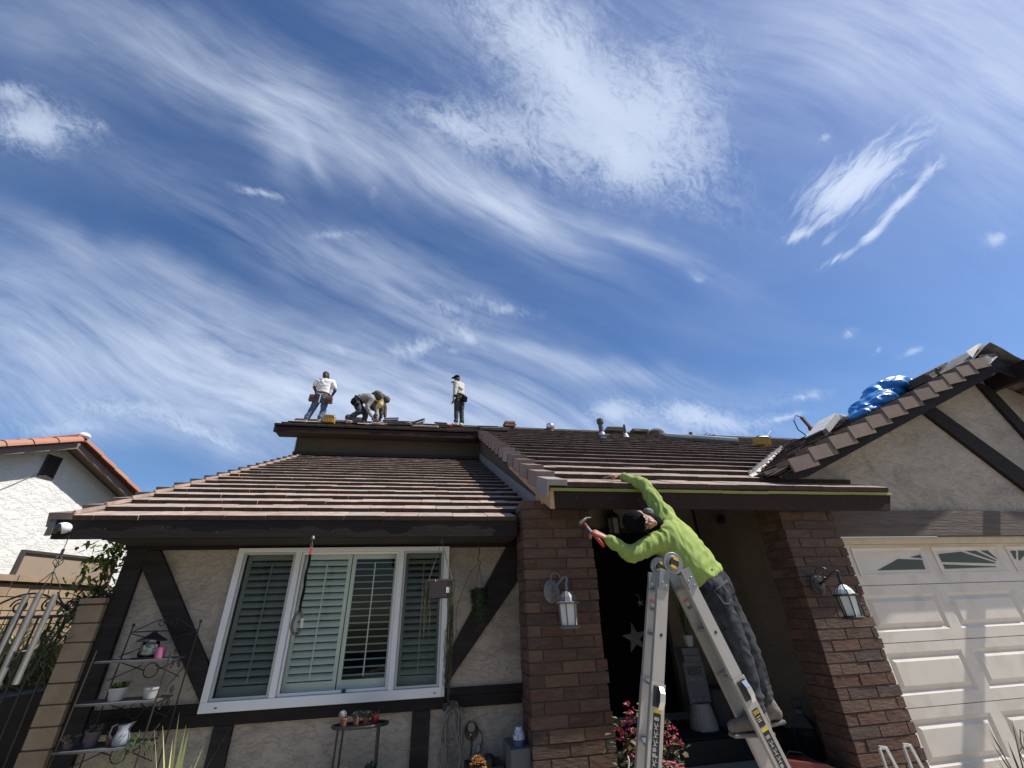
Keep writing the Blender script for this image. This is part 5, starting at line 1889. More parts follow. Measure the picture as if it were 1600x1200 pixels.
small_person(dict(hd=(-1.32, 10.72, 6.72), nk=(-1.42, 10.74, 6.81), shL=(-1.45, 10.60, 6.75), shR=(-1.44, 10.90, 6.82), elL=(-1.38, 10.60, 6.48), elR=(-1.34, 10.90, 6.57),
                  haL=(-1.38, 10.62, 6.22), haR=(-1.30, 10.84, 6.25), chs=(-1.56, 10.75, 6.855), wst=(-1.68, 10.75, 6.74), pel=(-1.72, 10.75, 6.60),
                  hipL=(-1.71, 10.67, 6.56), hipR=(-1.70, 10.83, 6.56), knL=(-1.44, 10.66, 6.42), anL=(-1.53, 10.66, 6.13), knR=(-1.42, 10.85, 6.42), anR=(-1.44, 10.85, 6.14)),
             'person in a dark brown top and jeans crouching beyond the roofer in the yellow hat', (0, 1, 0), M_brownhood, M_blue, True, M_skin_dark,
             (.8, -.1, -.3), (.3, -.3, -.9), 'hood', M_brownhood, [('L', (-1.44, 10.62, 6.04)), ('R', (-1.35, 10.82, 6.06))],
             [((-1.50, 10.60, 6.36), .06, 'r')])
small_person(dict(hd=(0.585, 10.80, 7.555), nk=(0.635, 10.80, 7.43), shL=(0.545, 10.68, 7.34), shR=(0.745, 10.90, 7.40), elL=(0.525, 10.66, 7.05), elR=(0.70, 10.72, 7.18),
                  haL=(0.500, 10.66, 6.80), haR=(0.545, 10.68, 7.30), chs=(0.650, 10.80, 7.28), wst=(0.672, 10.80, 7.06), pel=(0.665, 10.80, 6.92),
                  hipL=(0.60, 10.76, 6.89), hipR=(0.735, 10.84, 6.89), knL=(0.592, 10.78, 6.52), anL=(0.590, 10.78, 6.17), knR=(0.735, 10.83, 6.52), anR=(0.752, 10.82, 6.17)),
             'person in a black cap and pale long sleeves standing alone on the roof ridge', (.8, .5, 0), M_paletop, M_darkj, True, M_skin_dark,
             (-.30, 0, .95), (-.9, -.25, -.25), 'cap', M_blackcloth, [('L', (0.50, 10.74, 6.085)), ('R', (0.70, 10.72, 6.085))],
             [((0.80, 10.70, 6.86), .075, 'b'), ((0.53, 10.66, 6.90), .055, 'b')], k=.9)

# ================================================================== things lying on the roofs
M_ybucket = mat('yellow_plastic', (0.50, 0.29, 0.04), 0.45, 0.5, 18, (0.45, 0.25, 0.03), bump=0.1, bump_scale=30)


def crate(loc, sx, sy, sz, tilt, label, mm=M_ybucket, fill=True):
    t = thing('tool_crate', loc, label, 'crate')
    x, y, z = loc
    R = Matrix.Translation(loc) @ Matrix.Rotation(tilt[0], 4, 'X') @ Matrix.Rotation(tilt[1], 4, 'Y') @ Matrix.Rotation(tilt[2], 4, 'Z')
    q = MB(); w_ = .012
    for (a, b_, c, d, e, f) in ((-sx, sx, -sy, -sy + w_, 0, sz), (-sx, sx, sy - w_, sy, 0, sz), (-sx, -sx + w_, -sy + w_, sy - w_, 0, sz), (sx - w_, sx, -sy + w_, sy - w_, 0, sz), (-sx, sx, -sy, sy, -.01, 0)):
        o = len(q.v); q.bx(a, b_, c, d, e, f)
    q.bx(-sx - .012, sx + .012, -sy - .012, -sy, sz - .03, sz + .004); q.bx(-sx - .012, sx + .012, sy, sy + .012, sz - .03, sz + .004)
    for k in (-.5, 0, .5):
        q.bx(k * sx - .008, k * sx + .008, -sy - .009, -sy, .01, sz - .03)
    q.v = [tuple(R @ Vector(p)) for p in q.v]
    q.build('shell', mm, t)
    q = MB()
    pts = [R @ Vector((sx * cos(a) * .98, -sy - .014, sz * .78 + (sz * .16) * sin(a))) for a in [pi * i_ / 10 for i_ in range(11)]]
    q.tube(pts, .006, 6)
    q.build('handle', mat('wire_grey', (0.4, 0.4, 0.4), 0.4, metallic=.6), t)
    if fill:
        q = MB()
        r = random.Random(2)
        for k in range(7):
            a = R @ Vector((r.uniform(-sx * .7, sx * .7), r.uniform(-sy * .6, sy * .6), sz * .6))
            q.tube([a, a + V3(r.uniform(-.04, .04), r.uniform(-.03, .03), r.uniform(.04, .09))], .012, 6)
        q.build('contents', mat('mixed_tools', (0.25, 0.2, 0.17), 0.6, 0.8, 20, (0.6, 0.58, 0.55)), t)
    return t

crate((-2.50, 10.08, zm(10.08) + .02), .125, .10, .165, (.1, 0, .1), 'yellow plastic tool crate between two roofers at the left end of the roof')
crate((7.45, 8.02, zm(8.02) + .05), .145, .11, .18, (.12, .04, -.15), 'yellow open crate standing at the top of the roof valley')
q = MB(); q.tube([(7.60, 8.0, zm(8.0) + .24), (7.84, 8.05, zm(8.0) + .44)], .008, 5); q.tube([(7.57, 8.0, zm(8.0) + .16), (7.60, 8.0, zm(8.0) + .24)], .012, 6)
o = q.build('pry_bar', mat('dark_steel', (0.06, 0.06, 0.06), 0.4)); setp(o, 'thin dark pry bar sticking up out of the yellow crate by the valley', 'pry bar')

M_loose = mat('loose_tile', (0.14, 0.115, 0.105), 0.85, 0.5, 8, rand=[(0.12, 0.10, 0.095), (0.16, 0.125, 0.11), (0.10, 0.09, 0.088)], bump=.4, bump_scale=30)
M_loosepale = mat('loose_tile_pale', (0.46, 0.37, 0.32), 0.85, 0.4, 8, bump=.4, bump_scale=30)
M_looseor = mat('loose_tile_orange', (0.30, 0.15, 0.085), 0.85, 0.5, 8, bump=.4, bump_scale=30)


def stack(x, y, n_, label, mm=M_loose, w_=.33, yaw=0.0, tilt=0.0, L=.40, zf=zm, base=.02, group=None, sl=S_M):
    z0 = zf(y)
    t = thing('tile_stack', (x, y, z0), label, 'tile stack', group)
    for k in range(n_):
        q = MB()
        q.bx(-w_ / 2, w_ / 2, -L / 2, L / 2, 0, .034)
        M = Matrix.Translation((x + rnd(-.02, .02), y + rnd(-.02, .02), z0 + base + k * .037)) @ Matrix.Rotation(atan(sl) * .9, 4, 'X') @ Matrix.Rotation(tilt + rnd(-.03, .03), 4, 'Y') @ Matrix.Rotation(yaw + rnd(-.12, .12), 4, 'Z')
        q.v = [tuple(M @ Vector(p)) for p in q.v]
        q.build('loose_tile', mm, t, bevel=.004)
    return t

stack(-1.96, 10.42, 4, 'dark stacked roof tiles just behind the bending roofer', tilt=.04)
stack(-1.08, 10.30, 5, 'tall dark pile of loose tiles right of the crouching roofers', yaw=.2, tilt=-.06)
stack(-1.35, 10.20, 1, 'single pale tile lying flat between the crouching roofers and a dark pile', M_loosepale, yaw=.4)
stack(-0.72, 10.30, 3, 'brown tiles in a low row at the roof edge, second pile from the crouching roofers', yaw=-.1)
stack(-0.42, 10.42, 4, 'dark tiles propped up on end, leaning, left of the lone standing roofer', tilt=-.35)
stack(-0.20, 10.02, 1, 'long pale tile lying on the roof edge', M_loosepale, w_=.62)
stack(0.18, 10.30, 3, 'small dark tile pile just left of the feet of the lone standing roofer')
stack(1.42, 10.35, 2, 'pair of dark tiles lying flat at the top of the rake edge', w_=.5)
stack(1.50, 9.75, 2, 'flat wide dark tiles lying below the top pair near the rake', w_=.7)
stack(2.10, 10.86, 4, 'orange-brown pile of tiles alone on the ridge', M_looseor, w_=.30, L=.3, sl=0)
q = MB(); q.bx(0.30, 0.46, 10.25, 10.40, zm(10.3) + .03, zm(10.3) + .075)
o = q.build('nail_pouch', mat('red_cloth', (0.45, 0.08, 0.05), 0.7), bevel=.01); setp(o, 'small red pouch lying beside the lone roofer\'s feet', 'pouch')
for (x_, y_, lab) in ((-3.03, 10.02, 'pale board offcut lying under the left roofer'), (-1.55, 10.05, 'thin pale strip lying in front of the crouching roofers')):
    q = MB(); M = Matrix.Translation((x_, y_, zm(y_) + .03)) @ Matrix.Rotation(atan(S_M), 4, 'X')
    q.bx(-.28, .34, -.05, .05, 0, .012); q.v = [tuple(M @ Vector(p)) for p in q.v]
    o = q.build('board', mat('pale_board', (0.62, 0.56, 0.50), 0.8)); setp(o, lab, 'board')

# vents and pipes on the slope
def up_lathe(prof, x, y, z, n=16):
    q = MB(); q.lathe(prof, (x, y, z), n); return q

t = thing('vent_pipe', (4.02, 9.05, zm(9.05)), 'tall grey vent pipe with a round cap on the right-hand roof slope', 'vent pipe')
z0 = zm(9.05)
q = MB(); q.lathe([(.105, -.06), (.085, .06), (.065, .12)], (4.02, 9.05, z0), 16); q.bx(3.90, 4.16, 8.93, 9.17, z0 + .02, z0 + .03)
q.v = [(a, b_, c + (b_ - 9.05) * S_M if c < z0 + .04 and abs(b_ - 9.05) > .15 else c) for a, b_, c in q.v]
q.build('flashing', mat('galvanised', (0.36, 0.39, 0.42), 0.5, 0.4, 8, metallic=.3), t, smooth=False)
q = MB(); q.lathe([(.055, .08), (.055, .36)], (4.02, 9.05, z0), 16)
q.build('pipe', mat('grey_pipe', (0.085, 0.08, 0.075), 0.7), t, smooth=False)
q = MB(); q.lathe([(.062, .34), (.082, .37), (.082, .46), (.066, .48)], (4.02, 9.05, z0), 16)
q.build('cap', mat('grey_pipe', (0.085, 0.08, 0.075), 0.7), t)
for (x_, y_, h_, r_, lab) in ((4.82, 9.4, .33, .030, 'thin dark vent pipe standing left of the long skylight strip'), (6.60, 9.3, .20, .045, 'short dark vent pipe behind the right end of the skylight strip')):
    t = thing('vent_pipe', (x_, y_, zm(y_)), lab, 'vent pipe')
    q = MB(); q.lathe([(r_, 0), (r_, h_), (r_ * .8, h_ + .01)], (x_, y_, zm(y_)), 12); q.build('pipe', mat('grey_pipe', (0.085, 0.08, 0.075), 0.7), t)
    q = MB(); q.lathe([(r_ * 2.6, -.02), (r_ * 1.6, .06), (r_ * 1.1, .10)], (x_, y_, zm(y_)), 12); q.build('flashing', mat('white_flashing', (0.7, 0.7, 0.68), 0.5), t)
t = thing('turbine_vent', (3.28, 10.85, zm(10.85)), 'small shiny metal dome vent sitting on the ridge', 'vent')
q = MB(); q.lathe([(.09, -.1), (.09, .05), (.12, .06), (.13, .13), (.10, .19), (.03, .22)], (3.28, 10.85, zm(10.85)), 18)
q.build('dome', mat('shiny_metal', (0.8, 0.8, 0.8), 0.2, metallic=.9), t, smooth=True)
q = MB(); q.lathe([(.095, -.08), (.095, .04)], (3.28, 10.85, zm(10.85)), 18); q.build('collar', mat('brown_metal', (0.15, 0.08, 0.05), 0.5), t)
t = thing('turbine_vent', (6.55, 10.86, zm(10.86)), 'dark rounded vent hump on the ridge right of the pale tile blocks', 'vent')
q = MB(); q.lathe([(.24, -.1), (.24, .04), (.18, .12), (.05, .17)], (6.55, 10.86, zm(10.86)), 18); q.build('dome', M_loose, t)
for (x_, w__, lab) in ((5.22, .55, 'pale tile block on the ridge right of the thin vent pipe'), (5.98, .50, 'pale flat tile block on the ridge beside the dark vent hump')):
    t = stack(x_, 10.84, 3 if x_ < 5.5 else 2, lab, mat('block_tan', (0.22, 0.19, 0.15), 0.85), w_=w__, L=.3, sl=0)
q = MB()
for k in range(3):
    q.bar((8.1 + k * .12, 10.8, zm(10.8) + .03), (8.2 + k * .12, 10.8, zm(10.8) + .10 - .02 * k), .1, .02)
o = q.build('broken_tile', M_loose); setp(o, 'broken tile pieces sticking up on the ridge right of centre', 'broken tile')
# skylight strip
t = thing('skylight', (6.5, 8.95, zm(8.95)), 'long low grey-white skylight strip lying across the roof slope', 'skylight')
sk = [(5.85, 9.22), (7.30, 8.55)]
for (a0, a1, b0_, b1_) in (((5.84, 9.28), (6.42, 9.06), 0, 0), ((6.44, 9.05), (7.36, 8.62), 0, 0)):
    q = MB()
    A = V3(a0[0], a0[1], zm(a0[1]) + .12); Bq = V3(a1[0], a1[1], zm(a1[1]) + .11)
    q.bar(A, Bq, .20, .075, (0, -S_M, 1))
    q.build('pane', mat('skylight_white', (0.55, 0.58, 0.60), 0.25, 0.2), t, bevel=.01)
    q = MB(); q.bar(A - V3(0, 0, .075), Bq - V3(0, 0, .075), .26, .07, (0, -S_M, 1))
    q.build('frame', mat('skylight_frame', (0.10, 0.10, 0.10), 0.5), t)
q = MB(); q.bx(7.5, 8.0, 8.2, 8.3, zm(8.25) + .02, zm(8.25) + .04)

# blue tarp bundle on the garage roof
t = thing('tarp', (7.2, 4.75, zg(7.2)), 'crumpled bright blue plastic tarp bundle on the garage roof', 'tarp')
F = Flesh()
tz = lambda x: zg(x)
F.ell((6.80, 4.85, tz(6.80) + .07), V3(.46, 0, .19), V3(0, .28, 0), V3(-.05, 0, .10))
F.ell((7.12, 4.82, tz(7.12) + .14), V3(.40, 0, .15), V3(0, .26, 0), V3(-.07, 0, .14))
F.ell((6.92, 4.80, tz(6.92) + .17), V3(.26, 0, .12), V3(0, .20, 0), V3(-.05, 0, .11))
F.ell((7.50, 4.82, tz(7.50) + .05), V3(.28, 0, .11), V3(0, .2, 0), V3(-.03, 0, .08))
F.ell((6.44, 4.78, tz(6.44) + .02), V3(.24, 0, .10), V3(0, .18, 0), V3(-.02, 0, .04))
F.fuse('sheet', mat('blue_tarp', (0.015, 0.20, 0.56), 0.36, 0.4, 6, (0.04, 0.30, 0.66), spec=0.6, bump=0.4, bump_scale=9, bump_dist=0.012), t, .014, 1, wr=.050, wf=4.6, stretch=(.6, 1, 1.7))
# bundle with a white printed wrapper
t = thing('shingle_bundle', (5.95, 5.0, zg(5.95)), 'paper-wrapped white bundle leaning on the lower garage roof', 'bundle')
q = MB()
yx = Vector((cos(sg), 0, sin(sg))); zx = Vector((-sin(sg), 0, cos(sg)))
M = basis((0, -1, 0), yx, zx, (5.62, 5.0, zg(5.62) + .02))
q.frame(M @ Matrix.Translation((0, .22, .07)) @ Matrix.Rotation(.25, 4, 'X'), .16, .24, .055)
q.build('wrapper', mat('white_wrap', (0.70, 0.68, 0.66), 0.7, 0.75, 24, (0.36, 0.35, 0.34)), t, bevel=.01)
q = MB(); q.frame(M @ Matrix.Translation((0, .02, .02)), .165, .05, .035)
q.build('bundle_end', M_black, t)
q = MB(); q.ball((6.12, 4.95, zg(6.12) + .10), .10, 10, (1.2, 1, .7))
o = q.build('plastic_bag', mat('clear_grey_bag', (0.42, 0.42, 0.42), 0.3, 0.6, 20)); setp(o, 'crumpled grey plastic bag beside the white wrapped bundle', 'bag')
# nail gun with its hose
t = thing('nail_gun', (7.9, 7.05, zg(7.9)), 'rusty-coloured nail gun with a looped black hose on the garage ridge', 'nail gun')
zr = zg(7.9)
q = MB(); q.bar((7.78, 7.0, zr + .10), (8.1, 7.08, zr + .04), .07, .09); q.bar((7.80, 7.0, zr + .12), (7.66, 6.98, zr + .34), .05, .06); q.tube([(8.02, 7.06, zr + .06), (8.12, 7.08, zr - .02)], .03, 8)
q.build('gun_body', mat('rusty_orange', (0.20, 0.085, 0.045), 0.6, 0.6, 12), t, bevel=.008)
q = MB(); q.tube([(7.66, 6.98, zr + .34), (7.52, 6.96, zr + .36), (7.40, 6.94, zr + .22), (7.42, 6.94, zr + .02), (7.56, 6.94, zr - .10), (7.76, 6.96, zr - .05)], .012, 6)
q.build('hose', M_black, t)
# loose tiles near the garage peak
for (x_, lab, n_, til) in ((7.40, 'dark tile pile tilted on the garage ridge just above the rake', 3, -.5), (7.62, 'upper dark tile pile right beside the garage gable peak', 3, -.42)):
    t = thing('tile_stack', (x_, 4.45, zg(x_)), lab, 'tile stack')
    for k in range(n_):
        q = MB(); M = basis((0, -1, 0), yx, zx, (x_, 4.45, zg(x_) + .03 + k * .042)) @ Matrix.Rotation(rnd(-.2, .2), 4, 'Z')
        q.frame(M, .17, .19, .018); q.build('loose_tile', M_loose, t, bevel=.003)

# trees across the street, seen only in the window glass and shading the low sky
def leaf_mass(name, x, y, h, r_, label, n_=1500, seed=1, mm=None, trunk=True, lowz=.35, ls=.16):
    t = thing(name, (x, y, 0), label, 'tree', None)
    r = random.Random(seed)
    if trunk:
        q = MB(); q.tube([(x, y, 0), (x + .1, y, h * .3), (x - .05, y + .1, h * .55), (x + .1, y, h * .8)], [.16, .13, .09, .04], 8)
        for k in range(6):
            a = r.uniform(0, 6.28); z = h * r.uniform(.3, .6)
            q.tube([(x, y, z), (x + cos(a) * r_ * .4, y + sin(a) * r_ * .4, z + h * .15), (x + cos(a) * r_ * .75, y + sin(a) * r_ * .75, z + h * .22)], [.07, .045, .015], 6)
        q.build('trunk', mat('bark', (0.10, 0.075, 0.055), 0.9, 0.5, 8), t)
    q = MB()
    cl = [(r.gauss(0, .45), r.gauss(0, .45), r.uniform(-.5, .6), r.uniform(.3, .55)) for _ in range(14)]
    for i in range(n_):
        c = r.choice(cl)
        d = Vector((r.gauss(0, 1), r.gauss(0, 1), r.gauss(0, 1))).normalized() * r.uniform(.5, 1) ** .5
        p = V3(x + (c[0] + d.x * c[3]) * r_, y + (c[1] + d.y * c[3]) * r_, h * (.5 + lowz * .5) + (c[2] + d.z * c[3]) * h * (1 - lowz) * .5)
        u = Vector((r.gauss(0, 1), r.gauss(0, 1), r.gauss(0, .6))).normalized()
        v = u.cross(Vector((r.gauss(0, 1), r.gauss(0, 1), r.gauss(0, 1)))).normalized()
        s_ = ls * r.uniform(.6, 1.4)
        q.add([p - u * s_, p - v * s_ * .45, p + u * s_, p + v * s_ * .45], [(0, 1, 2, 3)])
    q.build('crown', mm or mat('leaf_mid', (0.055, 0.085, 0.025), 0.6, 0.6, 3.0, (0.085, 0.12, 0.035)), t)
    return t

leaf_mass('street_tree', -7.0, -13.0, 9.0, 4.2, 'broad dark green tree across the street, leftmost of the trees reflected in the windows', 1500, 3, ls=.42)
leaf_mass('street_tree', 1.5, -14.5, 8.0, 4.4, 'rounded dark green tree across the street, middle one reflected in the windows', 1500, 5, ls=.42)
leaf_mass('street_tree', 10.0, -14.0, 9.5, 4.4, 'tall dark green tree across the street, rightmost reflected in the garage glass', 1500, 8, ls=.42)

# ================================================================== small things about the front of the house
M_pewter = mat('pewter_metal', (0.17, 0.165, 0.17), 0.5, 0.4, 12, (0.10, 0.10, 0.10), metallic=.3)
M_bronze = mat('dark_bronze', (0.022, 0.019, 0.018), 0.4, 0.3, 12)
M_frost = mat('frosted_glass', (0.62, 0.66, 0.64), 0.35, 0.15, 8, (0.5, 0.54, 0.52), spec=.5)
M_terra = mat('terracotta', (0.24, 0.10, 0.06), 0.85, 0.4, 10)
M_whitepot = mat('white_ceramic', (0.40, 0.40, 0.38), 0.35, 0.2, 6)
M_leafd = mat('leaf_dark', (0.035, 0.060, 0.020), 0.55, 0.6, 14, (0.065, 0.095, 0.03), spec=.3)
M_leafy = mat('leaf_yellowgreen', (0.16, 0.20, 0.045), 0.55, 0.6, 14, (0.08, 0.12, 0.03), spec=.3)


def wall_lantern(x, y, z, k, metal, label, dome_m):
    """curved arm lantern: back plate, arm with scroll, domed roof, six-sided glass body"""
    t = thing('wall_lantern', (x, y, z), label, 'lantern', 'lanterns on the brick columns')
    R = Matrix(((1, 0, 0), (0, 0, -1), (0, 1, 0)))
    q = MB(); q.lathe([(.060 * k, 0), (.062 * k, .008), (.048 * k, .016), (.045 * k, .024), (.026 * k, .030)], (x, y, z), 20, R)
    q.v = [(a, b_, z + (c - z) * 1.35) for a, b_, c in q.v]
    q.build('back_plate', metal, t)
    lx, ly = x + .075 * k, y - .155 * k
    q = MB()
    q.tube([(x, y - .02, z), (x + .02 * k, y - .07 * k, z + .03 * k), (x + .045 * k, y - .12 * k, z + .066 * k), (lx - .010, ly + .012, z + .090 * k), (lx + .006, ly - .005, z + .086 * k), (lx + .009, ly, z + .066 * k), (lx, ly, z + .045 * k), (lx, ly, z + .0 * k)], .010 * k, 8)
    q.tube([(x + .02 * k + .032 * k * cos(a) * .9, y - .065 * k - .032 * k * cos(a), z + .085 * k + .04 * k * sin(a)) for a in [i_ * .42 for i_ in range(13)]], .006 * k, 6)
    q.lathe([(.004, .045), (.014, .035), (.008, .020), (.018, .012), (.012, .0)], (lx, ly, z - .0), 12)
    q.build('arm', metal, t, smooth=True)
    q = MB(); zt_ = z - .005 * k
    q.lathe([(.006, 0), (.030 * k, -.010 * k), (.058 * k, -.040 * k), (.073 * k, -.072 * k)], (lx, ly, zt_), 12, cap=False)
    q.build('dome', dome_m, t, smooth=False)
    q = MB(); q.lathe([(.074 * k, -.070 * k), (.088 * k, -.076 * k), (.088 * k, -.084 * k), (.070 * k, -.088 * k)], (lx, ly, zt_), 12)
    for i_ in range(6):
        a = i_ * pi / 3
        P = [(lx + r_ * cos(a), ly + r_ * sin(a), zt_ + zz_) for r_, zz_ in ((.007, .002), (.031 * k, -.009 * k), (.060 * k, -.039 * k), (.075 * k, -.071 * k))]
        q.tube(P, .0035 * k, 5)
        q.tube([(lx + .066 * k * cos(a), ly + .066 * k * sin(a), zt_ - .085 * k), (lx + .057 * k * cos(a), ly + .057 * k * sin(a), zt_ - .225 * k)], .005 * k, 5)
    q.lathe([(.060 * k, -.222 * k), (.078 * k, -.232 * k), (.078 * k, -.238 * k), (.05 * k, -.246 * k), (.012 * k, -.25 * k)], (lx, ly, zt_), 12)
    q.build('cage', metal, t)
    q = MB(); q.lathe([(.062 * k, -.086 * k), (.054 * k, -.224 * k)], (lx, ly, zt_), 6)
    q.build('glass', M_frost, t)
    return t

wall_lantern(1.136, 4.148, 1.671, 1.18, M_pewter, 'grey metal coach lantern with frosted panes on the left brick column', M_pewter)
wall_lantern(3.760, 3.943, 1.653, 1.18, M_bronze, 'black caged lantern with a white glass dome on the right brick column', M_frost)
# porch lantern on the back wall beside the door
t = thing('porch_lantern', (2.52, 5.80, 2.55), 'dim small lantern above the front door, behind the worker\'s head', 'lantern')
q = MB(); q.lathe([(.015, .10), (.03, .06), (.10, .0), (.11, -.02), (.10, -.03)], (2.55, 5.78, 2.66), 6); q.lathe([(.085, -.235), (.09, -.25), (.04, -.27)], (2.55, 5.78, 2.66), 6)
q.tube([(2.55, 5.78, 2.76), (2.55, 5.85, 2.80), (2.55, 5.94, 2.72)], .012, 6)
for i_ in range(6):
    a = i_ * pi / 3; q.tube([(2.55 + .09 * cos(a), 5.78 + .09 * sin(a), 2.63), (2.55 + .082 * cos(a), 5.78 + .082 * sin(a), 2.43)], .006, 4)
q.build('cage', M_bronze, t)
q = MB(); q.lathe([(.082, -.03), (.075, -.235)], (2.55, 5.78, 2.66), 6); q.build('glass', mat('grey_glass', (0.22, 0.24, 0.24), 0.3), t)

# security camera under the eave corner
t = thing('security_camera', (-2.945, 4.262, 2.25), 'white dome security camera on the left corner of the eave', 'camera')
dv_ = V3(-.55, -.75, -.35).normalized()
q = MB(); c = V3(-2.94, 4.225, 2.245)
q.ball(tuple(c), .052, 20, (1.12, .9, .86)); q.build('housing', mat('white_plastic', (0.72, 0.72, 0.73), 0.35), t, smooth=True)
q = MB(); q.ball(tuple(c + dv_ * .022), .041, 18); q.build('lens_dome', mat('black_lens', (0.012, 0.012, 0.015), 0.06, spec=.8), t, smooth=True)
q = MB(); q.ball(tuple(c + dv_ * .050), .014, 12); q.build('lens', mat('grey_lens', (0.10, 0.11, 0.12), 0.1), t, smooth=True)
q = MB(); q.bx(-2.96, -2.91, 4.24, 4.271, 2.225, 2.265); q.build('mount', mat('white_plastic', (0.72, 0.72, 0.73), 0.35), t)

# wind chime hanging from the eave
t = thing('wind_chime', (-2.89, 4.25, 1.2), 'wind chime with three long flat tubes hanging from the left eave', 'wind chime')
cx, cy = -2.885, 4.245
q = MB(); q.tube([(cx, cy, 2.185), (cx, cy, 2.07)], .003, 5); q.tube([(cx, cy, 2.02), (cx, cy, 1.92)], .003, 5)
q.tube([(cx, cy, 1.92), (cx - .105, cy, 1.795)], .003, 5); q.tube([(cx, cy, 1.92), (cx + .10, cy, 1.795)], .003, 5); q.tube([(cx, cy, 1.92), (cx, cy + .06, 1.70)], .003, 5); q.tube([(cx, cy, 1.92), (cx - .03, cy - .03, 1.72)], .003, 5)
q.build('chain', M_iron, t)
q = MB()
for k in range(4):
    a0 = k * pi / 2
    q.tube([(cx + sin(pi * s_ / 8) * .030 * cos(a0 + s_ * .45), cy + sin(pi * s_ / 8) * .030 * sin(a0 + s_ * .45), 2.045 - .10 * s_ / 8) for s_ in range(9)], .003, 5)
q.tube([(cx, cy, 2.085), (cx, cy, 2.04)], .010, 6)
q.build('twisted_cage', M_iron, t)
q = MB()
q.tube([(cx - .105, cy, 1.795), (cx + .10, cy, 1.795)], .006, 6); q.tube([(cx - .105, cy, 1.795), (cx - .105, cy, 1.745)], .004, 5); q.tube([(cx + .10, cy, 1.795), (cx + .10, cy, 1.745)], .004, 5)
q.build('crossbar', M_iron, t)
for (dx, dy, zt_, zb_, r_) in ((-.105, .0, 1.755, 1.16, .019), (-.022, -.01, 1.765, 1.16, .020), (.080, .0, 1.755, 1.18, .019)):
    q = MB(); q.tube([(cx + dx, cy + dy, zt_), (cx + dx - .012, cy + dy, zb_)], r_, 12)
    q.build('tube', mat('chime_metal', (0.30, 0.29, 0.28), 0.4, 0.5, 6, (0.12, 0.11, 0.10), metallic=.6), t)
q = MB(); q.bar((cx - .07, cy + .02, 1.375), (cx + .06, cy - .02, 1.385), .05, .010); q.build('clapper', mat('driftwood', (0.16, 0.13, 0.10), 0.8), t)

# wrought iron gate left of the pilaster
t = thing('iron_gate', (-3.4, 4.72, 0), 'black wrought-iron gate with scrolls beside the block pilaster', 'gate')
GY = 4.74
for z in (1.615, 0.42):
    q = MB(); q.bx(-3.95, -2.915, GY - .012, GY + .012, z - .012, z + .012); q.build('rail', M_iron, t)
k = 0
x = -3.87
while x < -2.93:
    q = MB(); q.tube([(x, GY, .05), (x, GY, 1.603)], .008, 6); q.build('bar', M_iron, t); x += .098


def scroll(cx_, cz_, r0, s_, turn=1.6, y=GY, rr=.006, n_=26):
    return [(cx_ + s_ * (r0 * (1 - .72 * i_ / n_)) * cos(2 * pi * turn * i_ / n_), y, cz_ + (r0 * (1 - .72 * i_ / n_)) * sin(2 * pi * turn * i_ / n_)) for i_ in range(n_ + 1)]
for (sx_, cz_, r0, s_) in ((-3.36, 1.695, .065, -1), (-3.15, 1.70, .06, 1), (-2.965, 1.70, .05, -1), (-3.62, 1.70, .065, 1)):
    q = MB(); q.tube(scroll(sx_, cz_, r0, s_), .0065, 6); q.build('scroll', M_iron, t)
q = MB(); q.tube([(-3.60 + .6 * i_ / 14, GY, 1.66 + .135 * sin(pi * i_ / 14)) for i_ in range(15)], .008, 6); q.tube([(-3.12 + .19 * i_ / 8, GY, 1.80 - .18 * (i_ / 8) ** .7) for i_ in range(9)], .007, 6)
q.build('top_arch', M_iron, t)

# plants behind the gate: strap leaves and a shrub, and the vine at the house corner
def strap_plant(name, x, y, z, n_, L, w_, label, mm, seed, droop=.5, up=.9, rad=.35, cat='plant', group=None):
    t = thing(name, (x, y, z), label, cat, group)
    r = random.Random(seed)
    q = MB()
    for i_ in range(n_):
        a = r.uniform(0, 2 * pi)
        rr = r.uniform(0, rad)
        d = V3(cos(a) * r.uniform(.15, 1), sin(a) * r.uniform(.15, 1), up * r.uniform(.7, 1.4))
        q.leaf((x + cos(a) * rr * .5, y + sin(a) * rr * .5, z + r.uniform(0, .1)), d, L * r.uniform(.55, 1.15), w_ * r.uniform(.6, 1.2), droop * r.uniform(.3, 1.6), 5)
    q.build('leaves', mm, t)
    return t
M_grass = mat('sunlit_strap', (0.38, 0.40, 0.16), 0.5, 0.7, 5, (0.22, 0.25, 0.09), spec=.3)
strap_plant('strap_leaf_plant', -4.40, 6.1, 1.0, 260, .95, .026, 'big clump of arching yellow-green strap leaves behind the iron gate, left one', M_grass, 3, .55, 1.0, .5)
strap_plant('strap_leaf_plant', -4.10, 6.2, 1.0, 230, .90, .024, 'yellow-green strap leaf clump behind the gate, next to the block pilaster', M_grass, 4, .6, 1.0, .45)
strap_plant('strap_leaf_plant', -4.35, 5.7, .95, 200, .9, .024, 'strap leaf clump at the far left edge behind the gate', M_grass, 9, .6, .9, .45)
q = MB(); q.bx(-5.0, -3.6, 5.25, 6.7, .0, 1.0)
o = q.build('planter_box', mat('planter_grey', (0.16, 0.15, 0.14), 0.9, 0.5, 5)); setp(o, 'raised grey planter box holding the strap leaf plants behind the gate', 'planter')
q = MB(); q.lathe([(.10, 0), (.15, .18), (.14, .28), (.10, .30)], (-3.38, 4.98, .70), 14)


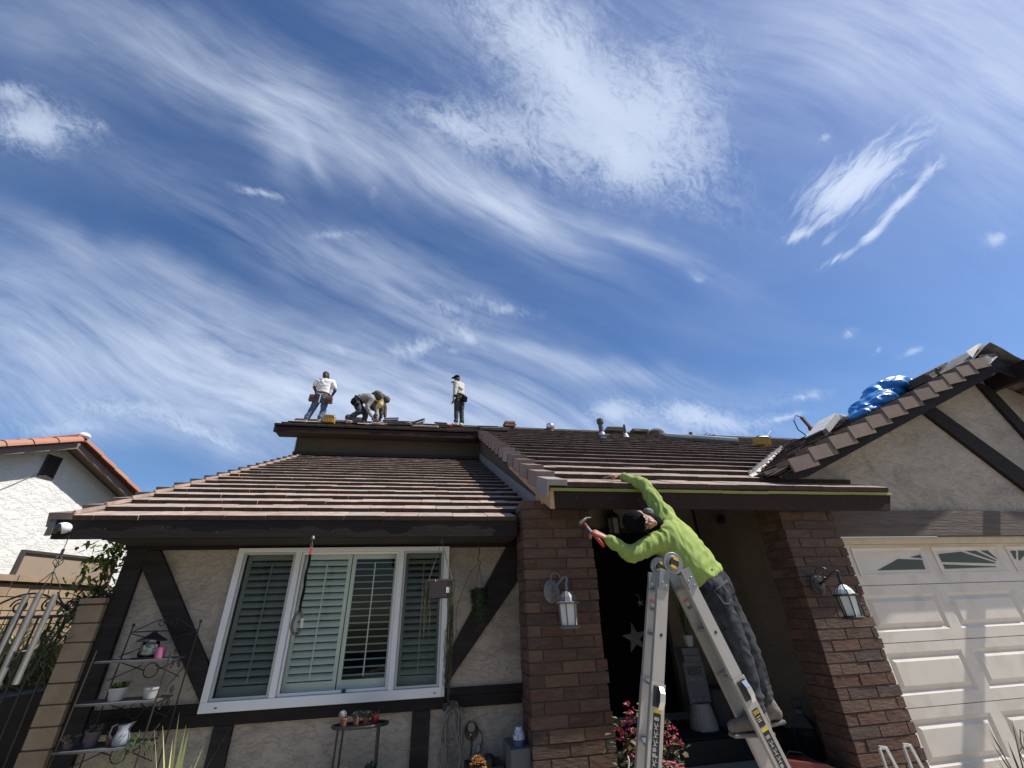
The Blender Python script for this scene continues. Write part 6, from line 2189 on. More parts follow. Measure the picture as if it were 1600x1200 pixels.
def leafy(name, pts, r_, n_, ls, label, mm, seed, cat='vine', stems=True):
    t = thing(name, pts[0], label, cat)
    r = random.Random(seed)
    P = [Vector(p) for p in pts]
    if stems:
        q = MB(); q.tube(P, .010, 6)
        for k in range(14):
            i_ = r.randrange(len(P) - 1); a = P[i_].lerp(P[i_ + 1], r.random())
            q.tube([a, a + V3(r.uniform(-1, 1), r.uniform(-1, 1), r.uniform(-.2, 1)).normalized() * r_ * .9], .004, 5)
        q.build('stem', mat('bark', (0.10, 0.075, 0.055), 0.9, 0.5, 8), t)
    q = MB()
    for k in range(n_):
        i_ = r.randrange(len(P) - 1); a = P[i_].lerp(P[i_ + 1], r.random())
        d = Vector((r.gauss(0, 1), r.gauss(0, 1), r.gauss(0, 1))).normalized() * r_ * r.uniform(.1, 1)
        p = a + d
        u = Vector((r.gauss(0, 1), r.gauss(0, 1), r.gauss(-.3, .7))).normalized()
        q.leaf(p, u, ls * r.uniform(.7, 1.4), ls * .55, .2, 2)
    q.build('leaves', mm, t)
    return t
leafy('corner_tree', [(-3.95, 6.6, .3), (-3.9, 6.5, 1.6), (-3.80, 6.4, 2.2), (-3.70, 6.3, 2.6)], .36, 900, .085, 'bright green leafy tree behind the dark corner post of the house', M_leafy, 11, 'tree')
leafy('ivy', [(-3.20, 6.0, 2.0), (-3.12, 5.7, 1.95), (-2.98, 5.2, 1.78), (-2.95, 4.75, 1.70), (-2.98, 4.68, 1.45), (-3.03, 4.68, 1.2)], .10, 480, .045, 'ivy trailing over the top of the block pilaster and its left side', M_leafd, 12)
leafy('shrub', [(-3.80, 6.4, 1.55), (-3.72, 6.3, 1.7), (-3.62, 6.2, 1.85)], .22, 420, .07, 'dark green shrub between the block wall and the house corner', M_leafd, 14, 'shrub')

# ---- metal plant shelf
t = thing('plant_shelf', (-2.2, 4.5, 0), 'black wire plant shelf with scrolls standing under the corner timber', 'shelf')
sy0, sy1 = 4.40, 4.66
tiers = [(1.28, -2.46, -1.945), (1.015, -2.49, -1.95), (0.745, -2.52, -1.97)]
for (xp, top, yy) in ((-2.47, 1.36, sy0), (-2.41, 1.515, sy1), (-1.945, 1.33, sy0), (-1.90, 1.525, sy1)):
    q = MB(); xo = -.06 if xp < -2.2 else -.03
    q.tube([(xp + xo, yy, 0), (xp, yy, top)], .0055, 6)
    if yy == sy1:
        q.ball((xp, yy, top + .012), .013, 8)
    q.build('post', M_iron, t)
for (z, xa, xb) in tiers:
    q = MB()
    pts = [(xa + (xb - xa) * i_ / 10, sy0 + (.045 * sin(pi * i_ / 10)) * -1, z) for i_ in range(11)]
    q.prism([(p[0], p[1], z - .006) for p in pts] + [(xb, sy1, z - .006), (xa, sy1, z - .006)], (0, 0, .012))
    q.build('shelf_board', mat('shelf_metal', (0.075, 0.075, 0.08), 0.5, 0.5, 9, (0.15, 0.15, 0.15)), t)
    q = MB()
    q.tube([(xa, sy1, z - .14), ((xa + xb) / 2 - .05, sy1, z - .05)], .004, 5); q.tube([(xb, sy1, z - .14), ((xa + xb) / 2 + .05, sy1, z - .05)], .004, 5)
    c_ = ((xa + xb) / 2 + .03, z - .085)
    q.tube([(xa + .02, sy1, z - .01), (c_[0] - .045, sy1, c_[1])], .004, 5); q.tube([(xb - .02, sy1, z - .01), (c_[0] + .045, sy1, c_[1])], .004, 5)
    q.tube([(c_[0] + .052 * cos(a), sy1, c_[1] + .052 * sin(a)) for a in [2 * pi * i_ / 18 for i_ in range(18)]], .004, 5, closed=True)
    q.build('back_brace', M_iron, t)
q = MB()
q.tube([(-2.41, sy1, 1.475), (-1.90, sy1, 1.475)], .0045, 5)
q.tube([(-2.39, sy1, 1.48), (-2.25, sy1, 1.55), (-2.18, sy1, 1.565)], .004, 5); q.tube([(-1.93, sy1, 1.48), (-2.06, sy1, 1.555), (-2.12, sy1, 1.565)], .004, 5)
q.tube(scroll(-2.195, 1.532, .034, 1, 1.3, sy1), .004, 5); q.tube(scroll(-2.105, 1.532, .034, -1, 1.3, sy1), .004, 5)
q.tube([(-2.41, sy1, 1.465), (-2.25, sy1, 1.42)], .004, 5); q.tube([(-1.90, sy1, 1.465), (-2.08, sy1, 1.42)], .004, 5)
q.tube([(-2.44, sy1, 1.30), (-2.25, sy1, 1.375)], .004, 5)
q.build('crest', M_iron, t)
for z in (1.28, 1.015, .745):
    q = MB()
    for (yc, s_) in ((sy0 + .07, 1), (sy1 - .07, -1)):
        for zz_ in (z + .045, z - .045):
            q.tube([(-1.945, yc + s_ * .028 * (1 - .6 * i_ / 16) * cos(2 * pi * 1.2 * i_ / 16), zz_ + .032 * (1 - .6 * i_ / 16) * sin(2 * pi * 1.2 * i_ / 16)) for i_ in range(17)], .003, 5)
    q.tube([(-1.94, sy0, z + .02), (-1.93, sy1, z + .20)], .003, 5)
    q.build('side_scroll', M_iron, t)


def pot(x, y, z, r_, h_, mm, name, label, cat, prof=None, group=None, plant=None, seed=1):
    t = thing(name, (x, y, z), label, cat, group)
    q = MB()
    q.lathe(prof or [(r_ * .62, 0), (r_ * .70, .004), (r_ * .92, h_ * .78), (r_, h_ * .80), (r_ * 1.02, h_), (r_ * .88, h_), (r_ * .80, h_ * .86)], (x, y, z), 18)
    q.build('pot', mm, t, smooth=False)
    if plant:
        kind, pm_, n_, L = plant
        r = random.Random(seed)
        q = MB()
        for i_ in range(n_):
            a = r.uniform(0, 2 * pi)
            c_ = (x + cos(a) * r_ * .6 * r.random(), y + sin(a) * r_ * .6 * r.random(), z + h_ * .9)
            if kind == 'leaf':
                q.leaf(c_, V3(cos(a), sin(a), r.uniform(.4, 2)), L * r.uniform(.5, 1.2), L * .28, .4, 3)
            elif kind == 'trail':
                q.leaf(c_, V3(cos(a), sin(a), r.uniform(.1, .8)), L * r.uniform(.5, 1.3), .012, 1.6, 4)
            else:
                # rosette succulent
                for m__ in range(9):
                    b_ = m__ * 2.4
                    q.leaf((c_[0] + cos(a) * L * .3, c_[1] + sin(a) * L * .3, c_[2] + .012 * (i_ % 3)), V3(cos(b_), sin(b_), .5 + .12 * m__), L * .55, L * .30, .0, 2)
        q.build('plant', pm_, t)
    return t
M_pink = mat('pink_ceramic', (0.36, 0.10, 0.20), 0.5, 0.2)
M_purplepot = mat('dusky_pot', (0.10, 0.075, 0.085), 0.7, 0.4, 8)
M_succ = mat('dusty_succulent', (0.17, 0.13, 0.135), 0.7, 0.5, 12, (0.10, 0.12, 0.08))
# top tier: glass jar feeder with a dark lid on a black tray, pink cup
t = thing('glass_jar', (-2.155, 4.50, 1.287), 'clear glass jar under a dark pointed lid on the top shelf', 'jar')
q = MB(); q.lathe([(.060, .012), (.072, .03), (.060, .09), (.055, .125)], (-2.155, 4.50, 1.287), 20); q.build('jar', glass('jar_glass', (0.80, 0.86, 0.84), .03, .10), t, smooth=True)
q = MB(); q.lathe([(.105, .118), (.100, .128), (.045, .160), (.020, .178), (.012, .195)], (-2.155, 4.50, 1.287), 20); q.build('lid', M_black, t)
q = MB(); q.lathe([(.095, 0), (.105, .010), (.098, .010)], (-2.155, 4.50, 1.287), 20); q.build('tray', M_black, t)
pot(-2.05, 4.46, 1.287, .036, .075, M_pink, 'cup', 'pink ceramic cup on the right of the top shelf', 'cup', [(.032, 0), (.035, .002), (.037, .075), (.033, .075), (.031, .01)])
pot(-2.26, 4.46, 1.022, .062, .085, M_whitepot, 'flower_pot', 'white pot of yellow-green succulents at the left of the middle shelf', 'plant pot', plant=('rosette', M_leafy, 16, .055), seed=3)
pot(-2.035, 4.47, 1.022, .055, .075, M_whitepot, 'flower_pot', 'empty white pot with a flared rim at the right of the middle shelf', 'plant pot')
pot(-2.33, 4.47, .752, .050, .095, M_purplepot, 'flower_pot', 'dusky purple pot with drooping succulents on the lowest visible shelf', 'plant pot', plant=('rosette', M_succ, 12, .06), seed=5)
pot(-2.45, 4.44, .752, .035, .04, M_purplepot, 'flower_pot', 'small pot of pale rosettes at the left end of the lowest visible shelf', 'plant pot', plant=('rosette', M_succ, 12, .07), seed=6)
pot(-2.22, 4.50, .752, .035, .06, M_terra, 'flower_pot', 'small pot of pinkish rosettes behind the white jug', 'plant pot', plant=('rosette', mat('pink_succulent', (0.20, 0.11, 0.11), 0.7, 0.5, 12), 9, .06), seed=8)
t = thing('jug', (-2.125, 4.44, .752), 'white enamel jug with dark marks on the lowest visible shelf', 'jug')
q = MB()
prof = [(.036, 0), (.048, .012), (.051, .042), (.042, .078), (.036, .098), (.041, .125)]
q.lathe(prof, (-2.125, 4.44, .752), 20, cap=False)
q.v = [(a + (.022 if c > .752 + .12 and a > -2.10 else 0), b_, c + (.016 if c > .752 + .12 and a > -2.10 else 0)) for a, b_, c in q.v]
q.build('body', mat('white_enamel', (0.25, 0.275, 0.31), 0.3, 0.2, 8), t, smooth=True)
q = MB(); q.tube([(-2.175, 4.44, .755 + .125), (-2.205, 4.44, .755 + .115), (-2.21, 4.44, .755 + .07), (-2.182, 4.44, .755 + .035)], .006, 6); q.build('handle', mat('white_enamel', (0.25, 0.275, 0.31), 0.3), t, smooth=True)
q = MB()
for k in range(4):
    q.bar((-2.115 + k * .011, 4.3845 + abs(k - 1) * .002, .80 + .012 * (k % 2)), (-2.108 + k * .011, 4.3842 + abs(k - 1) * .002, .822 + .012 * (k % 2)), .004, .002)
q.build('marks', M_black, t)
q = MB(); q.lathe([(.045, 0), (.078, .006), (.080, .010)], (-2.10, 4.42, .7405), 18); q.v = [(a, b_ - .06, c - .0) for a, b_, c in q.v]
strap_plant('grassy_plant', -2.02, 4.45, .70, 70, .20, .006, 'fine grassy plant spilling past the right of the lowest shelf', M_leafd, 21, 1.2, .5, .08)

# ---- spiky plant in front of the wall, sunlit
strap_plant('spiky_plant', -1.42, 3.80, .30, 16, .62, .022, 'sunlit pale yellow-green spiky plant in front of the house wall', mat('pale_spike', (0.42, 0.45, 0.20), 0.5, 0.5, 6, (0.25, 0.30, 0.10)), 33, .12, 2.4, .10)
strap_plant('spiky_plant', 4.93, 3.80, .02, 10, .52, .018, 'thin dark spiky plant at the foot of the garage door', M_leafd, 36, .1, 2.2, .10)
q = MB()
q.tube([(5.12, 3.8, .10), (5.10, 3.8, .38), (5.16, 3.8, .47), (5.24, 3.8, .40)], .004, 5)
q.tube([(5.06, 3.8, .05), (5.04, 3.8, .33), (5.10, 3.8, .36)], .004, 5)
o = q.build('wire_hook', M_iron); setp(o, 'thin dark curled wire stake beside the garage door', 'garden stake')

# ---- leash hanging from the eave
t = thing('leash', (-1.005, 4.24, 1.38), 'black dog leash with a red end hanging from the eave in front of the window', 'leash')
lx_, ly_ = -1.005, 4.245
q = MB(); q.lathe([(.018, 0), (.016, .012), (.006, .028)], (lx_, ly_, 2.150), 10); q.tube([(lx_, ly_, 2.15), (lx_, ly_, 2.10)], .003, 5); q.tube([(lx_ + .009 * cos(a), ly_, 2.098 + .012 * sin(a)) for a in [2 * pi * i_ / 10 for i_ in range(10)]], .0028, 5, closed=True)
q.build('hook', M_pewter, t)
q = MB(); q.bar((lx_, ly_, 2.088), (lx_ - .001, ly_, 2.020), .020, .006, (0, -1, 0)); q.build('red_end', mat('faded_red', (0.42, 0.07, 0.045), 0.7), t)
q = MB()
P = [V3(lx_ + .004 * sin(i_ * 1.3), ly_ + .004 * sin(i_), 2.02 - .044 * i_) for i_ in range(11)]
for i_ in range(10):
    q.bar(P[i_], P[i_ + 1] - V3(0, 0, .002), .021 + .002 * sin(i_ * 2.1), .008, (0, -1, 0))
q.build('strap', M_blackcloth, t, bevel=.002)
q = MB()
L0 = P[-1]
pts = [L0 + V3(.0, 0, .01), L0 + V3(-.030, 0, -.03), L0 + V3(-.045, 0, -.10), L0 + V3(-.028, 0, -.155), L0 + V3(.012, 0, -.165), L0 + V3(.032, 0, -.12), L0 + V3(.028, 0, -.05), L0 + V3(.006, 0, .005)]
for i_ in range(len(pts) - 1):
    q.bar(pts[i_], pts[i_ + 1], .024, .006, (0, 1, 0))
q.build('handle_loop', mat('grey_webbing', (0.05, 0.05, 0.052), 0.8), t)
q = MB(); q.bar(pts[5] + V3(.002, -.004, 0), pts[6] + V3(.002, -.004, 0), .020, .006, (0, 1, 0)); q.build('grip_pad', mat('pale_grip', (0.30, 0.30, 0.29), 0.8), t)

# ---- hanging rectangular planter and its trailing strings
t = thing('hanging_planter', (.135, 4.36, 1.62), 'dark square hanging planter trailing long strings in front of the window', 'hanging planter')
q = MB()
X0, X1, Y0_, Y1_ = .035, .245, 4.28, 4.44
q.prism([(X0 + .015, Y0_ + .012, 1.65), (X1 - .015, Y0_ + .012, 1.65), (X1 - .015, Y1_ - .012, 1.65), (X0 + .015, Y1_ - .012, 1.65)], (0, 0, .002))
vs = [(X0 + .02, Y0_ + .015, 1.65), (X1 - .02, Y0_ + .015, 1.65), (X1 - .02, Y1_ - .015, 1.65), (X0 + .02, Y1_ - .015, 1.65), (X0, Y0_, 1.79), (X1, Y0_, 1.79), (X1, Y1_, 1.79), (X0, Y1_, 1.79)]
q.add(vs, [(0, 3, 2, 1), (0, 1, 5, 4), (1, 2, 6, 5), (2, 3, 7, 6), (3, 0, 4, 7)])
q.bx(X0 - .012, X1 + .012, Y0_ - .012, Y0_, 1.788, 1.803); q.bx(X0 - .012, X1 + .012, Y1_, Y1_ + .012, 1.788, 1.803); q.bx(X0 - .012, X0, Y0_, Y1_, 1.788, 1.803); q.bx(X1, X1 + .012, Y0_, Y1_, 1.788, 1.803)
q.build('box', mat('plum_planter', (0.075, 0.055, 0.055), 0.6, 0.3), t)
q = MB(); hk = V3(.14, 4.36, 2.14)
for (a, b_) in ((X0, Y0_), (X1, Y0_), (X1, Y1_), (X0, Y1_)):
    q.tube([(a, b_, 1.80), hk], .0022, 4)
q.lathe([(.016, 0), (.010, .012), (.004, .026)], tuple(hk), 8)
q.build('hanger', M_pewter, t)
q = MB(); q.tube([(X0 + .06, Y0_ - .014, 1.80), (X0 + .062, Y0_ - .016, 1.78)], .002, 6); q.bx(X1 - .05, X1 - .025, Y0_ - .006, Y0_ + .004, 1.69, 1.735); q.build('tag', M_white, t)
M_string = mat('string_plant', (0.055, 0.062, 0.028), 0.6, 0.5, 20)
r = random.Random(5)
for (xa, n_, zlow, nm_) in ((.035, 16, 1.12, 0), (.245, 20, .86, 1)):
    q = MB()
    for i_ in range(n_):
        x_ = xa + r.gauss(0, .016); y_ = Y0_ + r.uniform(-.02, .06); zl_ = zlow + r.uniform(0, .5)
        P = []
        z_ = 1.80
        while z_ > zl_:
            P.append((x_ + .006 * sin(z_ * 14 + i_) - .03 * (1.8 - z_) * (1 if nm_ == 0 else .35), y_, z_)); z_ -= .05
        q.tube(P, .0022, 4)
        for p in P[2::1]:
            if r.random() < .8:
                q.leaf(p, V3(r.uniform(-1, 1), r.uniform(-1, 1), -.3), .016, .009, 0, 2)
    q.build('trailing_strings', M_string, t)
# tangle of thin dead strings against the window frame
q = MB()
for i_ in range(8):
    x_ = .225 + r.gauss(0, .010); z_ = 1.42 - r.uniform(0, .2)
    P = []
    for k in range(12):
        P.append((x_ + r.gauss(0, .006), 4.70 + r.uniform(-.01, .01), z_)); z_ -= .04
    q.tube(P, .0014, 4)
o = q.build('dead_vine', mat('dead_vine', (0.035, 0.025, 0.025), 0.9)); setp(o, 'thin dead vine strands against the right side of the white window frame', 'vine')

# ---- round hanging basket
t = thing('hanging_basket', (.525, 4.55, 1.45), 'round dark green hanging basket plant in front of the diagonal timber', 'hanging basket')
bx_, by_ = .525, 4.56
q = MB(); q.tube([(bx_, by_, 2.16), (bx_, by_, 2.03), (bx_ - .012, by_, 2.02), (bx_ - .012, by_, 1.985), (bx_ + .012, by_, 1.97), (bx_ + .008, by_, 1.95), (bx_, by_, 1.935)], .005, 6)
for k in range(4):
    a = k * pi / 2 + .4; q.tube([(bx_, by_, 1.94), (bx_ + .055 * cos(a), by_ + .055 * sin(a), 1.72)], .0016, 4)
q.build('hanger', M_iron, t)
q = MB(); q.lathe([(.04, -.16), (.062, -.12), (.072, -.01), (.066, 0)], (bx_, by_, 1.72), 14); q.build('pot', M_black, t)
q = MB()
for i_ in range(620):
    a = r.uniform(0, 6.28); z_ = 1.74 - abs(r.gauss(0, .11)); rr = .062 + .022 * r.random()
    if z_ < 1.53: rr *= max(.25, 1 - (1.53 - z_) * 5)
    q.leaf((bx_ + rr * cos(a), by_ + rr * sin(a), z_), V3(cos(a), sin(a), -.6), .024, .015, .2, 2)
for i_ in range(6):
    q.tube([(bx_ + r.uniform(-.05, .05), by_ - .05, 1.58), (bx_ + r.uniform(-.03, .06), by_ - .05, 1.38 + r.uniform(-.05, .08))], .0016, 4)
q.build('foliage', M_leafd, t)
q = MB(); q.tube([(bx_ - .002, by_ + .01, 1.96), (.44, by_ + .02, 1.88), (.36, by_ + .05, 1.70), (.31, by_ + .05, 1.55), (.315, by_ + .05, 1.38), (.35, by_ + .05, 1.33)], .0026, 5)
o = q.build('thin_wire', M_black); setp(o, 'thin black wire looping left of the round hanging basket', 'wire')

# ---- oval plant stand under the window
t = thing('plant_stand', (-.44, 4.45, 0), 'small black oval plant stand under the window', 'plant stand')
q = MB()
for k in range(24):
    a = 2 * pi * k / 24
rim = [(-.44 + .215 * cos(2 * pi * k / 28), 4.44 + .115 * sin(2 * pi * k / 28)) for k in range(28)]
q.prism([(a, b_, .752) for a, b_ in rim], (0, 0, .006)); q.tube([(a, b_, .765) for a, b_ in rim], .010, 6, closed=True)
q.build('top', M_bronze, t)
for (a, b_) in ((-.60, 4.38), (-.575, 4.50), (-.30, 4.38), (-.295, 4.50)):
    q = MB(); q.tube([(a, b_, .752), (a + (-.01 if a < -.4 else .01), b_, 0)], .009, 6); q.build('leg', M_bronze, t)
pot(-.57, 4.42, .766, .034, .055, M_terra, 'flower_pot', 'terracotta pot with a pale fuzzy cactus ball, leftmost on the oval stand', 'plant pot')
q = MB(); q.ball((-.585, 4.43, .838), .030, 12); o = q.build('cactus', mat('fuzzy_cactus', (0.20, 0.21, 0.22), 0.95, 0.5, 30, bump=.6, bump_scale=80)); setp(o, 'pale fuzzy cactus ball growing in the leftmost pot of the oval stand', 'cactus')
pot(-.475, 4.43, .766, .030, .05, M_terra, 'flower_pot', 'terracotta pot of white-tipped succulents, second from left on the oval stand', 'plant pot', plant=('rosette', mat('jade_pale', (0.16, 0.19, 0.13), 0.6, 0.5, 20), 14, .05), seed=11)
pot(-.40, 4.44, .766, .028, .045, M_terra, 'flower_pot', 'terracotta pot of bushy jade in the middle of the oval stand', 'plant pot', plant=('rosette', mat('jade_pale', (0.16, 0.19, 0.13), 0.6, 0.5, 20), 16, .05), seed=12)
pot(-.33, 4.42, .766, .034, .062, mat('deep_red_glaze', (0.16, 0.008, 0.012), 0.25), 'flower_pot', 'glossy deep red pot, rightmost on the oval stand', 'plant pot', plant=('leaf', M_leafd, 8, .06), seed=13)
pot(-.56, 4.32, .40, .05, .09, M_whitepot, 'flower_pot', 'pale pot with a yellow-green bush below the oval stand, left', 'plant pot', plant=('leaf', M_leafy, 40, .10), seed=15)
pot(-.33, 4.36, .40, .042, .09, mat('salmon_pot', (0.33, 0.13, 0.10), 0.8), 'flower_pot', 'salmon pink pot with dark leaves below the oval stand, right', 'plant pot', plant=('leaf', M_leafd, 30, .11), seed=16)
q = MB(); q.bx(-.75, -.12, 4.25, 4.45, 0, .40)
o = q.build('low_bench', mat('low_bench', (0.04, 0.035, 0.03), 0.8)); setp(o, 'low dark bench carrying pots beneath the oval stand', 'bench')

# ---- coiled hose hanging on the wall
t = thing('coiled_hose', (.30, 4.72, .2), 'coiled pale grey garden hose hanging under the sill beside the post', 'hose')
r = random.Random(9)
q = MB(); q.lathe([(.03, 0), (.03, .07)], (.30, 4.66, .83), 8, Matrix(((1, 0, 0), (0, 0, -1), (0, 1, 0)))); q.bx(.22, .27, 4.69, 4.75, .77, .83)
q.build('hanger', M_black, t)
for k in range(9):
    cxk = .305 + r.uniform(-.02, .02); w_ = .055 + r.uniform(.0, .055); H_ = .40 + r.uniform(-.18, .22); yk = 4.735 - .012 * k
    pts = []
    for i_ in range(28):
        a = 2 * pi * i_ / 28
        pts.append((cxk + w_ * sin(a) * (1 - .25 * cos(a)) + .02 * sin(3 * a + k), yk + .006 * sin(a * 2 + k), .835 - H_ * (1 - cos(a)) * .5 + .0 * k - .006 * k))
    q = MB(); q.tube(pts, .0062, 7, closed=True); q.build('coil', mat('grey_hose', (0.19, 0.185, 0.17), 0.5, 0.3, 20), t, smooth=True)
q = MB(); q.tube([(.375, 4.66, .80), (.39, 4.64, .74), (.385, 4.64, .55), (.36, 4.64, .30), (.34, 4.64, .1)], .0062, 7); q.build('hose_end', mat('grey_hose', (0.19, 0.185, 0.17), 0.5), t, smooth=True)
t = thing('coiled_cable', (.50, 4.77, .45), 'small coil of black cable with a white plug on the wall right of the hose', 'cable')
for k in range(5):
    q = MB(); rr = .036 + .006 * k
    q.tube([(.485 + rr * cos(2 * pi * i_ / 16), 4.785 - .005 * k, .625 + rr * 1.1 * sin(2 * pi * i_ / 16) - .006 * k) for i_ in range(16)], .0035, 5, closed=True); q.build('coil', M_black, t)
q = MB(); q.tube([(.53, 4.77, .63), (.575, 4.77, .58), (.58, 4.77, .52), (.555, 4.77, .47)], .0035, 5); q.tube([(.485, 4.78, .58), (.49, 4.78, .50), (.48, 4.78, .42)], .005, 5); q.build('lead', M_black, t)
q = MB(); q.ball((.475, 4.76, .578), .012, 8); q.bx(.535, .555, 4.75, 4.78, .465, .505); q.ball((.545, 4.76, .46), .013, 8); q.build('plug', M_whitepot, t)
t = thing('canister', (.83, 4.30, .55), 'white and blue handled canister on a grey box beside the left brick column', 'canister')
q = MB(); q.lathe([(.045, 0), (.048, .004), (.048, .075), (.030, .10), (.030, .12)], (.825, 4.32, .57), 18); q.build('body', mat('white_blue_can', (0.42, 0.50, 0.58), 0.4, 0.2), t)
q = MB(); q.lathe([(.0487, .003), (.0487, .040)], (.825, 4.32, .57), 18, cap=False); q.build('blue_band', mat('navy_print', (0.04, 0.07, 0.16), 0.5), t)
q = MB(); q.tube([(.825 + .05 * cos(a), 4.29, .665 + .035 * sin(a)) for a in [pi + pi * i_ / 10 for i_ in range(11)]], .0035, 5)
for k in range(3):
    q.bx(.803, .811, 4.2695, 4.2725, .612 + k * .016 - .01, .620 + k * .016 - .01)
q.build('handle', M_black, t)
q = MB(); q.bx(.74, .896, 4.22, 4.60, 0, .568)
o = q.build('utility_box', mat('grey_box', (0.12, 0.125, 0.12), 0.7, 0.3), bevel=.006); setp(o, 'grey utility box against the wall beside the left brick column', 'box')
q = MB(); q.bx(.42, .72, 4.45, 4.72, 0, .42); q.ball((.60, 4.5, .44), .06, 10)
o = q.build('storage_bin', M_black); setp(o, 'dark storage bin in the shade left of the grey utility box', 'bin')
# orange flowers at the bottom edge
t = thing('orange_flowers', (.40, 3.60, .3), 'cluster of small orange and yellow flowers at the bottom edge', 'flowers')
q = MB(); q.tube([(.40, 3.60, .05), (.41, 3.60, .60)], .006, 5); q.tube([(.36, 3.60, .05), (.34, 3.60, .56)], .006, 5); q.build('stem', M_leafd, t)
for (nm_, mm, n_, s__) in (('petals', mat('orange_petal', (0.55, 0.20, 0.08), 0.6, 0.6, 40, (0.62, 0.42, 0.10)), 170, 0), ('buds', M_leafy, 60, 1)):
    q = MB()
    for i_ in range(n_):
        c_ = (.41, .655) if r.random() < .65 else (.335, .60)
        a = r.uniform(0, 6.28); e = r.uniform(-.3, 1.5); rr = .045 * (1 if c_[0] > .4 else .7)
        p = (c_[0] + rr * cos(a) * cos(e), 3.60 + rr * sin(a) * cos(e), c_[1] + rr * sin(e) - .02)
        q.leaf(p, V3(cos(a) * cos(e), sin(a) * cos(e), sin(e)), .016, .015, 0, 2)
    q.build(nm_, mm, t)

# ---- porch things
def star(cx_, cy_, cz_, R_, m_, name, label, cat, depth=.045, tilt=0.0, parent=None):
    q = MB()
    rim = []
    for k in range(10):
        a = pi / 2 + k * pi / 5 + tilt; rr = R_ if k % 2 == 0 else R_ * .40
        rim.append((cx_ + rr * cos(a), cy_, cz_ + rr * sin(a)))
    q.add([(cx_, cy_ - depth, cz_)] + rim + [(cx_, cy_ + .004, cz_)], [(0, 1 + k, 1 + (k + 1) % 10) for k in range(10)] + [(11, 1 + (k + 1) % 10, 1 + k) for k in range(10)])
    o = q.build(name, m_); setp(o, label, cat)
M_star = mat('barn_star', (0.20, 0.19, 0.185), 0.6, 0.4, 9, (0.12, 0.115, 0.11))
star(2.655, 5.86, 1.185, .175, M_star, 'wall_star', 'large grey five-pointed barn star hanging on the black front door', 'star', tilt=.12)
star(2.80, 5.86, 1.575, .052, M_star, 'hanging_star', 'tiny grey star hanging above the large barn star', 'star', .015, tilt=.2)
q = MB(); q.tube([(2.80, 5.86, 1.625), (2.79, 5.86, 1.66), (2.765, 5.86, 1.68), (2.745, 5.86, 1.665)], .004, 5)
o = q.build('star_hook', M_star); setp(o, 'small curled hook above the tiny hanging star', 'hook')
# stack of painted blocks with the word RESIST, white planter foot and a white bowl with tall grass on top
M_signgrey = mat('sign_grey', (0.12, 0.125, 0.14), 0.8, 0.5, 7, (0.07, 0.075, 0.085))
t = thing('painted_sign', (3.06, 5.3, .44), 'grey painted board lettered RESIST standing on a white urn in the porch', 'sign')
q = MB()
q.prism([(2.935, 5.30, .575), (3.19, 5.30, .575), (3.185, 5.30, .955), (2.930, 5.30, .955)], (0, .04, 0)); q.build('board', M_signgrey, t, bevel=.003)
text_mesh('RESIST', .105, basis((1, 0, 0), (0, 0, 1), (0, -1, 0), (3.06, 5.2985, .865)), M_black, 'lettering', t, sx=.60)
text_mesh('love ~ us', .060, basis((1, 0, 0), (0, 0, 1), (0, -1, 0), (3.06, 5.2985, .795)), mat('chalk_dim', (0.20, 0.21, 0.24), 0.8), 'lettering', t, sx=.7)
q = MB()
for k in range(5):
    q.tube([(2.96 + .045 * k, 5.297, .640 + .012 * (k % 2)), (2.99 + .045 * k, 5.297, .655 - .010 * (k % 2))], .003, 4)
for k in range(3):
    q.ball((2.98 + .08 * k, 5.297, .607), .014, 8, (1, .15, 1)); q.ball((2.975 + .05 * k, 5.297, .935), .010, 8, (1, .15, 1))
q.build('motif', mat('chalk_dim', (0.20, 0.21, 0.24), 0.8), t)
q = MB(); q.bx(2.94, 3.15, 5.26, 5.40, .958, 1.02); q.build('block', mat('sign_block', (0.13, 0.13, 0.135), 0.8, 0.5, 9), t, bevel=.004)
q = MB(); q.bx(2.93, 3.14, 5.26, 5.40, 1.023, 1.095); q.build('block', mat('sign_block', (0.13, 0.13, 0.135), 0.8, 0.5, 9), t, bevel=.004)
t = thing('urn', (3.06, 5.32, .33), 'upturned white urn under the painted board in the porch', 'urn')
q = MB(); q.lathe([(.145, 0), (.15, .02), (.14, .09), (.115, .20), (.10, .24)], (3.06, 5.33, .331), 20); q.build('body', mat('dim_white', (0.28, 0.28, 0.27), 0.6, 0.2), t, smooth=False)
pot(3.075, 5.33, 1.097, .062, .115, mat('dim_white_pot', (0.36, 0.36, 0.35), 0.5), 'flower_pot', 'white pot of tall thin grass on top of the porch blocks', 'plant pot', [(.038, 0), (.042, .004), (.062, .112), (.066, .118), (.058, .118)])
strap_plant('tall_grass', 3.075, 5.33, 1.18, 26, .42, .010, 'tall thin dark grass growing from the white porch pot', M_leafd, 41, .1, 4.0, .04)
q = MB(); q.lathe([(.18, 0), (.20, .30), (.17, .34)], (3.42, 5.5, .331), 18)
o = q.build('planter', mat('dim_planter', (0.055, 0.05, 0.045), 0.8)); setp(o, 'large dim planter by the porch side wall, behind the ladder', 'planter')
t = thing('wall_pot', (4.0, 5.5, 2.5), 'small purple pot holder high on the porch side wall', 'wall pot')
q = MB(); q.bx(3.84, 3.915, 5.25, 5.34, 2.475, 2.56); q.build('pot', mat('purple_pot', (0.05, 0.02, 0.075), 0.5), t, bevel=.004)
q = MB(); r = random.Random(3)
for i_ in range(26):
    q.leaf((3.86, 5.24, 2.55), V3(r.uniform(-1, .6), r.uniform(-1, .3), r.uniform(-.2, .8)), .07, .016, .7, 3)
q.build('plant', mat('dim_leaf', (0.05, 0.05, 0.035), 0.8), t)
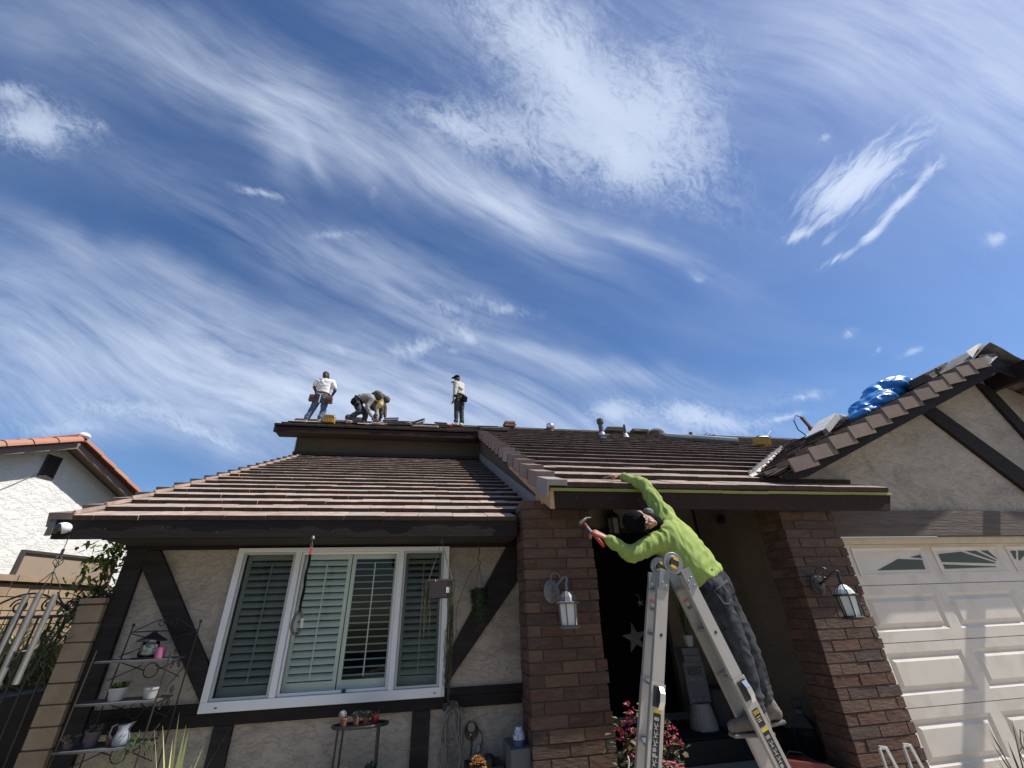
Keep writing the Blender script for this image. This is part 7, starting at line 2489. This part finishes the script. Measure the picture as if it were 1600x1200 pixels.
# doormat on the step
q = MB(); q.bx(2.35, 3.30, 5.02, 5.50, .331, .345)
o = q.build('doormat', mat('black_mat', (0.008, 0.008, 0.008), 0.95)); setp(o, 'black doormat on the dark step before the front door', 'doormat')
q = MB(); q.ball((2.96, 5.2, .352), .022, 10, (1.2, 1, .4)); o = q.build('white_stone', M_whitepot); setp(o, 'small white stone lying on the doormat', 'stone')

# geraniums in a pink pot behind the ladder
t = thing('geranium_pot', (1.78, 3.92, .1), 'pink pot of red-pink geraniums behind the left leg of the ladder', 'flower pot')
q = MB(); q.lathe([(.09, 0), (.10, .01), (.125, .22), (.135, .24), (.12, .24)], (1.86, 3.90, .22), 18); q.build('pot', mat('pink_pot', (0.42, 0.10, 0.14), 0.5), t)
q = MB(); r = random.Random(6)
for i_ in range(330):
    x_ = 1.72 + r.gauss(0, .13); z_ = .60 + r.gauss(0, .10) - abs(x_ - 1.72) * .3
    y_ = 3.88 + r.gauss(0, .05)
    q.leaf((x_, y_, z_), V3(r.uniform(-1, 1), r.uniform(-1, .4), r.uniform(-.3, 1)), .05, .05, .3, 2)
for k in range(16):
    q.tube([(1.82 + r.uniform(-.06, .06), 3.9, .44), (1.70 + r.gauss(0, .13), 3.88, .62 + r.uniform(-.05, .1))], .003, 4)
q.build('leaves', mat('geranium_leaf', (0.10, 0.11, 0.045), 0.7, 0.7, 14, (0.20, 0.15, 0.07)), t)
q = MB()
for (fx_, fz_) in ((1.60, .835), (1.57, .74), (1.53, .66), (1.62, .66), (1.50, .685), (1.66, .60), (1.56, .58), (1.86, .70), (1.93, .67), (1.88, .63), (1.96, .60), (1.70, .70), (1.61, .78), (1.80, .74)):
    for i_ in range(30):
        a = r.uniform(0, 6.28); e = r.uniform(-1.2, 1.5); rr = .034
        q.leaf((fx_ + rr * cos(a) * cos(e) * .9, 3.84 + rr * sin(a) * cos(e), fz_ + rr * sin(e) * .8), V3(cos(a) * cos(e), sin(a) * cos(e), sin(e)), .020, .019, 0, 2)
q.build('blossoms', mat('geranium_pink', (0.34, 0.035, 0.075), 0.6, 0.5, 40, (0.46, 0.13, 0.17)), t)
q = MB(); q.tube([(1.46, 3.75, .38), (1.45, 3.75, .47), (1.475, 3.75, .50), (1.50, 3.75, .47), (1.49, 3.75, .42)], .005, 5); q.tube([(1.50, 3.75, .50), (1.515, 3.75, .545), (1.51, 3.75, .575)], .005, 5)
o = q.build('white_hook', M_white); setp(o, 'small white curled hook at the foot of the left brick column', 'hook')

# floor lanterns right of the step, red toolbox
def floor_lantern(x, y, z, k, label, gm):
    t = thing('floor_lantern', (x, y, z), label, 'lantern')
    q = MB(); s_ = .075 * k
    q.lathe([(s_ * 1.5, .0), (s_ * 1.5, .02)], (x, y, z), 4); q.lathe([(s_ * 1.55, .27 * k), (s_ * 1.65, .28 * k), (s_ * .5, .37 * k), (s_ * .4, .40 * k), (s_ * .1, .42 * k)], (x, y, z), 4)
    for a in (pi / 4, 3 * pi / 4, 5 * pi / 4, 7 * pi / 4):
        q.tube([(x + s_ * 1.45 * cos(a - pi / 4), y + s_ * 1.45 * sin(a - pi / 4), z + .02), (x + s_ * 1.45 * cos(a - pi / 4), y + s_ * 1.45 * sin(a - pi / 4), z + .27 * k)], .007, 5)
    q.tube([(x + .05 * k * cos(a), y, z + .44 * k + .045 * k * sin(a)) for a in [2 * pi * i_ / 16 for i_ in range(16)]], .003, 5, closed=True)
    q.build('frame', M_bronze, t)
    q = MB(); q.lathe([(s_ * 1.2, .03), (s_ * 1.2, .26 * k)], (x, y, z), 4); q.build('glass', gm, t)
floor_lantern(3.70, 4.62, .151, 1.08, 'tall dark floor lantern with a ring handle inside the right brick column', glass('dim_glass', (.5, .5, .5), .05, .05, .4))
floor_lantern(3.855, 4.48, .151, .62, 'small dark floor lantern with a mottled candle beside the tall one', mat('mottled_candle', (0.16, 0.14, 0.11), 0.7, 0.8, 30))
t = thing('tool_box', (3.3, 4.2, .15), 'red metal tool box lying on the porch floor at the foot of the ladder', 'tool box')
q = MB(); q.prism([(3.05, 4.1, .151), (3.58, 4.1, .151), (3.58, 4.1, .24), (3.40, 4.1, .31), (3.05, 4.1, .36)], (0, .22, 0)); q.build('case', mat('red_paint', (0.13, 0.014, 0.012), 0.4, 0.3), t, bevel=.008)
q = MB(); q.tube([(3.12, 4.21, .355), (3.16, 4.21, .385), (3.28, 4.21, .365), (3.32, 4.21, .335)], .007, 6); q.build('handle', M_black, t)
# pale metal trestle legs in front of the right column
t = thing('folding_trestle', (3.75, 3.75, 0), 'pale metal folding trestle legs in front of the right brick column', 'trestle')
for (xa, lab) in ((3.60, 0), (3.83, 1)):
    q = MB()
    q.bar((xa, 3.72, .0), (xa, 3.72, .475), .018, .018, (0, 1, 0)); q.bar((xa, 3.72, .480), (xa + .062, 3.72, .472), .022, .012, (0, 1, 0)); q.bar((xa + .058, 3.715, .478), (xa + .17, 3.705, .02), .026, .010, (0, -1, 0))
    q.build('leg', mat('pale_metal', (0.50, 0.49, 0.46), 0.45, 0.4, 12), t, bevel=.002)
q = MB(); q.bar((3.60, 3.73, .12), (3.85, 3.73, .12), .014, .014); q.build('stretcher', mat('pale_metal', (0.50, 0.49, 0.46), 0.45), t)
